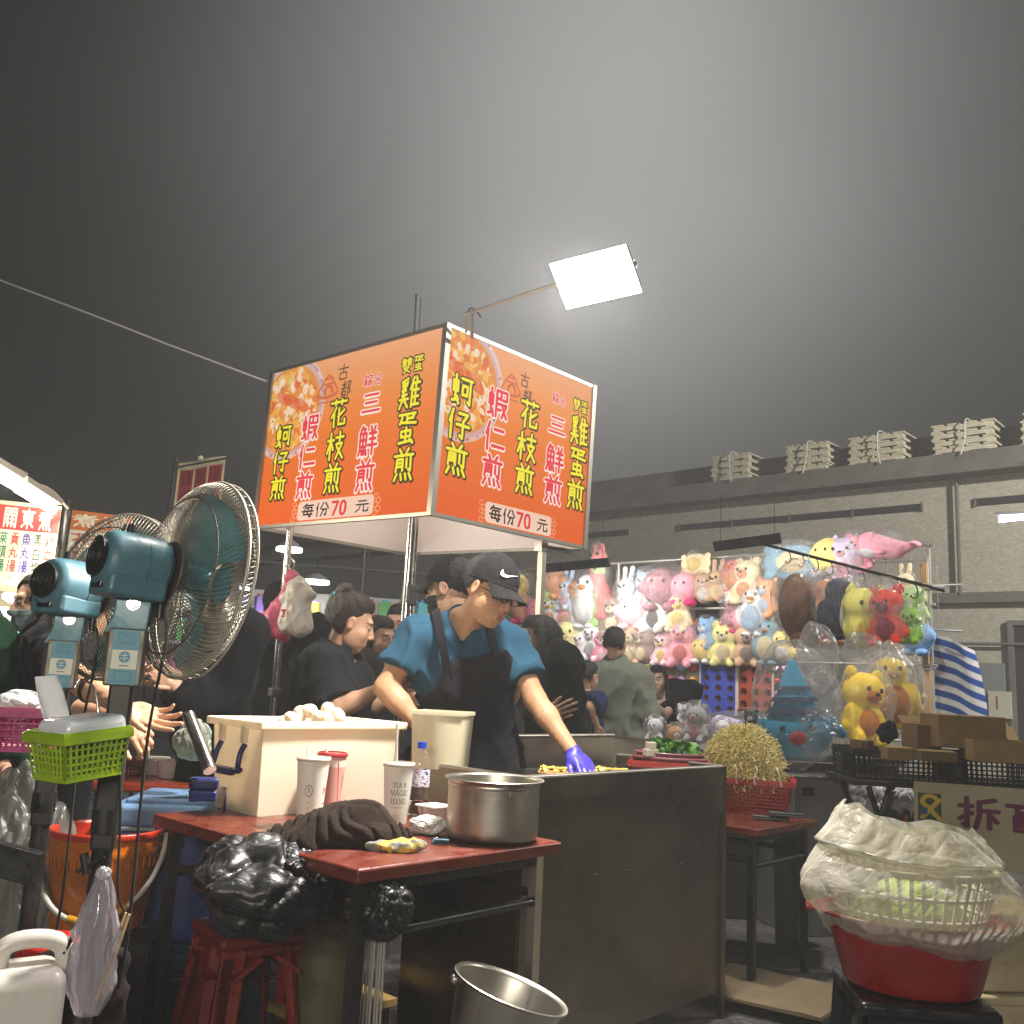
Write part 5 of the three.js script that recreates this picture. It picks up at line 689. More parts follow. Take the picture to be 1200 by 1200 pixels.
{ // long table with black crates, cardboard boxes and the hanging banner
  const c = PP(1000, 905, V(P(1100, 900, 4.9).x, 0, -4.9), V(0, 0, 1)), h = P(1100, 905, 4.9).y - .04, t = thing('trestle_table', 'folding trestle table under the black crates', 'table', V(P(1100, 905, 4.9).x, 0, -4.9), -.06), W = 1.5;
  part('tabletop', rbox(W, .025, .5, .006, .25, h - .013, 0), painted('#1c1b1a', .6), t); for (const z of [.22, -.22]) for (const s of [0, 1]) part('leg', bar([-.42 + s * .26 , h - .03, z], [-.16 - s * .26, 0, z], .014), M.ironDark, t); for (const z of [.22, -.22]) part('leg', bar([.9, h - .03, z], [.9, 0, z], .014), M.ironDark, t);
  const pos = t.position, crate = (x, z, lab, w = .52) => { const k = thing('black_crate', lab, 'crate', V(pos.x + x, h + .001, pos.z + z), -.06, 'black crates on the trestle table'); delete k.userData.group; basket(k, w, .36, .135, .97, 20, 6, plastic('#17181a', .45), { th: .007, rim: .012 }); return k; };
  crate(-.22, .0, 'black lattice crate at the left end of the trestle table'); crate(.34, -.03, 'black lattice crate in the middle of the trestle table'); crate(.9, -.06, 'black lattice crate at the right end of the trestle table');
  const card = ['#7a6038', '#6d5531', '#836a40', '#5f4a2b'], cb = (px, py, d, w, hh, dd, lab, i, open, rz = 0) => { const p = P(px, py, d), k = thing('cardboard_box', lab, 'box', p, -.06 + rz), m = mat(card[i % 4], .85, 0, { map: T.wear }); if (open) { for (const e of [1, -1]) { part('box_side', box(w, hh, .006, 0, hh / 2, dd / 2 * e), m, k); part('box_side', box(.006, hh, dd - .006, (w / 2 - .003) * e, hh / 2, 0), m, k); } part('base', box(w - .012, .006, dd - .012, 0, .004, 0), m, k); part('flap', box(w, .006, dd * .45, 0, hh + dd * .14, -dd * .62, .7, 0, 0), m, k); } else { part('box_body', rbox(w, hh, dd, .004, 0, hh / 2, 0), m, k); part('tape', box(w + .001, .0015, .05, 0, hh + .001, 0), mat('#9c8452', .4), k); } return k; };
  cb(1128, 876, 4.85, .33, .16, .24, 'largest brown cardboard box, closed, in the middle crate', 0, false); cb(1168, 892, 4.7, .28, .1, .22, 'open brown cardboard box at the right end of the crates', 2, true, -.1); cb(1080, 880, 4.9, .13, .13, .14, 'small brown cardboard box left of the largest one', 1, true, .2); cb(1050, 890, 4.7, .13, .06, .1, 'low flat cardboard box at the front of the left crate', 2, false, .1); cb(1010, 884, 4.8, .08, .07, .08, 'tiny brown box at the left corner of the crates', 3, false, .5); cb(1095, 892, 4.65, .17, .05, .12, 'thin brown carton in front of the largest cardboard box', 3, false);
  const dk = thing('black_pouch', 'black cloth pouch sticking out of the left crate', 'pouch', P(1040, 858, 4.8)); part('pouch_body', put(bag(.1, .12, .06, 51, .3, 4), 0, 0, 0, 0, 0, -.5), fabric('#15171c'), dk);
  const art = canvasTex(1024, 512, (x, W, H) => { x.fillStyle = '#9c9377'; x.fillRect(0, 0, W, H); x.fillStyle = '#28402f'; x.fillRect(20, 70, 110, 170); x.strokeStyle = '#b59a2a'; x.lineWidth = 26; x.lineCap = 'round'; x.beginPath(); x.arc(75, 120, 34, 2, 5.6); x.stroke(); x.beginPath(); x.moveTo(40, 220); x.lineTo(120, 110); x.moveTo(60, 150); x.lineTo(124, 232); x.stroke(); x.fillStyle = '#2f4d6a'; x.fillRect(30, 160, 34, 44); for (const [ch, q] of [['拆', 215], ['盲', 435], ['包', 655]]) drawHan(x, ch, q, 78, 185, 190, '#5f2340', .15); for (const [ch, q] of [['拆', 865]]) drawHan(x, ch, q, 78, 150, 190, '#5f2340', .15); });
  const b0 = P(1070, 915, 4.55), bh = P(1070, 915, 4.55).y - P(1070, 985, 4.55).y, bw = 1.0, bn = new THREE.PlaneGeometry(bw, bh + .1, 30, 12), bp = bn.attributes.position; for (let i = 0; i < bp.count; i++) bp.setZ(i, .008 * Math.sin(bp.getX(i) * 9) + .006 * nz(bp.getX(i) * 4, bp.getY(i) * 5, 1)); bn.computeVertexNormals(); const bo = solo('banner', 'cream banner with dark red characters hung on the trestle table front', 'banner', [bn.translate(bw / 2, -(bh + .1) / 2, 0)], fabric('#ffffff', { map: art }), undefined, true); bo.position.copy(b0); bo.rotation.y = -.06; bo.rotation.z = -.02;
  const cs = thing('caster', 'small black and orange wheel under the trestle table', 'wheel', P(1060, 958, 4.6)); part('tyre', put(new THREE.TorusGeometry(.032, .012, 10, 24), 0, 0, 0, 0, .6, 0), M.rubber, cs); part('wheel_disc', put(new THREE.CylinderGeometry(.025, .025, .014, 20), 0, 0, 0, Math.PI / 2, .0, 0).rotateY(.6), plastic('#a2411c', .4), cs);
  const rb = thing('red_tub', 'red plastic tub on the ground behind the trestle legs', 'tub', V(P(1035, 935, 5.6).x, P(1035, 950, 5.6).y, -5.6)); part('tub_wall', lathe([[.1, 0], [.15, .12], [.155, .125]], 30), plastic('#96281d', .4), rb); const wb = thing('white_bag', 'white plastic bag on the ground behind the trestle legs', 'bag', P(1008, 935, 5.5)); part('bag_body', bag(.3, .3, .22, 61, .25, 5), mat('#c3c3c3', .35, 0, { transmission: .3, thickness: 0 }), wb); const wb2 = thing('white_bag', 'white plastic bag right of the red tub under the trestle table', 'bag', P(1058, 935, 5.5)); part('bag_body', bag(.16, .2, .14, 64, .25, 5), mat('#c3c3c3', .35, 0, { transmission: .3, thickness: 0 }), wb2);
}
// ---------------------------------------------------------------- people
const SKIN = new THREE.MeshPhysicalMaterial({ vertexColors: true, roughness: .5, specularIntensity: .7, bumpMap: again(T.grain, 6), bumpScale: .0006, sheen: .15, sheenColor: S('#ff9a7a'), sheenRoughness: .5 });
const euler = (x, y, z) => new THREE.Quaternion().setFromEuler(new THREE.Euler(x, y, z, 'YXZ'));
function tint(g, f) { const p = g.attributes.position, c = new Float32Array(p.count * 3); for (let i = 0; i < p.count; i++) { const k = f(p.getX(i), p.getY(i), p.getZ(i)); c[i * 3] = k[0]; c[i * 3 + 1] = k[1]; c[i * 3 + 2] = k[2]; } g.setAttribute('color', new THREE.BufferAttribute(c, 3)); return g; }
const mixc = (a, b, t) => { t = Math.max(0, Math.min(1, t)); return [a[0] + (b[0] - a[0]) * t, a[1] + (b[1] - a[1]) * t, a[2] + (b[2] - a[2]) * t]; };
function headSoft(o = {}) { // faces +z, chin at -.115, crown at +.12
  const s = new Soft(.018), j = o.jaw ?? 1;
  s.lump(V(0, .032, -.018), .074, .088, .094).lump(V(0, -.035, .022), .062 * j, .08, .068).lump(V(0, -.06, .035), .05 * j, .05, .05).lump(V(0, -.098, .058), .024 * j, .018, .02);
  s.limb(V(-.034, .03, .074), V(.034, .03, .074), .011, .011, .02).lump(V(.04, -.03, .05), .024, .026, .026).lump(V(-.04, -.03, .05), .024, .026, .026);
  s.limb(V(0, .015, .084), V(0, -.028, .104), .0085, .0115, .014).lump(V(.0115, -.034, .093), .0085, .0075, .01, null, .008).lump(V(-.0115, -.034, .093), .0085, .0075, .01, null, .008);
  s.dig(V(.031, .004, .092), .016, .0105, .012, null, .014).dig(V(-.031, .004, .092), .016, .0105, .012, null, .014);
  s.lump(V(.031, .004, .0735), .0125, .011, .0115, null, .003).lump(V(-.031, .004, .0735), .0125, .011, .0115, null, .003);
  s.limb(V(.044, .008, .078), V(.02, .0105, .0845), .0035, .003, .004).limb(V(-.044, .008, .078), V(-.02, .0105, .0845), .0035, .003, .004);
  s.limb(V(-.02, -.066, .081), V(.02, -.066, .081), .0058, .0058, .008).limb(V(-.016, -.066, .086), V(.016, -.066, .086), .0055, .0055, .006).limb(V(-.015, -.0765, .083), V(.015, -.0765, .083), .0068, .0068, .006).dig(V(0, -.0712, .096), .024, .0022, .01, null, .004);
  if (o.smile) s.dig(V(0, -.073, .09), .022, .009, .014, null, .006);
  for (const e of [1, -1]) s.lump(V(.078 * e, .0, -.008), .009, .03, .018, euler(.15, .35 * e, 0), .008).dig(V(.088 * e, .002, -.004), .006, .017, .01, euler(.15, .35 * e, 0), .006);
  return s;
}
function headTint(skin, o = {}) {
  const lip = o.lip ?? [skin[0] * .82, skin[1] * .52, skin[2] * .5], brow = o.brow ?? [.03, .022, .018];
  return (x, y, z) => {
    const ax = Math.abs(x), nn = 1 + .07 * nz(x * 50, y * 50, z * 50) + .05 * nz(x * 150, y * 150, z * 150), rd = .16 * Math.max(0, 1 - Math.hypot((ax - .04) / .03, (y + .03) / .025)) + .2 * Math.max(0, 1 - Math.hypot(x / .018, (y + .03) / .02)) + (ax > .07 ? .12 : 0); let c = [skin[0] * nn * (1 + rd * .3), skin[1] * nn * (1 - rd * .6), skin[2] * nn * (1 - rd * .6)]; if (!o.bald) c = mixc(c, [.05, .035, .028], (y - .052 - Math.max(0, z) * .25 + Math.max(0, -z) * 1.1) * 60 + nz(x * 90, y * 90, z * 90) * .8);
    if (z > .05) {
      c = mixc(c, lip, (1 - Math.hypot(x / .024, (y + .0712) / .0125)) * 3 * (z > .075 ? 1 : 0));
      c = mixc(c, brow, (1 - Math.hypot((ax - .032) / .022, (y - .026 + .1 * (ax - .032)) / .0048)) * 2.4);
      const e = Math.hypot((ax - .031) / .0125, (y - .002) / .0042); if (e < 1) c = Math.hypot(ax - .031, y - .002) < .0052 ? [.02, .015, .012] : [.55, .52, .48];
      if (Math.hypot((ax - .031) / .0145, (y - .0075) / .0022) < 1) c = brow;
      if (o.smile && Math.hypot(x / .02, (y + .0715) / .006) < 1 && z > .07) c = y > -.0735 ? [.72, .7, .64] : [.16, .04, .04];
    }
    return c;
  };
}
function handGeo(o = {}) { // wrist at the origin, fingers along +y, palm towards +z, thumb at +x; curl per finger
  const s = new Soft(.009), cu = o.curl ?? [.25, .3, .35, .45], th = o.thumb ?? .5, sp = o.spread ?? .12, k = o.fat ?? 1;
  s.limb(V(0, -.03, 0), V(0, .012, 0), .024 * k, .024 * k).lump(V(.0, .05, 0), .04 * k, .05, .0145 * k).lump(V(.022, .03, .008), .018, .028, .014).lump(V(-.024, .035, .006), .014, .03, .012);
  const L = [.044, .05, .046, .036], X = [.029, .01, -.0105, -.029], Y = [.088, .092, .088, .078];
  for (let f = 0; f < 4; f++) { let a = 0, p = V(X[f], Y[f] - .008, 0), d0 = (X[f] / .03) * sp; const r = [.0092, .0084, .0074, .0064].map((q) => q * k * (f === 3 ? .86 : 1)), seg = [L[f], L[f] * .62, L[f] * .5]; s.limb(V(X[f] * .7, .045, 0), p, .011 * k, r[0]); for (let q = 0; q < 3; q++) { a += cu[f] * (q ? 1.15 : .8); const n = p.clone().add(V(Math.sin(d0) * Math.cos(a), Math.cos(d0) * Math.cos(a), Math.sin(a)).multiplyScalar(seg[q])); s.limb(p, n, r[q], r[q + 1], .004); p = n; } }
  let p = V(.03, .022, .006); const t1 = p.clone().add(V(Math.sin(th) * .042, Math.cos(th) * .042, .014)), t2 = t1.clone().add(V(Math.sin(th * .8) * .032, Math.cos(th * .8) * .032, .006 + (o.tcurl ?? 0) * .02)), t3 = t2.clone().add(V(Math.sin(th * .55) * .024, Math.cos(th * .55) * .024, (o.tcurl ?? 0) * .02)); s.limb(V(.012, .012, .004), t1, .016 * k, .0115 * k).limb(t1, t2, .0108 * k, .0095 * k, .005).limb(t2, t3, .0095 * k, .0075 * k, .005);
  if (o.grow) { for (const q of s.p) { if (q.t === 0) { q.ra += o.grow; q.rb += o.grow; } else { q.rx += o.grow; q.ry += o.grow; q.rz += o.grow; } q.R += o.grow; } }
  const g = s.mesh(o.cell ?? .0035); if (o.mirror) { g.scale(-1, 1, 1); const ix = g.index.array; for (let i = 0; i < ix.length; i += 3) { const t = ix[i]; ix[i] = ix[i + 1]; ix[i + 1] = t; } g.computeVertexNormals(); } return g;
}
const frameOf = (dir, palm) => { const y = dir.clone().normalize(), x = new THREE.Vector3().crossVectors(y, palm).normalize(), z = new THREE.Vector3().crossVectors(x, y); return new THREE.Matrix4().makeBasis(x, y, z); };
function person(label, o) {
  const k = (o.h ?? 1.7) / 1.72, yaw = o.yaw ?? 0, base = V(o.at.x, o.floor ?? 0, o.at.z), t = thing('person', label, 'person', base, yaw), inv = new THREE.Quaternion().setFromAxisAngle(V(0, 1, 0), -yaw);
  const L = (p) => p.clone().sub(base).applyQuaternion(inv), J = { pelvis: V(0, .93, 0), chest: V(0, 1.24, .0), neck: V(0, 1.44, -.015), head: V(0, 1.595, .02), sl: V(.17, 1.385, -.015), sr: V(-.17, 1.385, -.015), el: V(.23, 1.11, -.03), er: V(-.23, 1.11, -.03), wl: V(.225, .87, .06), wr: V(-.225, .87, .06), hl: V(.085, .9, 0), hr: V(-.085, .9, 0), kl: V(.1, .49, .02), kr: V(-.1, .49, .02), al: V(.1, .08, -.02), ar: V(-.1, .08, -.02) };
  for (const n in J) J[n].multiplyScalar(k);
  if (o.world) for (const n in o.world) J[n] = L(o.world[n]);
  if (o.local) for (const n in o.local) J[n] = o.local[n];
  const q = o.q ?? 1, cell = .013 * q, skin = o.skin ?? [.5, .3, .2], w = o.wide ?? 1, up = J.neck.clone().sub(J.pelvis).normalize(), side = J.sl.clone().sub(J.sr).normalize(), fw = new THREE.Vector3().crossVectors(side, up).normalize(), tq = new THREE.Quaternion().setFromRotationMatrix(new THREE.Matrix4().makeBasis(side, up, fw));
  const mid = (a, b, f) => a.clone().lerp(b, f), chest = J.chest, hq = o.head ? euler(...o.head) : tq.clone();
  const torso = (s, g) => { s.lump(mid(J.pelvis, J.neck, .66), .158 * k * w + g, .17 * k + g, .108 * k * w + g, tq, .05).lump(mid(J.pelvis, J.neck, .36), .142 * k * w + g, .16 * k + g, .1 * k * w + g, tq, .05).lump(mid(J.pelvis, J.neck, .04), .155 * k * w + g, .13 * k + g, .112 * k * w + g, tq, .05).limb(mid(J.sl, J.sr, .12), mid(J.sr, J.sl, .12), .06 * k + g, .06 * k + g, .05).limb(J.neck.clone().addScaledVector(up, -.02), J.neck.clone().addScaledVector(up, .0), .07 * k + g, .055 * k + g * .6, .05); };
  const tone = (x, y, z) => { const n = 1 + .07 * nz(x * 14, y * 14, z * 14) + .05 * nz(x * 60, y * 60, z * 60), r = Math.max(0, nz(x * 9 + 4, y * 9, z * 9)) * .12; return [skin[0] * n * (1 + r * .4), skin[1] * n * (1 - r * .5), skin[2] * n * (1 - r * .5)]; };
  // body: one skin
  const b = new Soft(.03); torso(b, 0); const hd = J.head.clone().add(V(0, -.045, -.02).applyQuaternion(hq)); b.limb(J.neck.clone().addScaledVector(up, -.03), hd, .056 * k, .05 * k, .025);
  for (const [s, e, x] of [['sl', 'el', 'wl'], ['sr', 'er', 'wr']]) b.limb(J[s], J[e], .05 * k, .041 * k, .03).limb(J[e], mid(J[e], J[x], .35), .04 * k, .04 * k, .02).limb(mid(J[e], J[x], .3), J[x], .04 * k, .0255 * k, .02);
  if (o.legs !== false) for (const [s, e, x] of [['hl', 'kl', 'al'], ['hr', 'kr', 'ar']]) b.limb(J[s], J[e], .08 * k, .055 * k).limb(J[e], J[x], .055 * k, .036 * k).limb(J[x], J[x].clone().add(V(0, -.045 * k, .14 * k)), .035 * k, .03 * k);
  const parts = [tint(b.mesh(cell), tone)], hg = headSoft(o.face).mesh(.0036 * Math.max(1, q * .95)); tint(hg, headTint(skin, o.face)); const hm = new THREE.Matrix4().compose(J.head, hq, V(k, k, k)); parts.push(hg.applyMatrix4(hm));
  const hand = (n, e, m) => { const ho = o['hand_' + n] ?? {}, dir = ho.dir ? ho.dir.clone().applyQuaternion(inv) : J[n].clone().sub(J[e]), palm = ho.palm ? ho.palm.clone().applyQuaternion(inv) : V(m ? .8 : -.8, 0, -.3), M4 = frameOf(dir, palm).scale(V(k, k, k)).setPosition(J[n]); const g = handGeo({ ...ho, mirror: ho.mirror ?? m, cell: .0038 * Math.max(1, q) }).applyMatrix4(M4); parts.push(tint(g, tone)); if (ho.glove) part('glove', handGeo({ ...ho, mirror: ho.mirror ?? m, cell: .0036, grow: .0025, fat: 1.05 }).applyMatrix4(M4), mat(ho.glove, .4), t); };
  if (o.hands !== false) { hand('wl', 'el', true); hand('wr', 'er', false); }
  part('body', parts, SKIN, t);
  // clothes
  const folds = (f, a) => (x, y, z) => a * (nz(x * f, y * f * .7, z * f) * 1.0 - 1.1 * Math.pow(1 - Math.abs(nz(x * f * .8 + 5, y * f * .5 + x * 4, z * f * .8)), 5));
  const shirt = o.shirt ?? {}, sh = new Soft(.03), g = shirt.loose ?? .014; torso(sh, g); const fr = shirt.sleeve ?? .55;
  for (const [s, e, x] of [['sl', 'el', 'wl'], ['sr', 'er', 'wr']]) { if (fr <= 1) sh.sleeve(J[s], mid(J[s], J[e], fr), .06 * k + g * .5, .054 * k + g, .035); else { sh.limb(J[s], J[e], .058 * k + g * .6, .046 * k + g, .035); sh.sleeve(J[e], mid(J[e], J[x], fr - 1), .048 * k + g, .034 * k + g, .03); } }
  const hem = shirt.hem ?? .83 * k; if (shirt.tail) sh.limb(mid(J.pelvis, J.neck, .1), J.pelvis.clone().add(V(0, -shirt.tail * .5, 0)), .13 * k * w + g, .15 * k * w + g, .06);
  sh.cuts.push((x, y) => hem - y + .006 * Math.sin(x * 18));
  const nk = J.neck.clone().addScaledVector(up, .03).addScaledVector(fw, shirt.v ? .05 : .02), vr = shirt.neck ?? .062; sh.cuts.push((x, y, z) => { const dx = x - nk.x, dy = y - nk.y, dz = z - nk.z, u = dx * up.x + dy * up.y + dz * up.z, a = dx * side.x + dy * side.y + dz * side.z, f = dx * fw.x + dy * fw.y + dz * fw.z; const lim = shirt.v && f > -.02 ? Math.max(0, .06 + Math.min(0, u) * .5) : vr; return u < -(shirt.v ? .13 : .045) ? -1 : lim - Math.hypot(a, Math.min(0, f) * .9) - (shirt.v && f > 0 ? 0 : 0); });
  sh.bump = folds(shirt.fold ?? 11, shirt.amp ?? .014); const sg = sh.mesh(cell * .85); part(shirt.name ?? 'shirt', sg, shirt.mat ?? fabric('#111214'), t);
  if (o.pants && o.legs !== false) { const p = new Soft(.03); p.lump(J.pelvis.clone().add(V(0, .0, 0)), .165 * k * w, .14 * k, .12 * k * w, tq, .05); for (const [s, e, x] of [['hl', 'kl', 'al'], ['hr', 'kr', 'ar']]) p.limb(J[s], J[e], .092 * k, .07 * k).sleeve(J[e], J[x], .07 * k, .06 * k); p.bump = folds(8, .008); part('trousers', p.mesh(cell), o.pants, t); const f = []; for (const x of ['al', 'ar']) { const s = new Soft(.02); s.limb(J[x].clone().add(V(0, -.03, -.01)), J[x].clone().add(V(0, -.045 * k, .15 * k)), .045 * k, .036 * k); part('shoe', s.mesh(cell), M.black, t); } }
  const H = (n, soft, m, c) => { const g2 = soft.mesh(c ?? .005 * q); g2.applyMatrix4(hm); return part(n, g2, m, t); }, HG = (n, gs, m, keep) => { const g2 = join(gs); g2.applyMatrix4(hm); return part(n, g2, m, t, keep); };
  const hairMat = o.hairMat ?? mat('#0d0a09', .5, 0, { bumpMap: again(T.grain, 40, 4), bumpScale: .002, sheen: .08, sheenColor: S('#6a5040') }), strands = (x, y, z) => .0025 * nz(x * 160, y * 30, z * 60) + .004 * nz(x * 40, y * 16, z * 40);
  const strandsOn = (soft, n, len, away) => { // thin locks lying over the hair, so that its outline is not smooth
    const g0 = soft.mesh(.009), p0 = g0.attributes.position, n0 = g0.attributes.normal, r = rng(Math.round(J.head.x * 997 + J.head.y * 131 + n)), ps = [], ix = [];
    for (let i = 0; i < n; i++) { const k = Math.floor(r() * p0.count), c = V(p0.getX(k), p0.getY(k), p0.getZ(k)), nn = V(n0.getX(k), n0.getY(k), n0.getZ(k)), d = away.clone().sub(c).normalize().multiplyScalar(away.w ?? 1); d.addScaledVector(nn, -d.dot(nn)).add(V((r() - .5) * .5, (r() - .5) * .5, (r() - .5) * .5)).normalize(); const L = len * (.5 + r()), s = new THREE.Vector3().crossVectors(d, nn).normalize().multiplyScalar(.0011 + r() * .0009), b0 = ps.length / 3; for (let j = 0; j <= 3; j++) { const u = j / 3, q = c.clone().addScaledVector(d, L * u).addScaledVector(nn, .001 + .006 * Math.sin(u * 2.6) * r() + (u > .8 ? r() * .004 : 0)).addScaledVector(V(0, -1, 0), u * u * L * .25), w = 1 - u * .75; ps.push(q.x + s.x * w, q.y + s.y * w, q.z + s.z * w, q.x - s.x * w, q.y - s.y * w, q.z - s.z * w); if (j) ix.push(b0 + j * 2 - 2, b0 + j * 2 - 1, b0 + j * 2, b0 + j * 2 - 1, b0 + j * 2 + 1, b0 + j * 2); } }
    const g = new THREE.BufferGeometry(); g.setAttribute('position', new THREE.Float32BufferAttribute(ps, 3)); g.setIndex(ix); g.computeVertexNormals(); const m = HG('hair_lock', g, hairMat); m.userData.kind = 'stuff'; return m;
  };
  if (o.hair) {
    const s = new Soft(.02), back = o.hair === 'short' ? -.04 : -.05; s.lump(V(0, .047, -.034), .0815, .088, .098); if (o.hair !== 'cropped') s.lump(V(0, .0, -.058), .078, .085, .06).lump(V(0, .09, .01), .06, .045, .06);
    s.cuts.push((x, y, z) => (z > -.012 ? .012 + z * .45 - y - .008 * nz(x * 60, 1, z * 60) : back - (z + .012) * .3 - y)); s.cuts.push((x, y, z) => z > .03 ? .05 - y + .012 * nz(x * 70, 2, z * 40) : -1);
    s.bump = strands;
    if (o.hair === 'bun') { s.cuts.length = 0; s.cuts.push((x, y, z) => z > -.02 ? .02 - y + (z + .02) * .5 : -.075 - (z + .02) * .6 - y); }
    H('hair', s, hairMat); strandsOn(s, o.hair === 'bun' ? 1500 : 900, o.hair === 'short' || o.hair === 'cropped' ? .022 : .05, o.hair === 'bun' ? V(0, .13, -.09) : o.hair === 'long' ? V(0, -.6, -.1) : V(0, -.2, .12));
    if (o.hair === 'bun') { const u = new Soft(.02); u.lump(V(0, .125, -.075), .038, .03, .036).limb(V(-.02, .14, -.08), V(.025, .12, -.1), .016, .018); u.bump = (x, y, z) => .006 * nz(x * 60, y * 60, z * 60); H('hair_bun', u, hairMat); }
    if (o.hair === 'long') { const u = new Soft(.03); for (const e of [1, -1]) u.limb(V(.068 * e, .04, -.02), V(.09 * e, -.16, .0), .026, .03).limb(V(.09 * e, -.16, .0), V(.095 * e, -.28, .02), .03, .015); u.limb(V(0, .03, -.09), V(0, -.22, -.08), .06, .06); u.bump = strands; H('long_hair', u, hairMat); }
  }
  if (o.hood) { const s = new Soft(.035); s.lump(V(0, .03, -.03), .1, .108, .115).limb(V(0, -.07, -.04), V(0, -.17, -.05), .085, .13).limb(V(.1, -.2, -.02), V(-.1, -.2, -.02), .07, .07); s.cuts.push((x, y, z) => z > .0 ? (z > .02 ? 1 : 0) * (.078 - Math.hypot(x, (y + .01) * .72)) : -1); s.bump = folds(14, .006); H('head_cloth', s, o.hood, .008 * q); }
  if (o.mask) { const s = headSoft(); for (const a of s.p) { if (a.sub) { a.rx = a.ry = a.rz = 1e-4; a.R = 1e-3; continue; } if (a.t === 0) { a.ra += .006; a.rb += .006; } else { a.rx += .006; a.ry += .006; a.rz += .006; } a.R += .006; } s.cuts.push((x, y, z) => Math.max(y + .022, -.112 - y, .03 - z)); s.bump = (x, y) => .0014 * Math.sin(y * 320); H('face_mask', s, o.mask, .0045 * q); for (const e of [1, -1]) HG('mask_loop', tube([[.055 * e, -.035, .045], [.075 * e, -.03, .01], [.082 * e, .0, -.02], [.08 * e, .02, -.012]], .0016, 16, 5), o.mask); }
  if (o.cap) {
    const g2 = new THREE.SphereGeometry(.0955, 48, 24, 0, Math.PI * 2, 0, Math.PI * .52), p = g2.attributes.position; for (let i = 0; i < p.count; i++) { const x = p.getX(i), y = p.getY(i), z = p.getZ(i); p.setXYZ(i, x * .9, y * 1.12 + .042 - (z < 0 ? -z * .2 : 0), z * 1.14 - .012); } rough(g2, .0025, 40, 2);
    const seams = [0, 1, 2].map((i) => { const a = i * Math.PI / 3 + Math.PI / 2, pts = []; for (let j = -8; j <= 8; j++) { const f = j / 8 * Math.PI * .5; pts.push([Math.sin(f) * Math.cos(a) * .0955 * .9 * 1.006, Math.cos(f) * .0955 * 1.12 * 1.006 + .042 - Math.max(0, -Math.sin(f) * Math.sin(a)) * .0955 * .2, Math.sin(f) * Math.sin(a) * .0955 * 1.14 * 1.006 - .012]); } return tube(pts, .0011, 40, 5); });
    const cm = fabric(o.cap, { bumpScale: .002 }), c0 = HG('cap', g2, cm); HG('cap_seam', seams, cm); HG('cap_button', ball(.008, 0, .15, -.012, 1, .5, 1), cm); HG('sweatband', (() => { const u = new THREE.TorusGeometry(.0885, .005, 8, 60); u.rotateX(Math.PI / 2); u.scale(.93, 1.6, 1.2); u.rotateX(-.06); u.translate(0, .036, -.012); return u; })(), cm);
    const n = 20, bp = [], bi = []; for (let j = 0; j <= 6; j++) for (let i = 0; i <= n; i++) { const a = (i / n - .5) * 2.3, u = j / 6, r0x = .084, z0 = Math.cos(a) * .103 - .012, ext = u * .068 * Math.pow(Math.cos(a * .62), .8); bp.push(Math.sin(a) * r0x * (1 + .06 * u), .045 - u * .026 - .016 * Math.pow(Math.abs(a), 2) * u - .004, z0 + ext); } for (let j = 0; j < 6; j++) for (let i = 0; i < n; i++) { const a = j * (n + 1) + i; bi.push(a, a + n + 1, a + 1, a + 1, a + n + 1, a + n + 2); }
    const br = new THREE.BufferGeometry(); br.setAttribute('position', new THREE.Float32BufferAttribute(bp, 3)); br.setIndex(bi); br.computeVertexNormals(); const br2 = br.clone().translate(0, -.003, 0); HG('brim', [br, br2, tube(Array.from({ length: n + 1 }, (_, i) => [bp[(6 * (n + 1) + i) * 3], bp[(6 * (n + 1) + i) * 3 + 1] - .0015, bp[(6 * (n + 1) + i) * 3 + 2]]), .0022, 60, 6)], cm);
    if (o.emblem) { const sh2 = new THREE.Shape(); sh2.moveTo(-.024, .0085); sh2.quadraticCurveTo(-.031, -.002, -.027, -.0075); sh2.quadraticCurveTo(-.022, -.0125, -.01, -.009); sh2.lineTo(.031, .006); sh2.lineTo(-.009, -.0025); sh2.quadraticCurveTo(-.022, -.006, -.024, .0085); const eg = new THREE.ExtrudeGeometry(sh2, { depth: .0012, bevelEnabled: false, curveSegments: 10 }); eg.deleteAttribute('uv'); const ep = eg.attributes.position; for (let i = 0; i < ep.count; i++) { const x = ep.getX(i), y = ep.getY(i) * 1.25 + .085, d = ep.getZ(i), a = x * 1.25 / .09 + (o.emblemTurn ?? 0), yy = (y - .042) / (.0955 * 1.12), rr = Math.sqrt(Math.max(0, 1 - yy * yy)) * .0955 + .0055 + d; ep.setXYZ(i, Math.sin(a) * rr * .9, y, Math.cos(a) * rr * 1.14 - .012); } eg.computeVertexNormals(); HG('cap_emblem', eg, mat('#e8e8e8', .5)); }
  }
  if (o.glasses) { const gm = mat('#0c0c0c', .3), gs = []; for (const e of [1, -1]) { const r = rbox(.044, .03, .003, .0014, 0, 0, 0); const tr = new THREE.TorusGeometry(.02, .0019, 8, 36); tr.scale(1.1, .82, 1); gs.push(tr.translate(.031 * e, .002, .1)); gs.push(bar([.052 * e, .007, .097], [.082 * e, .008, .0], .0016, 6)); } gs.push(bar([-.01, .005, .102], [.01, .005, .102], .0015, 6)); const fr2 = HG('glasses', gs, gm); for (const e of [1, -1]) { const le = new THREE.CircleGeometry(.0195, 28); le.scale(1.1, .82, 1); le.translate(.031 * e, .002, .1); le.applyMatrix4(hm); part('lens', le, mat('#ffffff', .05, 0, { transmission: 1, thickness: 0 }), fr2); } }
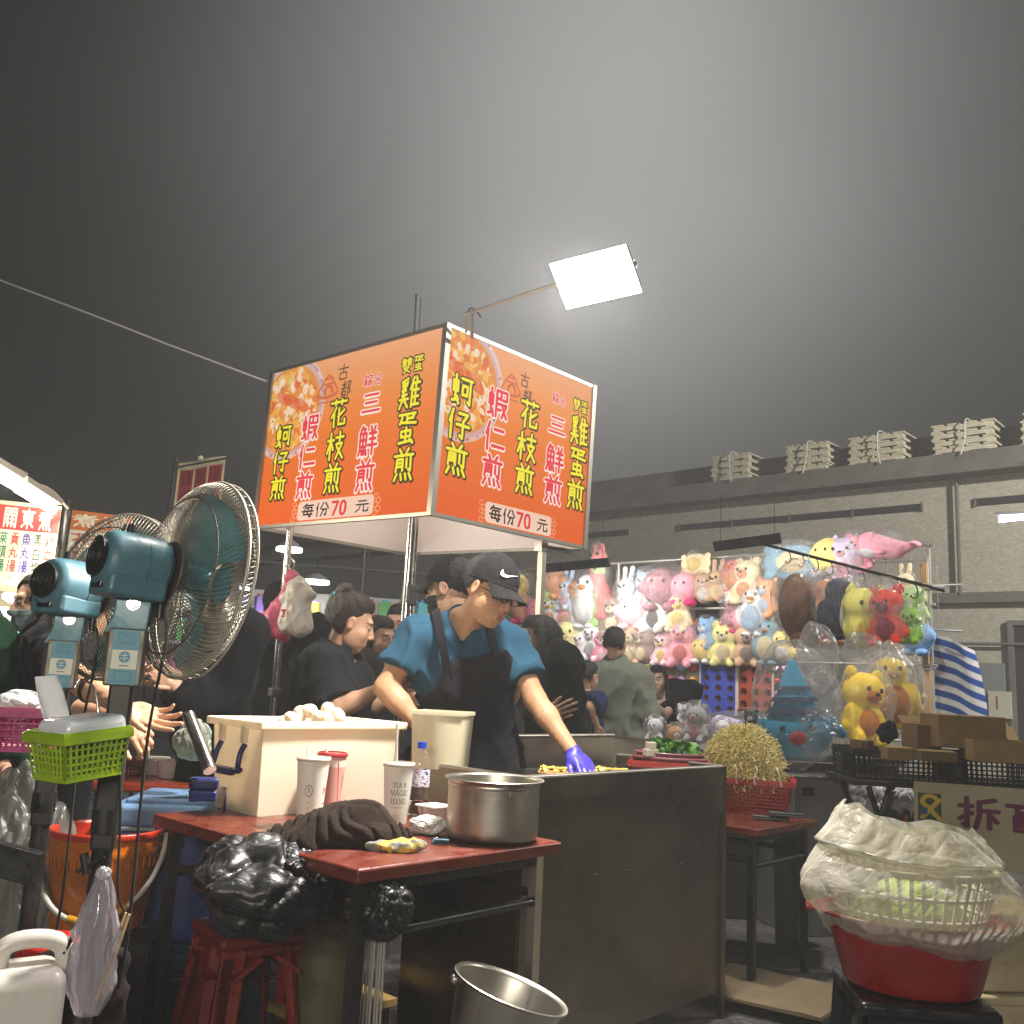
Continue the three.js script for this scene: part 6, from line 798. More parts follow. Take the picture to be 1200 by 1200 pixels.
  if (o.apron) { const s = new Soft(.03); torso(s, g + .012); s.limb(mid(J.pelvis, J.neck, .1), J.pelvis.clone().add(V(0, -.42, .03)), .15 * k * w, .17 * k * w, .06); const ct = mid(J.pelvis, J.neck, .5), topU = o.apron.top ?? .2, ins = new Soft(.03); torso(ins, g + .004); s.cuts.push((x, y, z) => { const dx = x - ct.x, dy = y - ct.y, dz = z - ct.z, u = dx * up.x + dy * up.y + dz * up.z, a = Math.abs(dx * side.x + dy * side.y + dz * side.z), f = dx * fw.x + dy * fw.y + dz * fw.z; return Math.max(u - topU, -.02 - f * (o.apron.back ? -1 : 1), u > -.02 ? a - (.105 + Math.max(0, .2 - u - .02) * .55) : a - .3); }); s.bump = folds(shirt.fold ?? 11, shirt.amp ?? .014); part('apron', s.mesh(cell * .8), o.apron.mat, t);
    const on = (a, u, f) => J.neck.clone().addScaledVector(side, a).addScaledVector(up, u).addScaledVector(fw, f), strap = (pts) => { const c = new THREE.CatmullRomCurve3(pts), n = 24, ps = [], id = []; for (let i = 0; i <= n; i++) { const p = c.getPoint(i / n), tg = c.getTangent(i / n), ct2 = mid(J.pelvis, J.neck, .75), nrm = p.clone().sub(ct2).normalize(), wv = new THREE.Vector3().crossVectors(tg, nrm).normalize().multiplyScalar(.017); ps.push(...p.clone().add(wv).toArray(), ...p.clone().sub(wv).toArray()); if (i < n) id.push(i * 2, i * 2 + 1, i * 2 + 2, i * 2 + 1, i * 2 + 3, i * 2 + 2); } const g3 = new THREE.BufferGeometry(); g3.setAttribute('position', new THREE.Float32BufferAttribute(ps, 3)); g3.setIndex(id); g3.computeVertexNormals(); return g3; };
    for (const e of [1, -1]) part('apron_strap', strap((o.apron.strap ?? [[.095, -.2, .135], [.1, -.1, .12], [.1, -.02, .075], [.095, .035, .0], [.09, .0, -.08], [.08, -.12, -.12]]).map(([a, u, f]) => on(a * e, u, f))), o.apron.mat, t); }
  return t;
}
const toward = (x, z) => Math.atan2(x, z);
{ // the cook
  const at = P(552, 900, 3.72);
  const cook = person('cook in a blue shirt, dark apron and black cap, reaching over the griddle', { at, h: 1.74, yaw: toward(.42, .9), legs: true, wide: 1.06, q: .85, skin: [.5, .27, .145], face: { jaw: 1.06 },
    world: { pelvis: P(555, 905, 3.74), chest: P(545, 800, 3.64), neck: P(540, 728, 3.56), head: P(574, 694, 3.42), sr: P(487, 748, 3.55), sl: P(598, 754, 3.66), er: P(452, 806, 3.5), wr: P(499, 858, 3.47), el: P(627, 820, 3.6), wl: P(672, 882, 3.48), hl: P(580, 915, 3.78), hr: P(530, 915, 3.72) },
    head: [.34, .46, -.12], cap: '#1a191a', emblem: true, emblemTurn: -.42, glasses: true, hair: 'cropped', hand_wl: { glove: '#3f35a0', curl: [.3, .3, .35, .4], dir: V(.45, -.5, .75), palm: V(-.2, -.85, -.4), thumb: .35 }, hand_wr: { curl: [.5, .5, .5, .5], dir: V(.3, -.7, .5) },
    shirt: { mat: fabric('#24475c'), sleeve: .6, v: true, loose: .018, amp: .012, fold: 12 }, pants: fabric('#17181b'), apron: { mat: fabric('#1b1a1e'), top: .185 } });
}
{ // the people round the stall
  const dark = (c) => fabric(c), B = '#0d0e10';
  person('worker with a black cap and black mask behind the cook, facing left', { at: P(560, 860, 4.1), h: 1.78, yaw: toward(-.75, -.35), skin: [.5, .3, .19], world: { neck: P(548, 735, 4.05), head: P(527, 692, 4.02), sl: P(520, 765, 4.12), sr: P(598, 752, 3.98) }, head: [.12, .05, 0], cap: '#171617', hair: 'cropped', mask: mat('#0f0f10', .8), shirt: { mat: dark('#5d5a55'), sleeve: .6, loose: .02 }, pants: dark('#15161a'), apron: { mat: dark('#2b2a28'), top: .05 }, q: 1.05 });
  person('woman with a bun in a loose black shirt, looking down to the right', { at: P(388, 860, 3.95), h: 1.62, yaw: toward(.95, -.12), wide: 1.22, skin: [.42, .24, .15], world: { neck: P(392, 772, 3.92), head: P(412, 731, 3.88), sl: P(404, 785, 4.06), sr: P(378, 778, 3.78), er: P(395, 832, 3.72), wr: P(448, 806, 3.72), el: P(425, 830, 4.05), wl: P(470, 822, 3.95) }, head: [.3, .12, .05], hair: 'bun', hairMat: mat('#21130c', .5, 0, { bumpMap: again(T.grain, 40, 4), bumpScale: .002 }), face: { jaw: 1.1 }, shirt: { mat: dark('#131517'), sleeve: .85, loose: .032, hem: .6 }, pants: dark('#101114'), q: 1 });
  person('person in black with a red inner collar and a black head cloth, seen from behind', { at: P(306, 860, 5.7), h: 1.8, yaw: toward(-.3, -1), wide: 1.15, head: [0, .1, 0], world: { head: P(328, 708, 5.65), neck: P(318, 745, 5.7) }, hood: dark(B), shirt: { mat: dark('#0f1012'), sleeve: 1.9, loose: .025, hem: .5 }, pants: dark(B), q: 1.4, skin: [.4, .25, .17] });
  solo('red_scarf', 'dark red scarf on the shoulder of the person in a black head cloth', 'scarf', [(() => { const s = new Soft(.03); s.limb(P(285, 752, 5.45), P(318, 738, 5.42), .055, .06).limb(P(318, 738, 5.42), P(330, 742, 5.5), .06, .06); s.bump = (x, y, z) => .01 * nz(x * 18, y * 18, z * 18); return s.mesh(.012); })()], fabric('#5a1a12'));
  person('person under a long black veil, standing behind the woman with the bun', { at: P(366, 860, 5.6), h: 1.62, yaw: toward(.4, -1), head: [0, 0, 0], world: { head: P(372, 744, 5.6), neck: P(368, 782, 5.6) }, hood: dark('#0b0b0c'), shirt: { mat: dark('#0b0c0d'), sleeve: 1.9, loose: .03, hem: .4 }, pants: dark(B), q: 1.5 });
  person('person in a pale blue face mask seen between the woman and the cook', { at: P(468, 850, 5.8), h: 1.63, yaw: toward(-.15, 1), head: [.1, 0, 0], world: { head: P(466, 732, 5.8), neck: P(468, 764, 5.84) }, hair: 'short', mask: mat('#7f95ab', .8), shirt: { mat: dark('#101114'), sleeve: 1.9 }, pants: dark(B), q: 1.5 });
  person('person with dark hair half hidden behind the face of the woman with the bun', { at: P(446, 850, 5.2), h: 1.58, yaw: toward(.7, .6), head: [.15, 0, 0], world: { head: P(446, 748, 5.2), neck: P(444, 780, 5.22) }, hair: 'long', shirt: { mat: dark('#3a3a3d'), sleeve: 1.9, loose: .02 }, pants: dark(B), q: 1.5 });
  person('person with glasses in a wide black shawl, right of the cook, facing left', { at: P(645, 880, 4.9), h: 1.63, yaw: toward(-1, .12), wide: 1.2, skin: [.36, .21, .14], world: { head: P(628, 750, 4.85), neck: P(636, 786, 4.9), el: P(668, 850, 5.0), wl: P(640, 838, 4.75), er: P(622, 850, 4.7), wr: P(640, 842, 4.65) }, head: [.1, .1, 0], hair: 'long', glasses: true, shirt: { mat: dark('#0b0b0c'), sleeve: 1.75, loose: .05, hem: .45, tail: .5 }, pants: dark(B), q: 1.2 });
  person('man in a grey long-sleeved shirt and brown trousers, back turned, by the toy stall', { at: P(722, 880, 6.6), h: 1.6, yaw: toward(.25, -1), wide: 1.28, head: [.1, -.15, 0], hair: 'short', fringe: .03, world: { head: P(721, 756, 6.58), neck: P(722, 778, 6.6), el: P(748, 812, 6.8), wl: P(764, 838, 7.0) }, shirt: { mat: dark('#6f7468'), sleeve: 1.9, loose: .035, hem: .78 }, pants: dark('#4a3018'), q: 1.5 });
  person('boy in a navy T-shirt standing beside the man in the grey shirt', { at: P(684, 880, 6.3), h: 1.36, yaw: toward(.8, -.5), wide: .95, head: [.2, .2, 0], hair: 'short', fringe: .03, world: { er: P(690, 828, 6.1), wr: P(700, 852, 6.15) }, shirt: { mat: dark('#1c2c4c'), sleeve: .8, loose: .025 }, pants: dark('#0f1118'), q: 1.4 });
  person('laughing woman with long hair in a black T-shirt behind the toy stall counter', { at: P(790, 850, 7.6), h: 1.5, yaw: toward(-.4, .9), head: [.05, -.1, .12], hair: 'long', face: { smile: true }, skin: [.62, .42, .32], world: { head: P(771, 797, 7.5), neck: P(780, 817, 7.55), el: P(778, 838, 7.3), wl: P(764, 824, 7.2), er: P(770, 834, 7.4), wr: P(758, 822, 7.3) }, shirt: { mat: dark('#101013'), sleeve: .8, loose: .03 }, pants: dark(B), q: 1.5 });
  // at the left edge
  person('person in a dark green jacket cut off by the left edge', { at: P(-66, 880, 3.3), h: 1.62, yaw: toward(.2, 1), wide: 1.15, world: { sl: P(-8, 768, 3.3), el: P(12, 830, 3.25), wl: P(4, 900, 3.1), head: P(-60, 690, 3.3) }, hair: 'short', shirt: { mat: dark('#0d2a17'), sleeve: 1.9, loose: .025, hem: .6 }, pants: dark(B), q: 1.2 });
  person('person in a black hooded jacket and pale mask behind the farther fan', { at: P(55, 880, 4.1), h: 1.76, yaw: toward(-.7, .5), head: [.1, .2, 0], world: { head: P(44, 708, 4.05), neck: P(54, 742, 4.1) }, hood: dark('#0e0f11'), mask: mat('#6f7f80', .8), shirt: { mat: dark('#0e0f11'), sleeve: 1.9, loose: .03, hem: .5 }, pants: dark(B), q: 1.3 });
  person('customer in a dark T-shirt behind the fans, holding out an open hand with a wristband', { at: P(58, 880, 3.35), h: 1.7, yaw: toward(.9, .35), skin: [.6, .34, .2], world: { head: P(90, 700, 3.4), neck: P(76, 742, 3.42), sr: P(52, 762, 3.2), er: P(84, 792, 2.98), wr: P(150, 832, 2.86), el: P(70, 830, 3.5), wl: P(142, 842, 3.0) }, hair: 'short', hand_wr: { dir: V(.95, -.22, .1), palm: V(.1, .75, .65), curl: [.12, .16, .24, .34], spread: .1, thumb: .6 }, hand_wl: { dir: V(.8, -.5, .1), palm: V(-.2, -.5, -.6), curl: [.7, .75, .8, .85] }, shirt: { mat: dark('#14151a'), sleeve: .75 }, pants: dark(B), q: .95 });
  { const a = P(108, 806, 2.93), w = thing('wristband', 'dark wristband on the customer\'s outstretched forearm', 'wristband', a), d = P(150, 832, 2.86).sub(P(84, 792, 2.98)).normalize(), tg = new THREE.TorusGeometry(.042, .007, 8, 36); tg.applyQuaternion(new THREE.Quaternion().setFromUnitVectors(V(0, 0, 1), d)); part('band', tg, M.black, w); const bk = new THREE.BoxGeometry(.02, .006, .014); bk.translate(0, .046, 0); bk.applyQuaternion(new THREE.Quaternion().setFromUnitVectors(V(0, 0, 1), d)); part('buckle', bk, M.chrome, w); }
  person('person in black behind the big fan, holding something small in both hands', { at: P(246, 880, 4.0), h: 1.68, yaw: toward(-.6, .7), world: { head: P(252, 716, 4.0), wr: P(200, 802, 3.7), wl: P(212, 800, 3.75), er: P(228, 828, 3.8), el: P(262, 826, 3.9) }, hair: 'short', head: [.35, 0, 0], shirt: { mat: dark('#0e0f11'), sleeve: 1.8, loose: .03, hem: .5 }, pants: dark(B), q: 1.2 });
}
// ---------------------------------------------------------------- toy stall: rack, plush animals, game boards, balloons
const RACK = P(1088, 640, 9.0), NR = DR.clone().negate(); RACK.y = 0;
const onR = (px, py, off = 0) => PP(px, py, RACK.clone().addScaledVector(NR, off), DR);
const RTURN = Math.atan2(NR.x, NR.z); // +z of a thing faces out of the rack
{
  const t = thing('toy_rack', 'wide steel frame rack of the toy stall, carrying the plush animals', 'rack', RACK, RTURN), m = mat('#b5b2aa', .4, .6), wood = mat('#b08a58', .6); // local x runs to the picture's right
  const L = 5.6; for (const x of [0, -1.9, -3.7, -L]) part('upright', bar([x, 0, 0], [x, 2.72, 0], .018, 10), m, t); for (const [y, n] of [[2.72, 'top_rail'], [1.56, 'shelf_rail'], [.84, 'low_rail'], [2.14, 'middle_rail']]) part(n, bar([.05, y, 0], [-L, y, 0], .016, 10), m, t);
  part('wood_post', box(.05, 1.0, .05, -.06, 2.05, -.02), wood, t); part('wood_post', box(.06, .95, .06, -.06, 1.05, -.04), wood, t); part('cross_arm', [bar([-.25, 2.32, .0], [.35, 2.3, .2], .014), bar([.0, 1.9, 0], [.32, 1.88, .1], .012)], m, t);
  part('back_mesh', [...Array.from({ length: 24 }, (_, i) => bar([-i * L / 23, 1.56, -.22], [-i * L / 23, 2.66, -.22], .004, 5)), ...Array.from({ length: 6 }, (_, i) => bar([0, 1.6 + i * .2, -.22], [-L, 1.6 + i * .2, -.22], .004, 5))], m, t);
  part('shelf_board', box(L, .02, .12, -L / 2, 1.545, -.06), mat('#8f8c84', .6), t); part('dark_board', box(.62, .5, .02, -2.35, 2.1, -.1), mat('#1d1c1b', .7), t);
  // hanging lamps: black battens facing the toys
  for (const [x0, y0, x1, y1, off, lab] of [[838, 641, 917, 631, 1.3, 'black strip lamp hung before the middle of the toy rack'], [632, 667, 716, 659, 1.3, 'black strip lamp hung before the left part of the toy rack']]) {
    const a = onR(x0, y0, off), b = onR(x1, y1, off), c = a.clone().lerp(b, .5), w = a.distanceTo(b), u = thing('strip_lamp', lab, 'lamp', c, RTURN), ang = Math.atan2(b.y - a.y, w) ;
    part('housing', rbox(w, .1, .03, .006, 0, 0, .025, .35, 0, ang), M.black, u); const e = part('tube', box(w - .04, .07, .008, 0, -.004, .004, .35, 0, ang), glow('#fffdf6', 9), u); part('wire', [bar([-w * .4, .04, .02], [-w * .4, .5, .02], .003, 5), bar([w * .4, .04, .02], [w * .4, .5, .02], .003, 5)], M.rubber, u);
    const l = new THREE.RectAreaLight(0xfff8ee, LIGHT.batten, w - .04, .08); l.position.copy(c).addScaledVector(DR, .02); const to = c.clone().addScaledVector(DR, 1).add(V(0, -.5, 0)); l.lookAt(to); l.name = 'strip_lamp'; scene.add(l);
  }
}
// plush kinds, each about 1 tall, standing on 0, facing +z
const PL = {};
{
  const mk = (f, c = .032) => { const s = new Soft(.06); f(s); s.bump = (x, y, z) => .006 * nz(x * 22, y * 22, z * 22); return s.mesh(c); };
  PL.bear = { body: mk((s) => { s.lump(V(0, .28, 0), .26, .27, .21).lump(V(0, .68, .02), .29, .25, .23); for (const e of [1, -1]) s.limb(V(.2 * e, .4, .05), V(.3 * e, .2, .12), .085, .08).limb(V(.14 * e, .12, .08), V(.19 * e, .06, .24), .1, .085); }), ear: mk((s) => { for (const e of [1]) s.lump(V(0, 0, 0), .1, .1, .05); }), ears: [[.21, .9, 0], [-.21, .9, 0]], snout: [0, .62, .22, .12, .09, .07], belly: [0, .28, .15, .17, .18, .09], eye: [.1, .71, .235] };
  PL.bunny = { body: mk((s) => { s.lump(V(0, .22, 0), .2, .22, .17).lump(V(0, .53, .02), .23, .2, .19); for (const e of [1, -1]) s.limb(V(.15 * e, .32, .05), V(.22 * e, .16, .12), .065, .06).limb(V(.1 * e, .08, .08), V(.14 * e, .05, .22), .08, .07); }), ear: mk((s) => s.limb(V(0, 0, 0), V(.03, .26, -.02), .06, .055)), ears: [[.09, .7, 0], [-.09, .7, 0]], snout: [0, .48, .18, .08, .06, .05], belly: [0, .22, .12, .12, .14, .07], eye: [.08, .55, .2] };
  PL.ball = { body: mk((s) => { s.lump(V(0, .46, 0), .42, .4, .34); for (const e of [1, -1]) s.lump(V(.4 * e, .48, .05), .12, .15, .1); }), ear: mk((s) => s.lump(V(0, 0, 0), .16, .1, .2)), ears: [[.2, .08, .12], [-.2, .08, .12]], snout: null, belly: null, eye: [.12, .56, .32] };
  PL.cat = { body: mk((s) => { s.lump(V(0, .3, 0), .3, .3, .23).lump(V(0, .62, .03), .34, .26, .25); s.limb(V(.25, .2, -.1), V(.42, .45, -.12), .06, .05); }), ear: mk((s) => s.limb(V(0, 0, 0), V(0, .13, 0), .09, .02)), ears: [[.2, .82, 0], [-.2, .82, 0]], snout: [0, .55, .26, .09, .06, .04], belly: [0, .26, .18, .17, .18, .08], eye: [.13, .64, .275] };
  PL.whale = { body: mk((s) => { s.limb(V(-.42, .28, 0), V(.2, .24, 0), .28, .18).limb(V(.2, .24, 0), V(.48, .34, 0), .15, .08).lump(V(.54, .38, .0), .09, .06, .2); }), ear: mk((s) => s.lump(V(0, 0, 0), .14, .05, .1)), ears: [[-.1, .14, .22], [-.1, .14, -.22]], snout: null, belly: [-.38, .16, .03, .3, .15, .24], eye: [-.5, .32, .22] };
  PL.bird = { body: mk((s) => { s.lump(V(0, .35, 0), .3, .34, .26).lump(V(0, .72, .04), .22, .2, .2); for (const e of [1, -1]) s.lump(V(.28 * e, .36, 0), .08, .22, .15); }), ear: mk((s) => s.lump(V(0, 0, 0), .1, .05, .13)), ears: [[.12, .03, .1], [-.12, .03, .1]], snout: [0, .68, .24, .07, .045, .09], belly: [0, .33, .17, .2, .25, .12], eye: [.09, .77, .215] };
  PL.long = { body: mk((s) => { let p = V(0, .1, 0); for (let i = 0; i < 6; i++) { const n = V(.06 * Math.sin(i * 1.3), .1 + i * .17, .02); s.lump(n, .15 - i * .006, .12, .13); p = n; } }), ear: mk((s) => s.limb(V(0, 0, 0), V(0, .1, 0), .04, .03)), ears: [[.07, 1.04, 0], [-.07, 1.04, 0]], snout: null, belly: null, eye: [.06, .98, .12] };
  PL.pillow = { body: mk((s) => { s.lump(V(0, .32, 0), .62, .36, .14); for (const e of [1, -1]) s.lump(V(.5 * e, .58, 0), .12, .1, .06).lump(V(.5 * e, .06, 0), .12, .1, .06); }), ear: mk((s) => s.lump(V(0, 0, 0), .05, .05, .03)), ears: [[.3, .3, .15]], snout: null, belly: [0, .32, .1, .34, .22, .08], eye: null };
  PL.cone = { body: mk((s) => { s.limb(V(0, .3, 0), V(.0, 1.0, 0), .33, .06).lump(V(0, .25, 0), .38, .25, .3); }), ear: mk((s) => s.limb(V(0, 0, 0), V(.1, -.08, .03), .09, .06)), ears: [[.36, .34, .05], [-.36, .34, .05]], snout: null, belly: null, eye: [.15, .32, .3] };
}
const bandGeo = new THREE.CylinderGeometry(.93, 1.09, .2, 30, 1, true), plushMat = new Map(), pm = (c) => { if (!plushMat.has(c)) plushMat.set(c, mat(c, .95, 0, { bumpMap: again(T.fluff, 5), bumpScale: .006, sheen: .3, sheenRoughness: .6, sheenColor: S('#ffffff'), specularIntensity: .25 })); return plushMat.get(c); };
const dot = new THREE.SphereGeometry(1, 14, 10), wrapGeo = uvBox(bag(1, 1, 1, 71, .14, 5)), wrapMat = clearBag({ roughness: .14, transmission: .95 });
function plush(kind, px, py, hpx, c1, c2, label, o = {}) {
  const K = PL[kind], p = o.at ?? onR(px, py + hpx / 2, o.off ?? .08), d = -p.z, sc = hpx / FOCAL * d / (o.tall ?? { bear: 1, bunny: 1, ball: .88, cat: .96, whale: .58, bird: .95, long: 1.15, pillow: .7, cone: 1.06 }[kind]);
  const t = thing('plush_toy', label, o.cat ?? 'plush toy', p, (o.turn ?? RTURN) + (o.spin ?? 0)); t.scale.setScalar(sc); t.rotation.z = o.roll ?? 0;
  const add = (n, g, m, x = 0, y = 0, z = 0, sx = 1, sy = 1, sz = 1) => { const q = new THREE.Mesh(g, m); q.name = n; q.position.set(x, y, z); q.scale.set(sx, sy, sz); q.castShadow = q.receiveShadow = true; t.add(q); return q; };
  add('plush_body', K.body, pm(c1)); for (const [x, y, z] of K.ears) add(kind === 'ball' || kind === 'bird' ? 'foot' : kind === 'whale' || kind === 'cone' ? 'fin' : 'ear', K.ear, pm(o.c3 ?? c1), x, y, z, x < 0 ? -1 : 1, 1, 1);
  if (K.snout) { const s = K.snout; add(kind === 'bird' ? 'beak' : 'snout', dot, pm(kind === 'bird' ? '#d98a1a' : c2), s[0], s[1], s[2], s[3], s[4], s[5]); } if (K.belly) { const s = K.belly; add('belly', dot, pm(c2), s[0], s[1], s[2], s[3], s[4], s[5]); }
  if (K.eye) { const e = K.eye, em = o.eye ?? M.black; if (kind === 'whale') add('eye', dot, em, e[0], e[1], e[2], .03, .035, .02); else for (const s of [1, -1]) add('eye', dot, em, e[0] * s, e[1], e[2], .03, .036, .022); if (K.snout && kind !== 'bird') add('nose', dot, M.black, 0, K.snout[1] + .03, K.snout[2] + K.snout[5], .035, .024, .018); }
  if (kind === 'cone') for (const [y, r] of [[.5, .292], [.62, .24], [.74, .187]]) { const b = new THREE.Mesh(bandGeo, pm('#173a5c')); b.name = 'stripe'; b.position.y = y; b.scale.set(r, r, r); t.add(b); } if (o.mouth) add('mouth', dot, pm('#c8323a'), 0, K.eye[1] - .1, K.eye[2] + .03, .09, .075, .04);
  if (o.wrap) { const b = new THREE.Box3().setFromBufferAttribute(K.body.attributes.position), s = b.getSize(V(0, 0, 0)), m = b.getCenter(V(0, 0, 0)), w = o.wrap; const q = add('clear_wrapper', wrapGeo, wrapMat, m.x, m.y + .06 * w, m.z, s.x * 1.12 * w, s.y * 1.22 * w, s.z * 1.25 * w); q.rotation.y = px % 6; }
  return t;
}
{
  const cols = { cream: '#e6cf9a', yellow: '#ecc93a', lemon: '#e8e070', pink: '#ee86a4', hot: '#e03a80', rose: '#f0b9c4', maroon: '#8e1f4c', lilac: '#cbb8e4', sky: '#a9c8ec', blue: '#2c93d8', teal: '#2f7f9e', white: '#e6e6ea', tan: '#b98a52', brown: '#6d4526', orange: '#ea8a24', red: '#d43526', green: '#7fb03a', lime: '#b8d84a', navy: '#1d2740', black: '#1a1a1c', grey: '#a3a3a6', purple: '#a35bc4' };
  const pastel = (c) => { const q = S(c); return '#' + q.lerp(S('#ffffff'), .2).getHexString(); };
  const W = 1; const rows = [ // kind, x, y, height in the picture, two colours, how it looks
    ['ball', 604, 688, 24, 'yellow', 'orange', 'yellow round plush high at the left end, right of the cook\'s cap', { wrap: W }], ['ball', 612, 714, 24, 'orange', 'rose', 'orange and pink round plush below the yellow one at the left end', { c3: cols.hot, wrap: W }], ['ball', 626, 716, 20, 'hot', 'rose', 'hot pink round plush right of the orange one at the left end', {}],
    ['ball', 650, 684, 26, 'orange', 'lime', 'orange round plush just right of the right sign post', { wrap: W }], ['ball', 645, 698, 22, 'lime', 'lime', 'pale green round plush under the orange one', {}], ['bird', 646, 722, 30, 'white', 'orange', 'white plush with an orange belly below the pale green one', { wrap: W }], ['bunny', 665, 690, 34, 'sky', 'rose', 'pale blue and pink bunny plush in the top row', {}], ['bear', 664, 718, 28, 'pink', 'orange', 'pink bear plush with an orange belly in the left middle', {}], ['cat', 677, 696, 26, 'orange', 'yellow', 'orange cat plush between blue bunny and white goose', {}], ['bird', 676, 724, 22, 'green', 'white', 'small green bird plush below the orange cat', {}], ['bird', 689, 704, 44, 'white', 'white', 'tall white goose plush in a clear bag', { wrap: W }], ['long', 699, 696, 56, 'green', 'lime', 'long green caterpillar plush', {}], ['long', 707, 682, 62, 'red', 'red', 'tall red plush sticking out above the rack', { roll: .12, wrap: W }], ['pillow', 711, 728, 13, 'blue', 'white', 'blue plush pillow with a white middle below the tall red plush', {}],
    ['bunny', 735, 690, 36, 'white', 'lilac', 'white bunny plush with a lilac snout in the top row', { wrap: W }], ['bear', 757, 690, 32, 'sky', 'white', 'pale blue bear plush in the top row', { wrap: W }], ['ball', 777, 690, 36, 'maroon', 'cream', 'maroon round plush in the top row', { wrap: W }], ['pillow', 815, 660, 17, 'cream', 'yellow', 'cream plush pillow lying on top of the row, left of the strip lamp', { wrap: W }], ['ball', 803, 690, 28, 'pink', 'hot', 'pink round plush with dark pink feet under the cream pillow', { c3: cols.hot }], ['cat', 826, 688, 26, 'tan', 'white', 'tan cat plush with a white face in the top row', {}], ['bunny', 841, 680, 34, 'tan', 'cream', 'light brown bunny plush right of the tan cat', {}], ['bird', 858, 674, 26, 'red', 'orange', 'red bird plush in the top row', {}], ['bear', 853, 690, 22, 'white', 'white', 'white dog-like plush under the red bird', {}], ['bear', 876, 680, 38, 'cream', 'orange', 'cream bear plush with an orange belly in the top row', { wrap: W }], ['pillow', 930, 657, 28, 'teal', 'cream', 'large teal plush pillow with a cream oval, top right', { wrap: W }], ['ball', 972, 652, 32, 'yellow', 'white', 'yellow and white round plush right of the teal pillow', { c3: cols.white }], ['cat', 992, 655, 42, 'lilac', 'pink', 'lilac cat plush next to the pink whale', {}], ['bear', 1006, 648, 34, 'pink', 'rose', 'pink bear plush left of the pink whale', {}], ['whale', 1040, 640, 23, 'pink', 'white', 'large pink whale plush lying on top of the rack at the right', { roll: -.15, off: .15 }],
    ['bear', 720, 722, 34, 'brown', 'cream', 'brown bear plush with a cream belly at the left of the middle row', { wrap: W }], ['ball', 742, 718, 28, 'rose', 'white', 'pale pink round plush in the middle row', {}], ['bear', 770, 714, 38, 'white', 'black', 'white panda plush with a black belly in the middle row', { c3: cols.black, wrap: W }], ['bear', 797, 716, 34, 'cream', 'yellow', 'cream bear plush in the middle row, left of the dark board', { wrap: W }], ['bunny', 857, 712, 30, 'maroon', 'pink', 'maroon bunny plush right of the dark board', {}], ['ball', 866, 728, 20, 'pink', 'hot', 'small pink round plush below the maroon bunny', { c3: cols.hot }], ['bird', 884, 716, 40, 'white', 'sky', 'big white bird plush in the middle row', { wrap: W }], ['bear', 899, 700, 34, 'orange', 'sky', 'orange bear plush beside the hanging brown plush', {}],
    ['bear', 634, 752, 34, 'rose', 'white', 'pale pink bear plush at the left of the bottom row', {}], ['cat', 667, 750, 36, 'lemon', 'yellow', 'lemon yellow cat plush in the bottom row', { wrap: W }], ['bunny', 683, 752, 34, 'white', 'rose', 'white bunny plush right of the lemon yellow cat', {}], ['bear', 695, 752, 32, 'white', 'grey', 'white bear plush with a grey belly in the bottom row', {}], ['bunny', 708, 752, 38, 'hot', 'rose', 'hot pink bunny plush behind the grey-shirted man\'s head', {}], ['bear', 727, 756, 32, 'tan', 'brown', 'tan bear plush with a brown belly, first right of the man\'s head', {}], ['bear', 742, 756, 34, 'tan', 'cream', 'tan bear plush with a cream belly, second right of the man\'s head', { wrap: W }], ['cat', 757, 756, 32, 'brown', 'cream', 'brown cat plush in the bottom row', {}], ['bunny', 778, 754, 36, 'rose', 'yellow', 'pale pink bunny plush with a yellow snout in the bottom row', { wrap: W }], ['bear', 800, 754, 38, 'pink', 'red', 'pink bear plush with a red belly in the bottom row', { c3: cols.red, wrap: W }], ['bear', 828, 742, 26, 'blue', 'white', 'bright blue bear plush under the dark board', {}], ['ball', 824, 762, 22, 'yellow', 'white', 'yellow round plush at the bottom under the blue bear', { c3: cols.white }], ['bear', 850, 754, 36, 'lemon', 'cream', 'lemon yellow bear plush right of the blue bear', { wrap: W }], ['bear', 875, 756, 34, 'tan', 'brown', 'tan bear plush with a dark belly at the bottom, below the big white bird', { spin: .5 }], ['bird', 901, 752, 36, 'teal', 'cream', 'teal bird plush with a cream belly at the right of the bottom row', { wrap: W }], ['cat', 918, 756, 26, 'yellow', 'white', 'small yellow cat plush below the hanging brown plush', {}],
    ['bunny', 1062, 682, 30, 'cream', 'tan', 'cream bunny plush at the right end, upper row', {}], ['bear', 1072, 708, 34, 'green', 'lime', 'olive green bear plush at the right end, middle row', { wrap: W }], ['ball', 1076, 748, 28, 'blue', 'sky', 'blue round plush at the right end, lower row', { wrap: W }], ['ball', 984, 700, 26, 'white', 'sky', 'white round plush behind the hanging navy plush', {}],
    ['cat', 648, 780, 22, 'pink', 'rose', 'pink cat plush low at the left, above the boy', {}], ['ball', 664, 776, 22, 'blue', 'sky', 'blue round plush low at the left, above the boy', {}], ['cat', 678, 776, 20, 'purple', 'lilac', 'purple cat plush low at the left, above the boy', {}], ['bear', 658, 800, 22, 'sky', 'pink', 'pale blue bear plush low, left of the boy', {}], ['ball', 648, 806, 18, 'hot', 'rose', 'hot pink round plush low, left of the boy', {}],
  ];
  rows.forEach(([k, x, y, h, a, b, lab, o], i) => plush(k, x, y, h * 1.48, pastel(cols[a]), pastel(cols[b]), lab, { spin: ((i * 37) % 11 - 5) * .05, ...(i % 5 ? { wrap: 1 } : {}), ...o }));
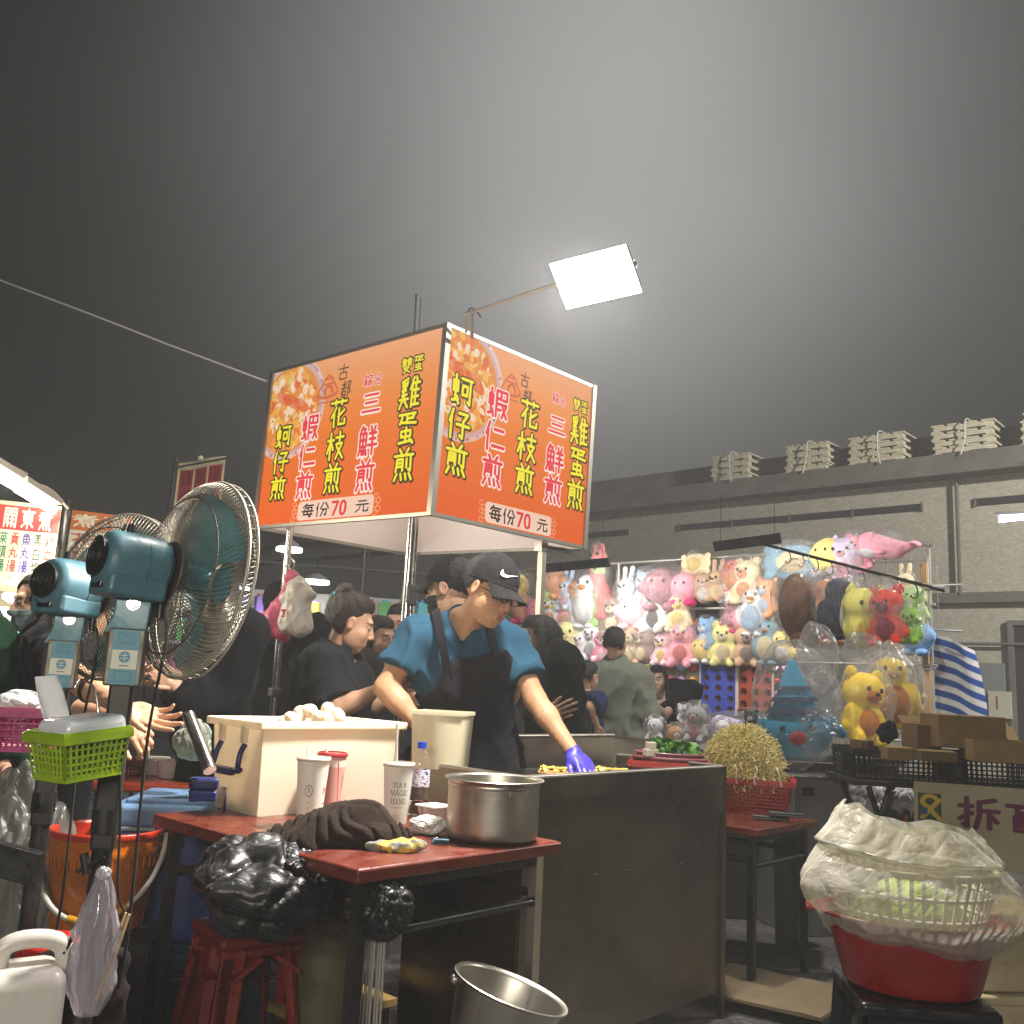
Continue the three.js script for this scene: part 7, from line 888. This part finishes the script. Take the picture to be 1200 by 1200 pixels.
  // big toys in clear bags hanging from the slanted rod, nearer than the rack
  const rodA = P(880, 634, 8.3), rodB = P(1106, 692, 6.3), rod = thing('hanging_rod', 'dark slanted rod with wire hooks, from which bagged toys hang', 'rod', rodA); part('rod', bar([0, 0, 0], rodB.clone().sub(rodA), .013, 10), M.ironDark, rod); part('rod_end', bar(P(1085, 689, 6.45).sub(rodA), P(1108, 689, 6.3).sub(rodA), .018, 12), mat('#c9c9c6', .4, .4), rod);
  const hooks = []; for (let i = 0; i < 9; i++) { const f = .24 + i * .08, p = rodA.clone().lerp(rodB, f).sub(rodA); part('hook', tube([p.clone(), p.clone().add(V(.02, -.04, 0)), p.clone().add(V(.02, -.09, 0)), p.clone().add(V(-.01, -.11, 0)), p.clone().add(V(-.025, -.085, 0))], .005, 14, 5), M.ironDark, rod); }
  const hang = [['ball', 936, 714, 88, 'brown', 'brown', 7.3, 'big dark brown plush in a clear bag hanging from the rod', 1.5], ['bird', 968, 716, 78, 'orange', 'yellow', 7.5, 'orange bird plush in a clear bag hanging behind the brown one', 1.0], ['bird', 984, 712, 74, 'navy', 'white', 7.1, 'navy blue bird plush in a clear bag hanging from the rod', 1.0], ['cat', 1012, 722, 78, 'lemon', 'yellow', 6.9, 'pale yellow plush in a clear bag hanging in the middle of the rod', 1.0], ['bear', 1046, 722, 74, 'red', 'maroon', 6.7, 'red bear plush in a clear bag hanging near the rod\'s right end', .9], ['bunny', 1027, 735, 56, 'rose', 'pink', 6.9, 'pink bunny plush in a clear bag between the yellow and red ones', .9], ['bunny', 1068, 726, 58, 'green', 'lime', 6.6, 'green bunny plush in a clear bag at the right end of the rod', .9], ['cone', 935, 832, 112, 'teal', 'sky', 5.4, 'large teal cone-shaped plush with a smiling face in a clear bag', 1.0], ['bear', 1006, 828, 88, 'yellow', 'orange', 5.9, 'yellow bear plush in a clear bag hanging low, right of the teal one', 1.1], ['bird', 1047, 812, 84, 'yellow', 'orange', 6.2, 'yellow and orange bird plush in a cloudy bag, above the crates', 1.1]];
  hang.forEach(([k, x, y, h, a, b, d, lab, fat], i) => { const low = P(x, y + h / 2, d); const t = plush(k, x, y, h, cols[a], cols[b], lab, { at: low, turn: facing(low), spin: [1.2, .6, .8, .3, -.5, .2, -.3, .05, .7, .2][i], wrap: 1.12, mouth: k === 'cone', roll: [.08, 0, .05, -.05, .1, 0, 0, .06, -.12, .05][i] }); if (fat > 1.2) { t.scale.x *= .62; t.scale.z *= .6; } });
  // long cloudy bags and tails of film under the rod
  for (const [x, y, w, h, d, lab] of [[1045, 800, .34, .5, 6.1, 'cloudy plastic bag around the low yellow toys, at the right'], [958, 770, .26, .42, 5.7, 'crumpled clear film above the teal cone-shaped plush'], [955, 860, .3, .3, 5.3, 'clear film heaped beside the teal cone-shaped plush'], [1010, 765, .3, .3, 6.6, 'loose clear film under the pale yellow plush']]) solo('clear_film', lab, 'film', [bag(w, h, w * .7, x, .2, 4)], mat('#f2f3f3', .2, 0, { transmission: .92, thickness: 0, bumpMap: again(T.crease, 1), bumpScale: .004 })).position.copy(P(x, y, d));
  // small toys in clear bags on the stall's counter, behind the griddle cart
  const low = [['bear', 768, 858, 34, 'white', 'white', 'white bear plush in a bag at the left of the counter, by the tofu'], ['bear', 790, 866, 32, 'tan', 'white', 'tan bear plush in a bag on the counter, above the green leaves'], ['bunny', 800, 850, 26, 'pink', 'rose', 'pink bunny plush in a bag on the counter behind the tan bear'], ['bear', 816, 848, 44, 'grey', 'rose', 'grey bear plush with a pink belly in a bag on the counter, in the middle'], ['bear', 846, 858, 30, 'white', 'lilac', 'white bear plush with a lilac belly on the counter, behind the bean sprouts'], ['whale', 864, 852, 26, 'lilac', 'white', 'lilac whale plush on the counter, behind the bean sprouts'], ['bear', 880, 846, 28, 'black', 'white', 'black bear plush on the counter, left of the teal cone-shaped one'], ['bird', 872, 862, 30, 'sky', 'white', 'pale blue bird plush on the counter, behind the bean sprouts'], ['bear', 800, 836, 22, 'white', 'black', 'small white panda plush at the back of the counter']];
  low.forEach(([k, x, y, h, a, b, lab], i) => { const p = P(x, y + h / 2, 5.3 + (i % 3) * .3); plush(k, x, y, h, cols[a], cols[b], lab, { at: p, turn: facing(p), spin: ((i * 5) % 7 - 3) * .2, wrap: 1.05 }); });
  const cp = P(835, 880, 5.6), ct = thing('toy_counter', 'low counter of the toy stall behind the cart and the bean sprouts', 'counter', V(cp.x, 0, cp.z), TURN - .72); part('counter_top', rbox(1.9, .04, .7, .01, .1, cp.y, -.1), mat('#6d6a66', .5), ct); part('counter_front', box(1.84, cp.y - .03, .03, .1, (cp.y - .03) / 2, .2), mat('#3a3836', .6), ct);
  const rd = rng(88); for (let i = 0; i < 14; i++) { const p = P(596 + (i % 7) * 14 + rd() * 6, 838 + Math.floor(i / 7) * 14 + rd() * 6, 7.2), k = thing('prize_box', `${['pale', 'teal', 'yellow', 'white', 'grey', 'pink', 'green'][i % 7]} small prize box ${i < 7 ? 'in the back row' : 'in the front row'} of the toy stall's left counter`, 'box', p, RTURN + rd()); part('box_body', rbox(.1 + rd() * .05, .09 + rd() * .06, .1, .006, 0, .05, 0), mat(['#d8d4cc', '#4aa0a8', '#d8b84a', '#e8e8e8', '#8a8a8c', '#d88aa0', '#7aa85a'][i % 7], .5), k); part('print_band', box(.1, .03, .101, 0, .05, 0), mat(['#c23a2a', '#e8e8e0', '#3a5aa8'][i % 3], .5), k); }
  const lp = P(645, 868, 7.2), lc = thing('prize_counter', 'counter carrying the small prize boxes beside the boy', 'counter', V(lp.x, 0, lp.z), RTURN); part('counter_top', rbox(1.3, .04, .6, .01, -.1, lp.y, 0), mat('#8a8782', .5), lc); part('counter_front', box(1.26, lp.y, .03, -.1, lp.y / 2, .25), mat('#55524e', .6), lc);
}
{ // game boards under the shelf
  const quad = (x0, y0, x1, y1, off) => { const a = onR(x0, y0, off), b = onR(x1, y1, off); return { c: a.clone().lerp(b, .5), w: Math.hypot(b.x - a.x, b.z - a.z), h: Math.abs(a.y - b.y) }; };
  const flat = (lab, q, c) => { const t = thing('balloon_board', lab, 'board', q.c, RTURN); part('board', box(q.w, q.h, .02, 0, 0, 0), mat(c, .7, 0, { map: T.wear }), t); part('board_frame', [box(q.w + .03, .03, .03, 0, q.h / 2, 0), box(q.w + .03, .03, .03, 0, -q.h / 2, 0)], mat('#a9a49a', .5), t); return t; };
  const bal = new THREE.LatheGeometry(Array.from({ length: 16 }, (_, i) => { const a = i / 15 * Math.PI; return new THREE.Vector2(Math.max(.0, Math.sin(a) * (.8 - .16 * Math.cos(a))), -Math.cos(a)); }), 22), knot = new THREE.ConeGeometry(.12, .16, 8); knot.translate(0, -1.04, 0);
  const bc = [['#b3253a', 'dark red'], ['#5a90cc', 'blue'], ['#b62438', 'crimson'], ['#c9384c', 'red'], ['#c77ec0', 'mauve'], ['#d8892a', 'orange'], ['#8fb52a', 'green'], ['#a8cc30', 'lime'], ['#e08ab0', 'pink']], bm = bc.map(([c]) => mat(c, .28, 0, { clearcoat: .6, clearcoatRoughness: .15 }));
  const balloons = (q, nx, ny, where, pat) => { for (let j = 0; j < ny; j++) for (let i = 0; i < nx; i++) { const k = pat[(j * nx + i) % pat.length], o = thing('balloon', `${bc[k][1]} balloon, ${['top', 'second', 'third', 'fourth'][j]} row, ${['left', 'middle', 'right'][i]} column of the ${where}`, 'balloon', q.c.clone().addScaledVector(NR, .05).addScaledVector(DL, -((i + .5) / nx - .5) * q.w).add(V(0, q.h / 2 - (j + .5) * q.h / ny, 0)), RTURN), r = Math.min(q.w / nx * .36, q.h / ny * .42); o.scale.setScalar(r); o.rotation.z = -.5 + ((i * 3 + j * 5) % 5) * .15; part('balloon_skin', fix(bal.clone()), bm[k], o); part('knot', fix(knot.clone()), bm[k], o); } };
  const q1 = quad(744, 774, 781, 838, .04), q2 = quad(782, 774, 821, 838, .04), q5 = quad(908, 776, 926, 836, .04); flat('blue game board with balloons, behind the laughing woman', q1, '#3348c0'); flat('grey game board with rows of balloons, right of the laughing woman', q2, '#8d8a78'); flat('dark game board with pink balloons at the right end', q5, '#3a3a36');
  balloons(q1, 3, 4, 'blue board', [4, 7, 4, 3, 8, 6, 0, 7, 4]); balloons(q2, 3, 4, 'grey board', [0, 1, 2, 3, 4, 5, 1, 6, 7, 8, 7, 6]); balloons(q5, 2, 4, 'dark right-hand board', [8, 4, 3, 8, 4, 8]);
  const holes = (lab, q, c, nx, ny) => { const t = thing('hole_board', lab, 'board', q.c, RTURN), s = new THREE.Shape([new THREE.Vector2(-q.w / 2, -q.h / 2), new THREE.Vector2(q.w / 2, -q.h / 2), new THREE.Vector2(q.w / 2, q.h / 2), new THREE.Vector2(-q.w / 2, q.h / 2)]), r = Math.min(q.w / nx, q.h / ny) * .33, cups = []; for (let j = 0; j < ny; j++) for (let i = 0; i < nx; i++) { const x = ((i + .5) / nx - .5) * q.w, y = ((j + .5) / ny - .5) * q.h, h = new THREE.Path(); h.absarc(x, y, r, 0, 6.2832, true); s.holes.push(h); cups.push(put(new THREE.CylinderGeometry(r * 1.02, r * .9, .12, 18, 1, true), x, y, -.05, Math.PI / 2, 0, 0)); } const glit = mat(c, .45, .2, { bumpMap: again(T.grain, 6), bumpScale: .003, map: again(dataTex(128, (u, v) => { const n = nz(u * 90, v * 90, 3); return n > .5 ? 1 : .8; }, true), 3) }); part('board', new THREE.ExtrudeGeometry(s, { depth: .02, bevelEnabled: false, curveSegments: 16 }), glit, t); cups.forEach((g) => part('hole_cup', g, mat('#a05a4a', .7), t)); part('back_board', box(q.w, q.h, .01, 0, 0, -.12), mat('#3a2018', .8), t); part('board_edge', [box(.02, q.h, .03, q.w / 2, 0, .012), box(.02, q.h, .03, -q.w / 2, 0, .012)], mat('#c9c4b8', .5), t); };
  holes('blue glitter throwing board with rows of round holes', quad(822, 776, 864, 838, .04), '#3a55d8', 3, 5); holes('red glitter throwing board with rows of round holes', quad(866, 776, 907, 834, .04), '#cc4a2a', 3, 4);
  // striped awning cloth folded at the right end of the stall
  const st = dataTex(64, (u, v) => (v * 4) % 1 < .45 ? [.16, .3, .58] : [.8, .8, .8], true), c = onR(1112, 796, -.1), g = new THREE.PlaneGeometry(.62, .82, 30, 30), p = g.attributes.position; for (let i = 0; i < p.count; i++) { const x = p.getX(i) / .62 + .5, y = p.getY(i) / .82 + .5; p.setXYZ(i, p.getX(i) * (1 - .55 * y * y) - .1 * y, p.getY(i) - .12 * x * x, .05 * Math.sin(x * 9) * (1 - y * .5) - .25 * x * x); } g.computeVertexNormals(); const a = solo('striped_cloth', 'blue and white striped cloth hanging at the right end of the toy rack', 'cloth', [g], fabric('#ffffff', { map: again(st, 1, 1.7) }), undefined, true); a.position.copy(c); a.rotation.y = RTURN - .5; a.rotation.z = -.15;
  // fittings on the warehouse side at the right edge
  const eb = thing('notice_plate', 'small cream notice plate on the warehouse wall at the right', 'plate', PP(1172, 826, HALL.clone().addScaledVector(NR, .12), DR), RTURN); part('plate', rbox(.34, .42, .04, .006, 0, 0, 0), mat('#b7b3a2', .5), eb); part('print', box(.03, .2, .002, -.04, .03, .022), mat('#8a4a3a', .6), eb);
  const tl = thing('tube_lamp', 'white tube lamp glaring at the right edge', 'lamp', P(1192, 607, 9), RTURN + .3); part('tube', bar([-.16, -.01, 0], [.3, .03, 0], .03, 12), glow('#f4f2ff', 14), tl); part('holder', box(.5, .03, .05, .06, .05, -.01), mat('#8a8a8a', .5), tl); { const l = new THREE.RectAreaLight(0xf4f2ff, LIGHT.disc, .5, .08); l.position.copy(P(1194, 612, 9)); l.lookAt(P(1180, 760, 10.5)); l.name = 'tube_lamp'; scene.add(l); }
}
// ---------------------------------------------------------------- stalls at the left and the goods far behind
{
  const art = canvasTex(1024, 640, (c, W, H) => { c.fillStyle = '#ddd8c0'; c.fillRect(0, 0, W, H); const g = c.createLinearGradient(0, 0, 0, 230); g.addColorStop(0, '#d83a28'); g.addColorStop(1, '#b01c2c'); c.fillStyle = g; c.fillRect(0, 0, W, 200); [...'關東煮'].forEach((ch, i) => drawHan(c, ch, 430 + i * 185, 24, 140, 156, '#f6e4c4', .13, '#7a1a18', 4)); const cols = [['菜頭湯', '#2f7a4a'], ['貢丸湯', '#c23a34'], ['魚丸湯', '#3a2f9a'], ['黑白切', '#33423a'], ['豬血湯', '#c23a34']]; cols.forEach(([s, col], i) => { const x = 412 + i * 122; [...s].forEach((ch, k) => drawHan(c, ch, x, 222 + k * 108, 88, 92, col, .12)); if (i < 3) { c.fillStyle = '#5a4a40'; c.font = '46px sans-serif'; c.textAlign = 'center'; c.fillText('30', x + 44, 594); } }); c.strokeStyle = '#8a8472'; c.lineWidth = 8; c.strokeRect(0, 0, W, H); });
  const a = P(72, 597, 4.9), b = P(58, 690, 4.9), h = a.y - b.y, w = h * 1.08, t = thing('stall_sign', 'red and cream menu board of the soup stall at the left edge', 'sign', a, .35);
  const g = new THREE.PlaneGeometry(w, h); g.translate(-w / 2, -h / 2, 0); part('sign_panel', g, mat('#ffffff', .5, 0, { map: art, emissive: S('#ffffff'), emissiveMap: art, emissiveIntensity: .22 }), t, true); part('sign_back', box(w, h, .04, -w / 2, -h / 2, -.025), mat('#c9c4b4', .6), t); part('sign_frame', [box(w, .02, .05, -w / 2, .006, -.02), box(w, .035, .07, -w / 2, -h - .015, -.01)], mat('#cfc8ac', .5), t); part('post', bar([.03, .06, -.02], [.03, -a.y, -.02], .022, 12), M.black, t);
  const art2 = canvasTex(256, 512, (c, W, H) => { c.fillStyle = '#d8742a'; c.fillRect(0, 0, W, H); c.fillStyle = '#e6dcc0'; c.fillRect(0, 200, W, H); drawHan(c, '煮', 20, 30, 100, 130, '#f8ecd0', .13); drawHan(c, '湯', 140, 30, 100, 130, '#f8ecd0', .13); for (const [x, ch] of [[20, '花'], [140, '鮮']]) for (let k = 0; k < 2; k++) drawHan(c, ch, x, 230 + k * 140, 100, 120, '#b03a30', .12); });
  const p2 = P(81, 597, 5.3), t2 = thing('stall_sign', 'orange menu board behind the farther fan', 'sign', p2, .5), h2 = p2.y - P(81, 656, 5.3).y, w2 = .34, g2 = new THREE.PlaneGeometry(w2, h2); g2.translate(w2 / 2, -h2 / 2, 0); part('sign_panel', g2, mat('#ffffff', .5, 0, { map: art2, emissive: S('#ffffff'), emissiveMap: art2, emissiveIntensity: .2 }), t2, true); part('sign_back', box(w2, h2, .03, w2 / 2, -h2 / 2, -.02), mat('#b9b4a4', .6), t2); part('post', bar([w2, .02, -.02], [w2, -p2.y, -.02], .018, 10), M.black, t2);
  // tubes over the soup stall
  for (const [x0, y0, d0, x1, y1, d1, lab] of [[-62, 522, 3.9, 17, 569, 4.4, 'glaring tube lamp at the left edge, the nearer of the two'], [20, 572, 4.45, 62, 598, 4.85, 'glaring tube lamp over the soup stall sign, the farther of the two']]) { const a0 = P(x0, y0, d0), b0 = P(x1, y1, d1), m = thing('tube_lamp', lab, 'lamp', a0); part('tube', bar([0, 0, 0], b0.clone().sub(a0), .021, 14), glow('#fff6dc', 30), m); part('holder', beam(V(0, .05, -.02), b0.clone().sub(a0).add(V(0, .05, -.02)), .07, .03), mat('#b9b4a6', .5), m); const l = new THREE.RectAreaLight(0xfff2d8, LIGHT.tube * 3.2, a0.distanceTo(b0), .06), c = a0.clone().lerp(b0, .5).add(V(.02, -.03, .02)), dir = b0.clone().sub(a0).normalize(), n = V(.62, -.6, .5); n.addScaledVector(dir, -n.dot(dir)).normalize(); const y = new THREE.Vector3().crossVectors(n.clone().negate(), dir); l.matrixAutoUpdate = true; l.position.copy(c); l.quaternion.setFromRotationMatrix(new THREE.Matrix4().makeBasis(dir, y, n.clone().negate())); l.name = 'tube_lamp'; scene.add(l); }
  solo('lamp_cable', 'pale cable arching from the tube lamp to the soup stall post', 'cable', [tube([P(30, 572, 4.6), P(44, 568, 4.7), P(62, 576, 4.8), P(80, 596, 4.9)], .006, 30, 6)], mat('#c9c2ae', .5));
  solo('fixture_hood', 'pale lamp hood above the nearer tube lamp at the left edge', 'hood', [beam(P(-30, 530, 4.2), P(22, 557, 4.5), .1, .02)], mat('#a9a698', .5));
  const cl = thing('shelf_lamp', 'small bright lamp under the soup stall sign', 'lamp', P(18, 699, 5.6)); part('bulb', ball(.05, 0, 0, 0, 1.5, .8, 1, 20), glow('#f4fbff', 14), cl); part('socket', cyl(.03, .03, .06, 0, .06, 0), mat('#999999', .5), cl); { const l = new THREE.PointLight(0xf4fbff, 3); l.shadow.radius = 2; l.position.copy(P(18, 699, 5.6)); l.name = 'shelf_lamp'; scene.add(l); }
  const rd = rng(14), sb = P(14, 745, 5.9), sh = thing('goods_shelf', 'shelf frame of the soup stall under its sign', 'shelf', V(sb.x, 0, sb.z), .2); part('shelf_board', box(.9, .02, .3, 0, sb.y, 0), mat('#8a8378', .6), sh); part('back_board', box(.9, 1.0, .02, 0, sb.y + .1, -.16), mat('#7a6a4a', .7), sh); part('leg', bar([.42, 0, 0], [.42, sb.y, 0], .02), M.ironDark, sh); part('leg', bar([-.42, 0, 0], [-.42, sb.y, 0], .02), M.ironDark, sh);
  for (let i = 0; i < 6; i++) { const k = thing('drink_carton', `${['pale blue', 'sky blue', 'white', 'teal', 'pale grey', 'blue'][i]} carton on the soup stall shelf, ${['first', 'second', 'third', 'fourth', 'fifth', 'last'][i]} from the left`, 'carton', V(sb.x - .34 + i * .13, sb.y + .011, sb.z), rd() * .5); const hh = .12 + rd() * .1; part('carton_body', rbox(.09, hh, .07, .006, 0, hh / 2, 0), mat(['#8ab8d8', '#4aa0d8', '#e0e4e6', '#3a9aa0', '#c0c4c8', '#2a6ab8'][i], .45), k); part('carton_label', box(.06, hh * .4, .072, 0, hh * .5, 0), mat('#e8e6e0', .5), k); }
  // cloth banner on a pole behind the fans
  const bp = P(205, 546, 6.2), bn = thing('cloth_banner', 'cream banner with dark red panels on a thin pole behind the big fan', 'banner', bp), fa = canvasTex(512, 384, (c, W, H) => { c.fillStyle = '#b9ae88'; c.fillRect(0, 0, W, H); for (let i = 0; i < 3; i++) { c.fillStyle = '#8a1f20'; c.fillRect(24 + i * 162, 70, 140, 330); } [['豬', 40], ['血', 202], ['湯', 364]].forEach(([ch, x]) => { drawHan(c, ch, x, 90, 104, 120, '#5c1214', .13); drawHan(c, ch === '豬' ? '東' : '煮', x, 240, 104, 120, '#5c1214', .13); }); });
  part('pole', bar([0, .06, 0], [-.04, -bp.y, 0], .012, 8), M.ironDark, bn); part('cross_bar', bar([-.03, -.02, 0], [.36, .07, .02], .007, 8), M.ironDark, bn); const fg = new THREE.PlaneGeometry(.31, .3, 20, 10), fp = fg.attributes.position; for (let i = 0; i < fp.count; i++) fp.setXYZ(i, fp.getX(i) + .18, fp.getY(i) - .13 + (fp.getX(i) + .15) * .22, .015 * Math.sin(fp.getX(i) * 22)); fg.computeVertexNormals(); part('banner_cloth', fg, fabric('#ffffff', { map: fa }), bn, true); part('knot', ball(.018, .17, .06, .01), fabric('#c9c2a8'), bn);
}
{ // pink and white bags on the sign's left post
  const p = P(336, 700, 4.92), pk = thing('plastic_bag', 'pink plastic bag hanging on the left post of the menu sign', 'bag', P(325, 712, 4.95)), s = new Soft(.03); s.limb(V(.06, .15, 0), V(.05, .06, 0), .018, .035).limb(V(.05, .06, 0), V(-.05, -.11, .0), .04, .06).limb(V(.06, .05, 0), V(.03, -.13, 0), .03, .05).lump(V(.06, .17, 0), .035, .03, .03); s.cuts.push((x, y, z) => -.155 - y - x * .35); s.bump = (x, y, z) => -.009 * Math.pow(1 - Math.abs(nz(x * 16 + y * 8, y * 5, z * 18)), 4) + .004 * nz(x * 40, y * 40, z * 40); part('bag_body', s.mesh(.007), mat('#d85a80', .5, 0, { transmission: .35, thickness: 0 }), pk);
  const w = thing('plastic_bag', 'white plastic bag with red print hanging in front of the pink one', 'bag', P(348, 712, 4.82)), q = new Soft(.03); q.limb(V(0, .09, 0), V(-.03, -.08, 0), .05, .055).limb(V(.0, .09, 0), V(.03, -.09, 0), .05, .055).lump(V(.05, .07, .02), .045, .025, .03).lump(V(-.05, .05, .02), .035, .025, .03).limb(V(-.02, .1, 0), V(-.01, .15, -.01), .025, .01); q.bump = (x, y, z) => -.009 * Math.pow(1 - Math.abs(nz(x * 18, y * 9 + x * 7, z * 18)), 4) + .004 * nz(x * 40, y * 40, z * 40); const wb = part('bag_body', q.mesh(.006), mat('#d8d0c6', .5, 0, { transmission: .3, thickness: 0 }), w); part('print', [box(.012, .03, .002, -.048, -.03, .07), box(.026, .01, .002, -.05, -.022, .0705), box(.02, .01, .002, -.05, -.052, .07)], mat('#c8303a', .6), wb);
}
{ // bright goods stalls far behind, between the fan and the cook
  const disc = (px, py, d, r, lab, i) => { const c = P(px, py, d), t = thing('disc_lamp', lab, 'lamp', c); part('lamp_disc', put(new THREE.CylinderGeometry(r, r, .03, 36), 0, 0, 0), glow('#f6faff', 10), t); part('lamp_shade', lathe([[r * 1.02, .012], [r * .7, .05], [.03, .08], [0, .08]], 36), mat('#8a8a8a', .5), t); part('cord', bar([0, .08, 0], [0, .7, 0], .005, 6), M.rubber, t); const l = new THREE.RectAreaLight(0xf4f8ff, i, r * 1.7, r * 1.7); l.position.copy(c).add(V(0, -.022, 0)); l.lookAt(c.clone().add(V(0, -2, .001))); l.name = 'disc_lamp'; scene.add(l); };
  disc(370, 682, 9, .13, 'white disc lamp hanging behind the bun-haired woman', LIGHT.disc * 3); disc(339, 644, 8, .11, 'white disc lamp beside the left sign post', LIGHT.disc * 2); disc(284, 690, 8.6, .1, 'white disc lamp hanging behind the big fan', LIGHT.disc * 3);
  const b = P(360, 764, 9.4), n = V(0, 0, 1), t = thing('goods_stall', 'stall with shelves of small bright goods, far behind the cook', 'stall', V(b.x, 0, b.z), .25), m = mat('#5a5854', .6); for (const y of [b.y - .3, b.y + .02, b.y + .34]) part('shelf_board', box(3.2, .03, .4, -.1, y, 0), mat('#9a968c', .6), t); for (const x of [-1.7, -.6, .5, 1.5]) part('post', bar([x, 0, -.2], [x, 2.5, -.2], .018, 8), m, t); part('top_rail', bar([-1.7, 2.28, -.2], [1.5, 2.28, -.2], .014, 8), m, t); part('back_board', box(3.2, 1.0, .02, -.1, b.y + .1, -.24), mat('#b9b8b0', .7), t);
  const nth = ['first', 'second', 'third', 'fourth', 'fifth', 'sixth', 'seventh', 'eighth', 'ninth', 'tenth', 'eleventh', 'twelfth', 'thirteenth', 'fourteenth', 'fifteenth', 'sixteenth', 'seventeenth', 'last'], rd = rng(23), cc = [['#d8d4cc', 'white'], ['#c23a34', 'red'], ['#3a6ab8', 'blue'], ['#d8a83a', 'yellow'], ['#5a9a5a', 'green'], ['#d880a8', 'pink'], ['#7a5aa8', 'violet'], ['#4ab0b8', 'turquoise']], ms = cc.map(([c]) => mat(c, .5)); let proto = null;
  for (let r = 0; r < 3; r++) for (let i = 0; i < 18; i++) { const k = Math.floor(rd() * 8); let o; if (!proto) { o = proto = new THREE.Group(); part('pack', rbox(.12, .18, .1, .01, 0, .09, 0), ms[0], o); part('pack_top', rbox(.07, .03, .07, .008, 0, .19, 0), ms[3], o); } else o = proto.clone(); o.name = numbered('goods_pack'); scene.add(o); o.children[0].material = ms[k]; o.children[1].material = ms[(k + 3) % 8]; const q = V(-1.55 + i * .175 + rd() * .03, [b.y - .285, b.y + .035, b.y + .355][r], .04).applyAxisAngle(V(0, 1, 0), .25).add(V(b.x, 0, b.z)); o.position.copy(q); o.rotation.y = .25 + rd() * .6 - .3; o.scale.set(.8 + rd() * .4, .6 + rd() * .8, 1); tag(o, `small ${cc[k][1]} pack, ${nth[i]} from the left on the ${['lowest', 'middle', 'top'][r]} shelf of the far goods stall`, 'pack', 'packs on the shelves of the far goods stall'); }
}
renderer.render(scene, camera);
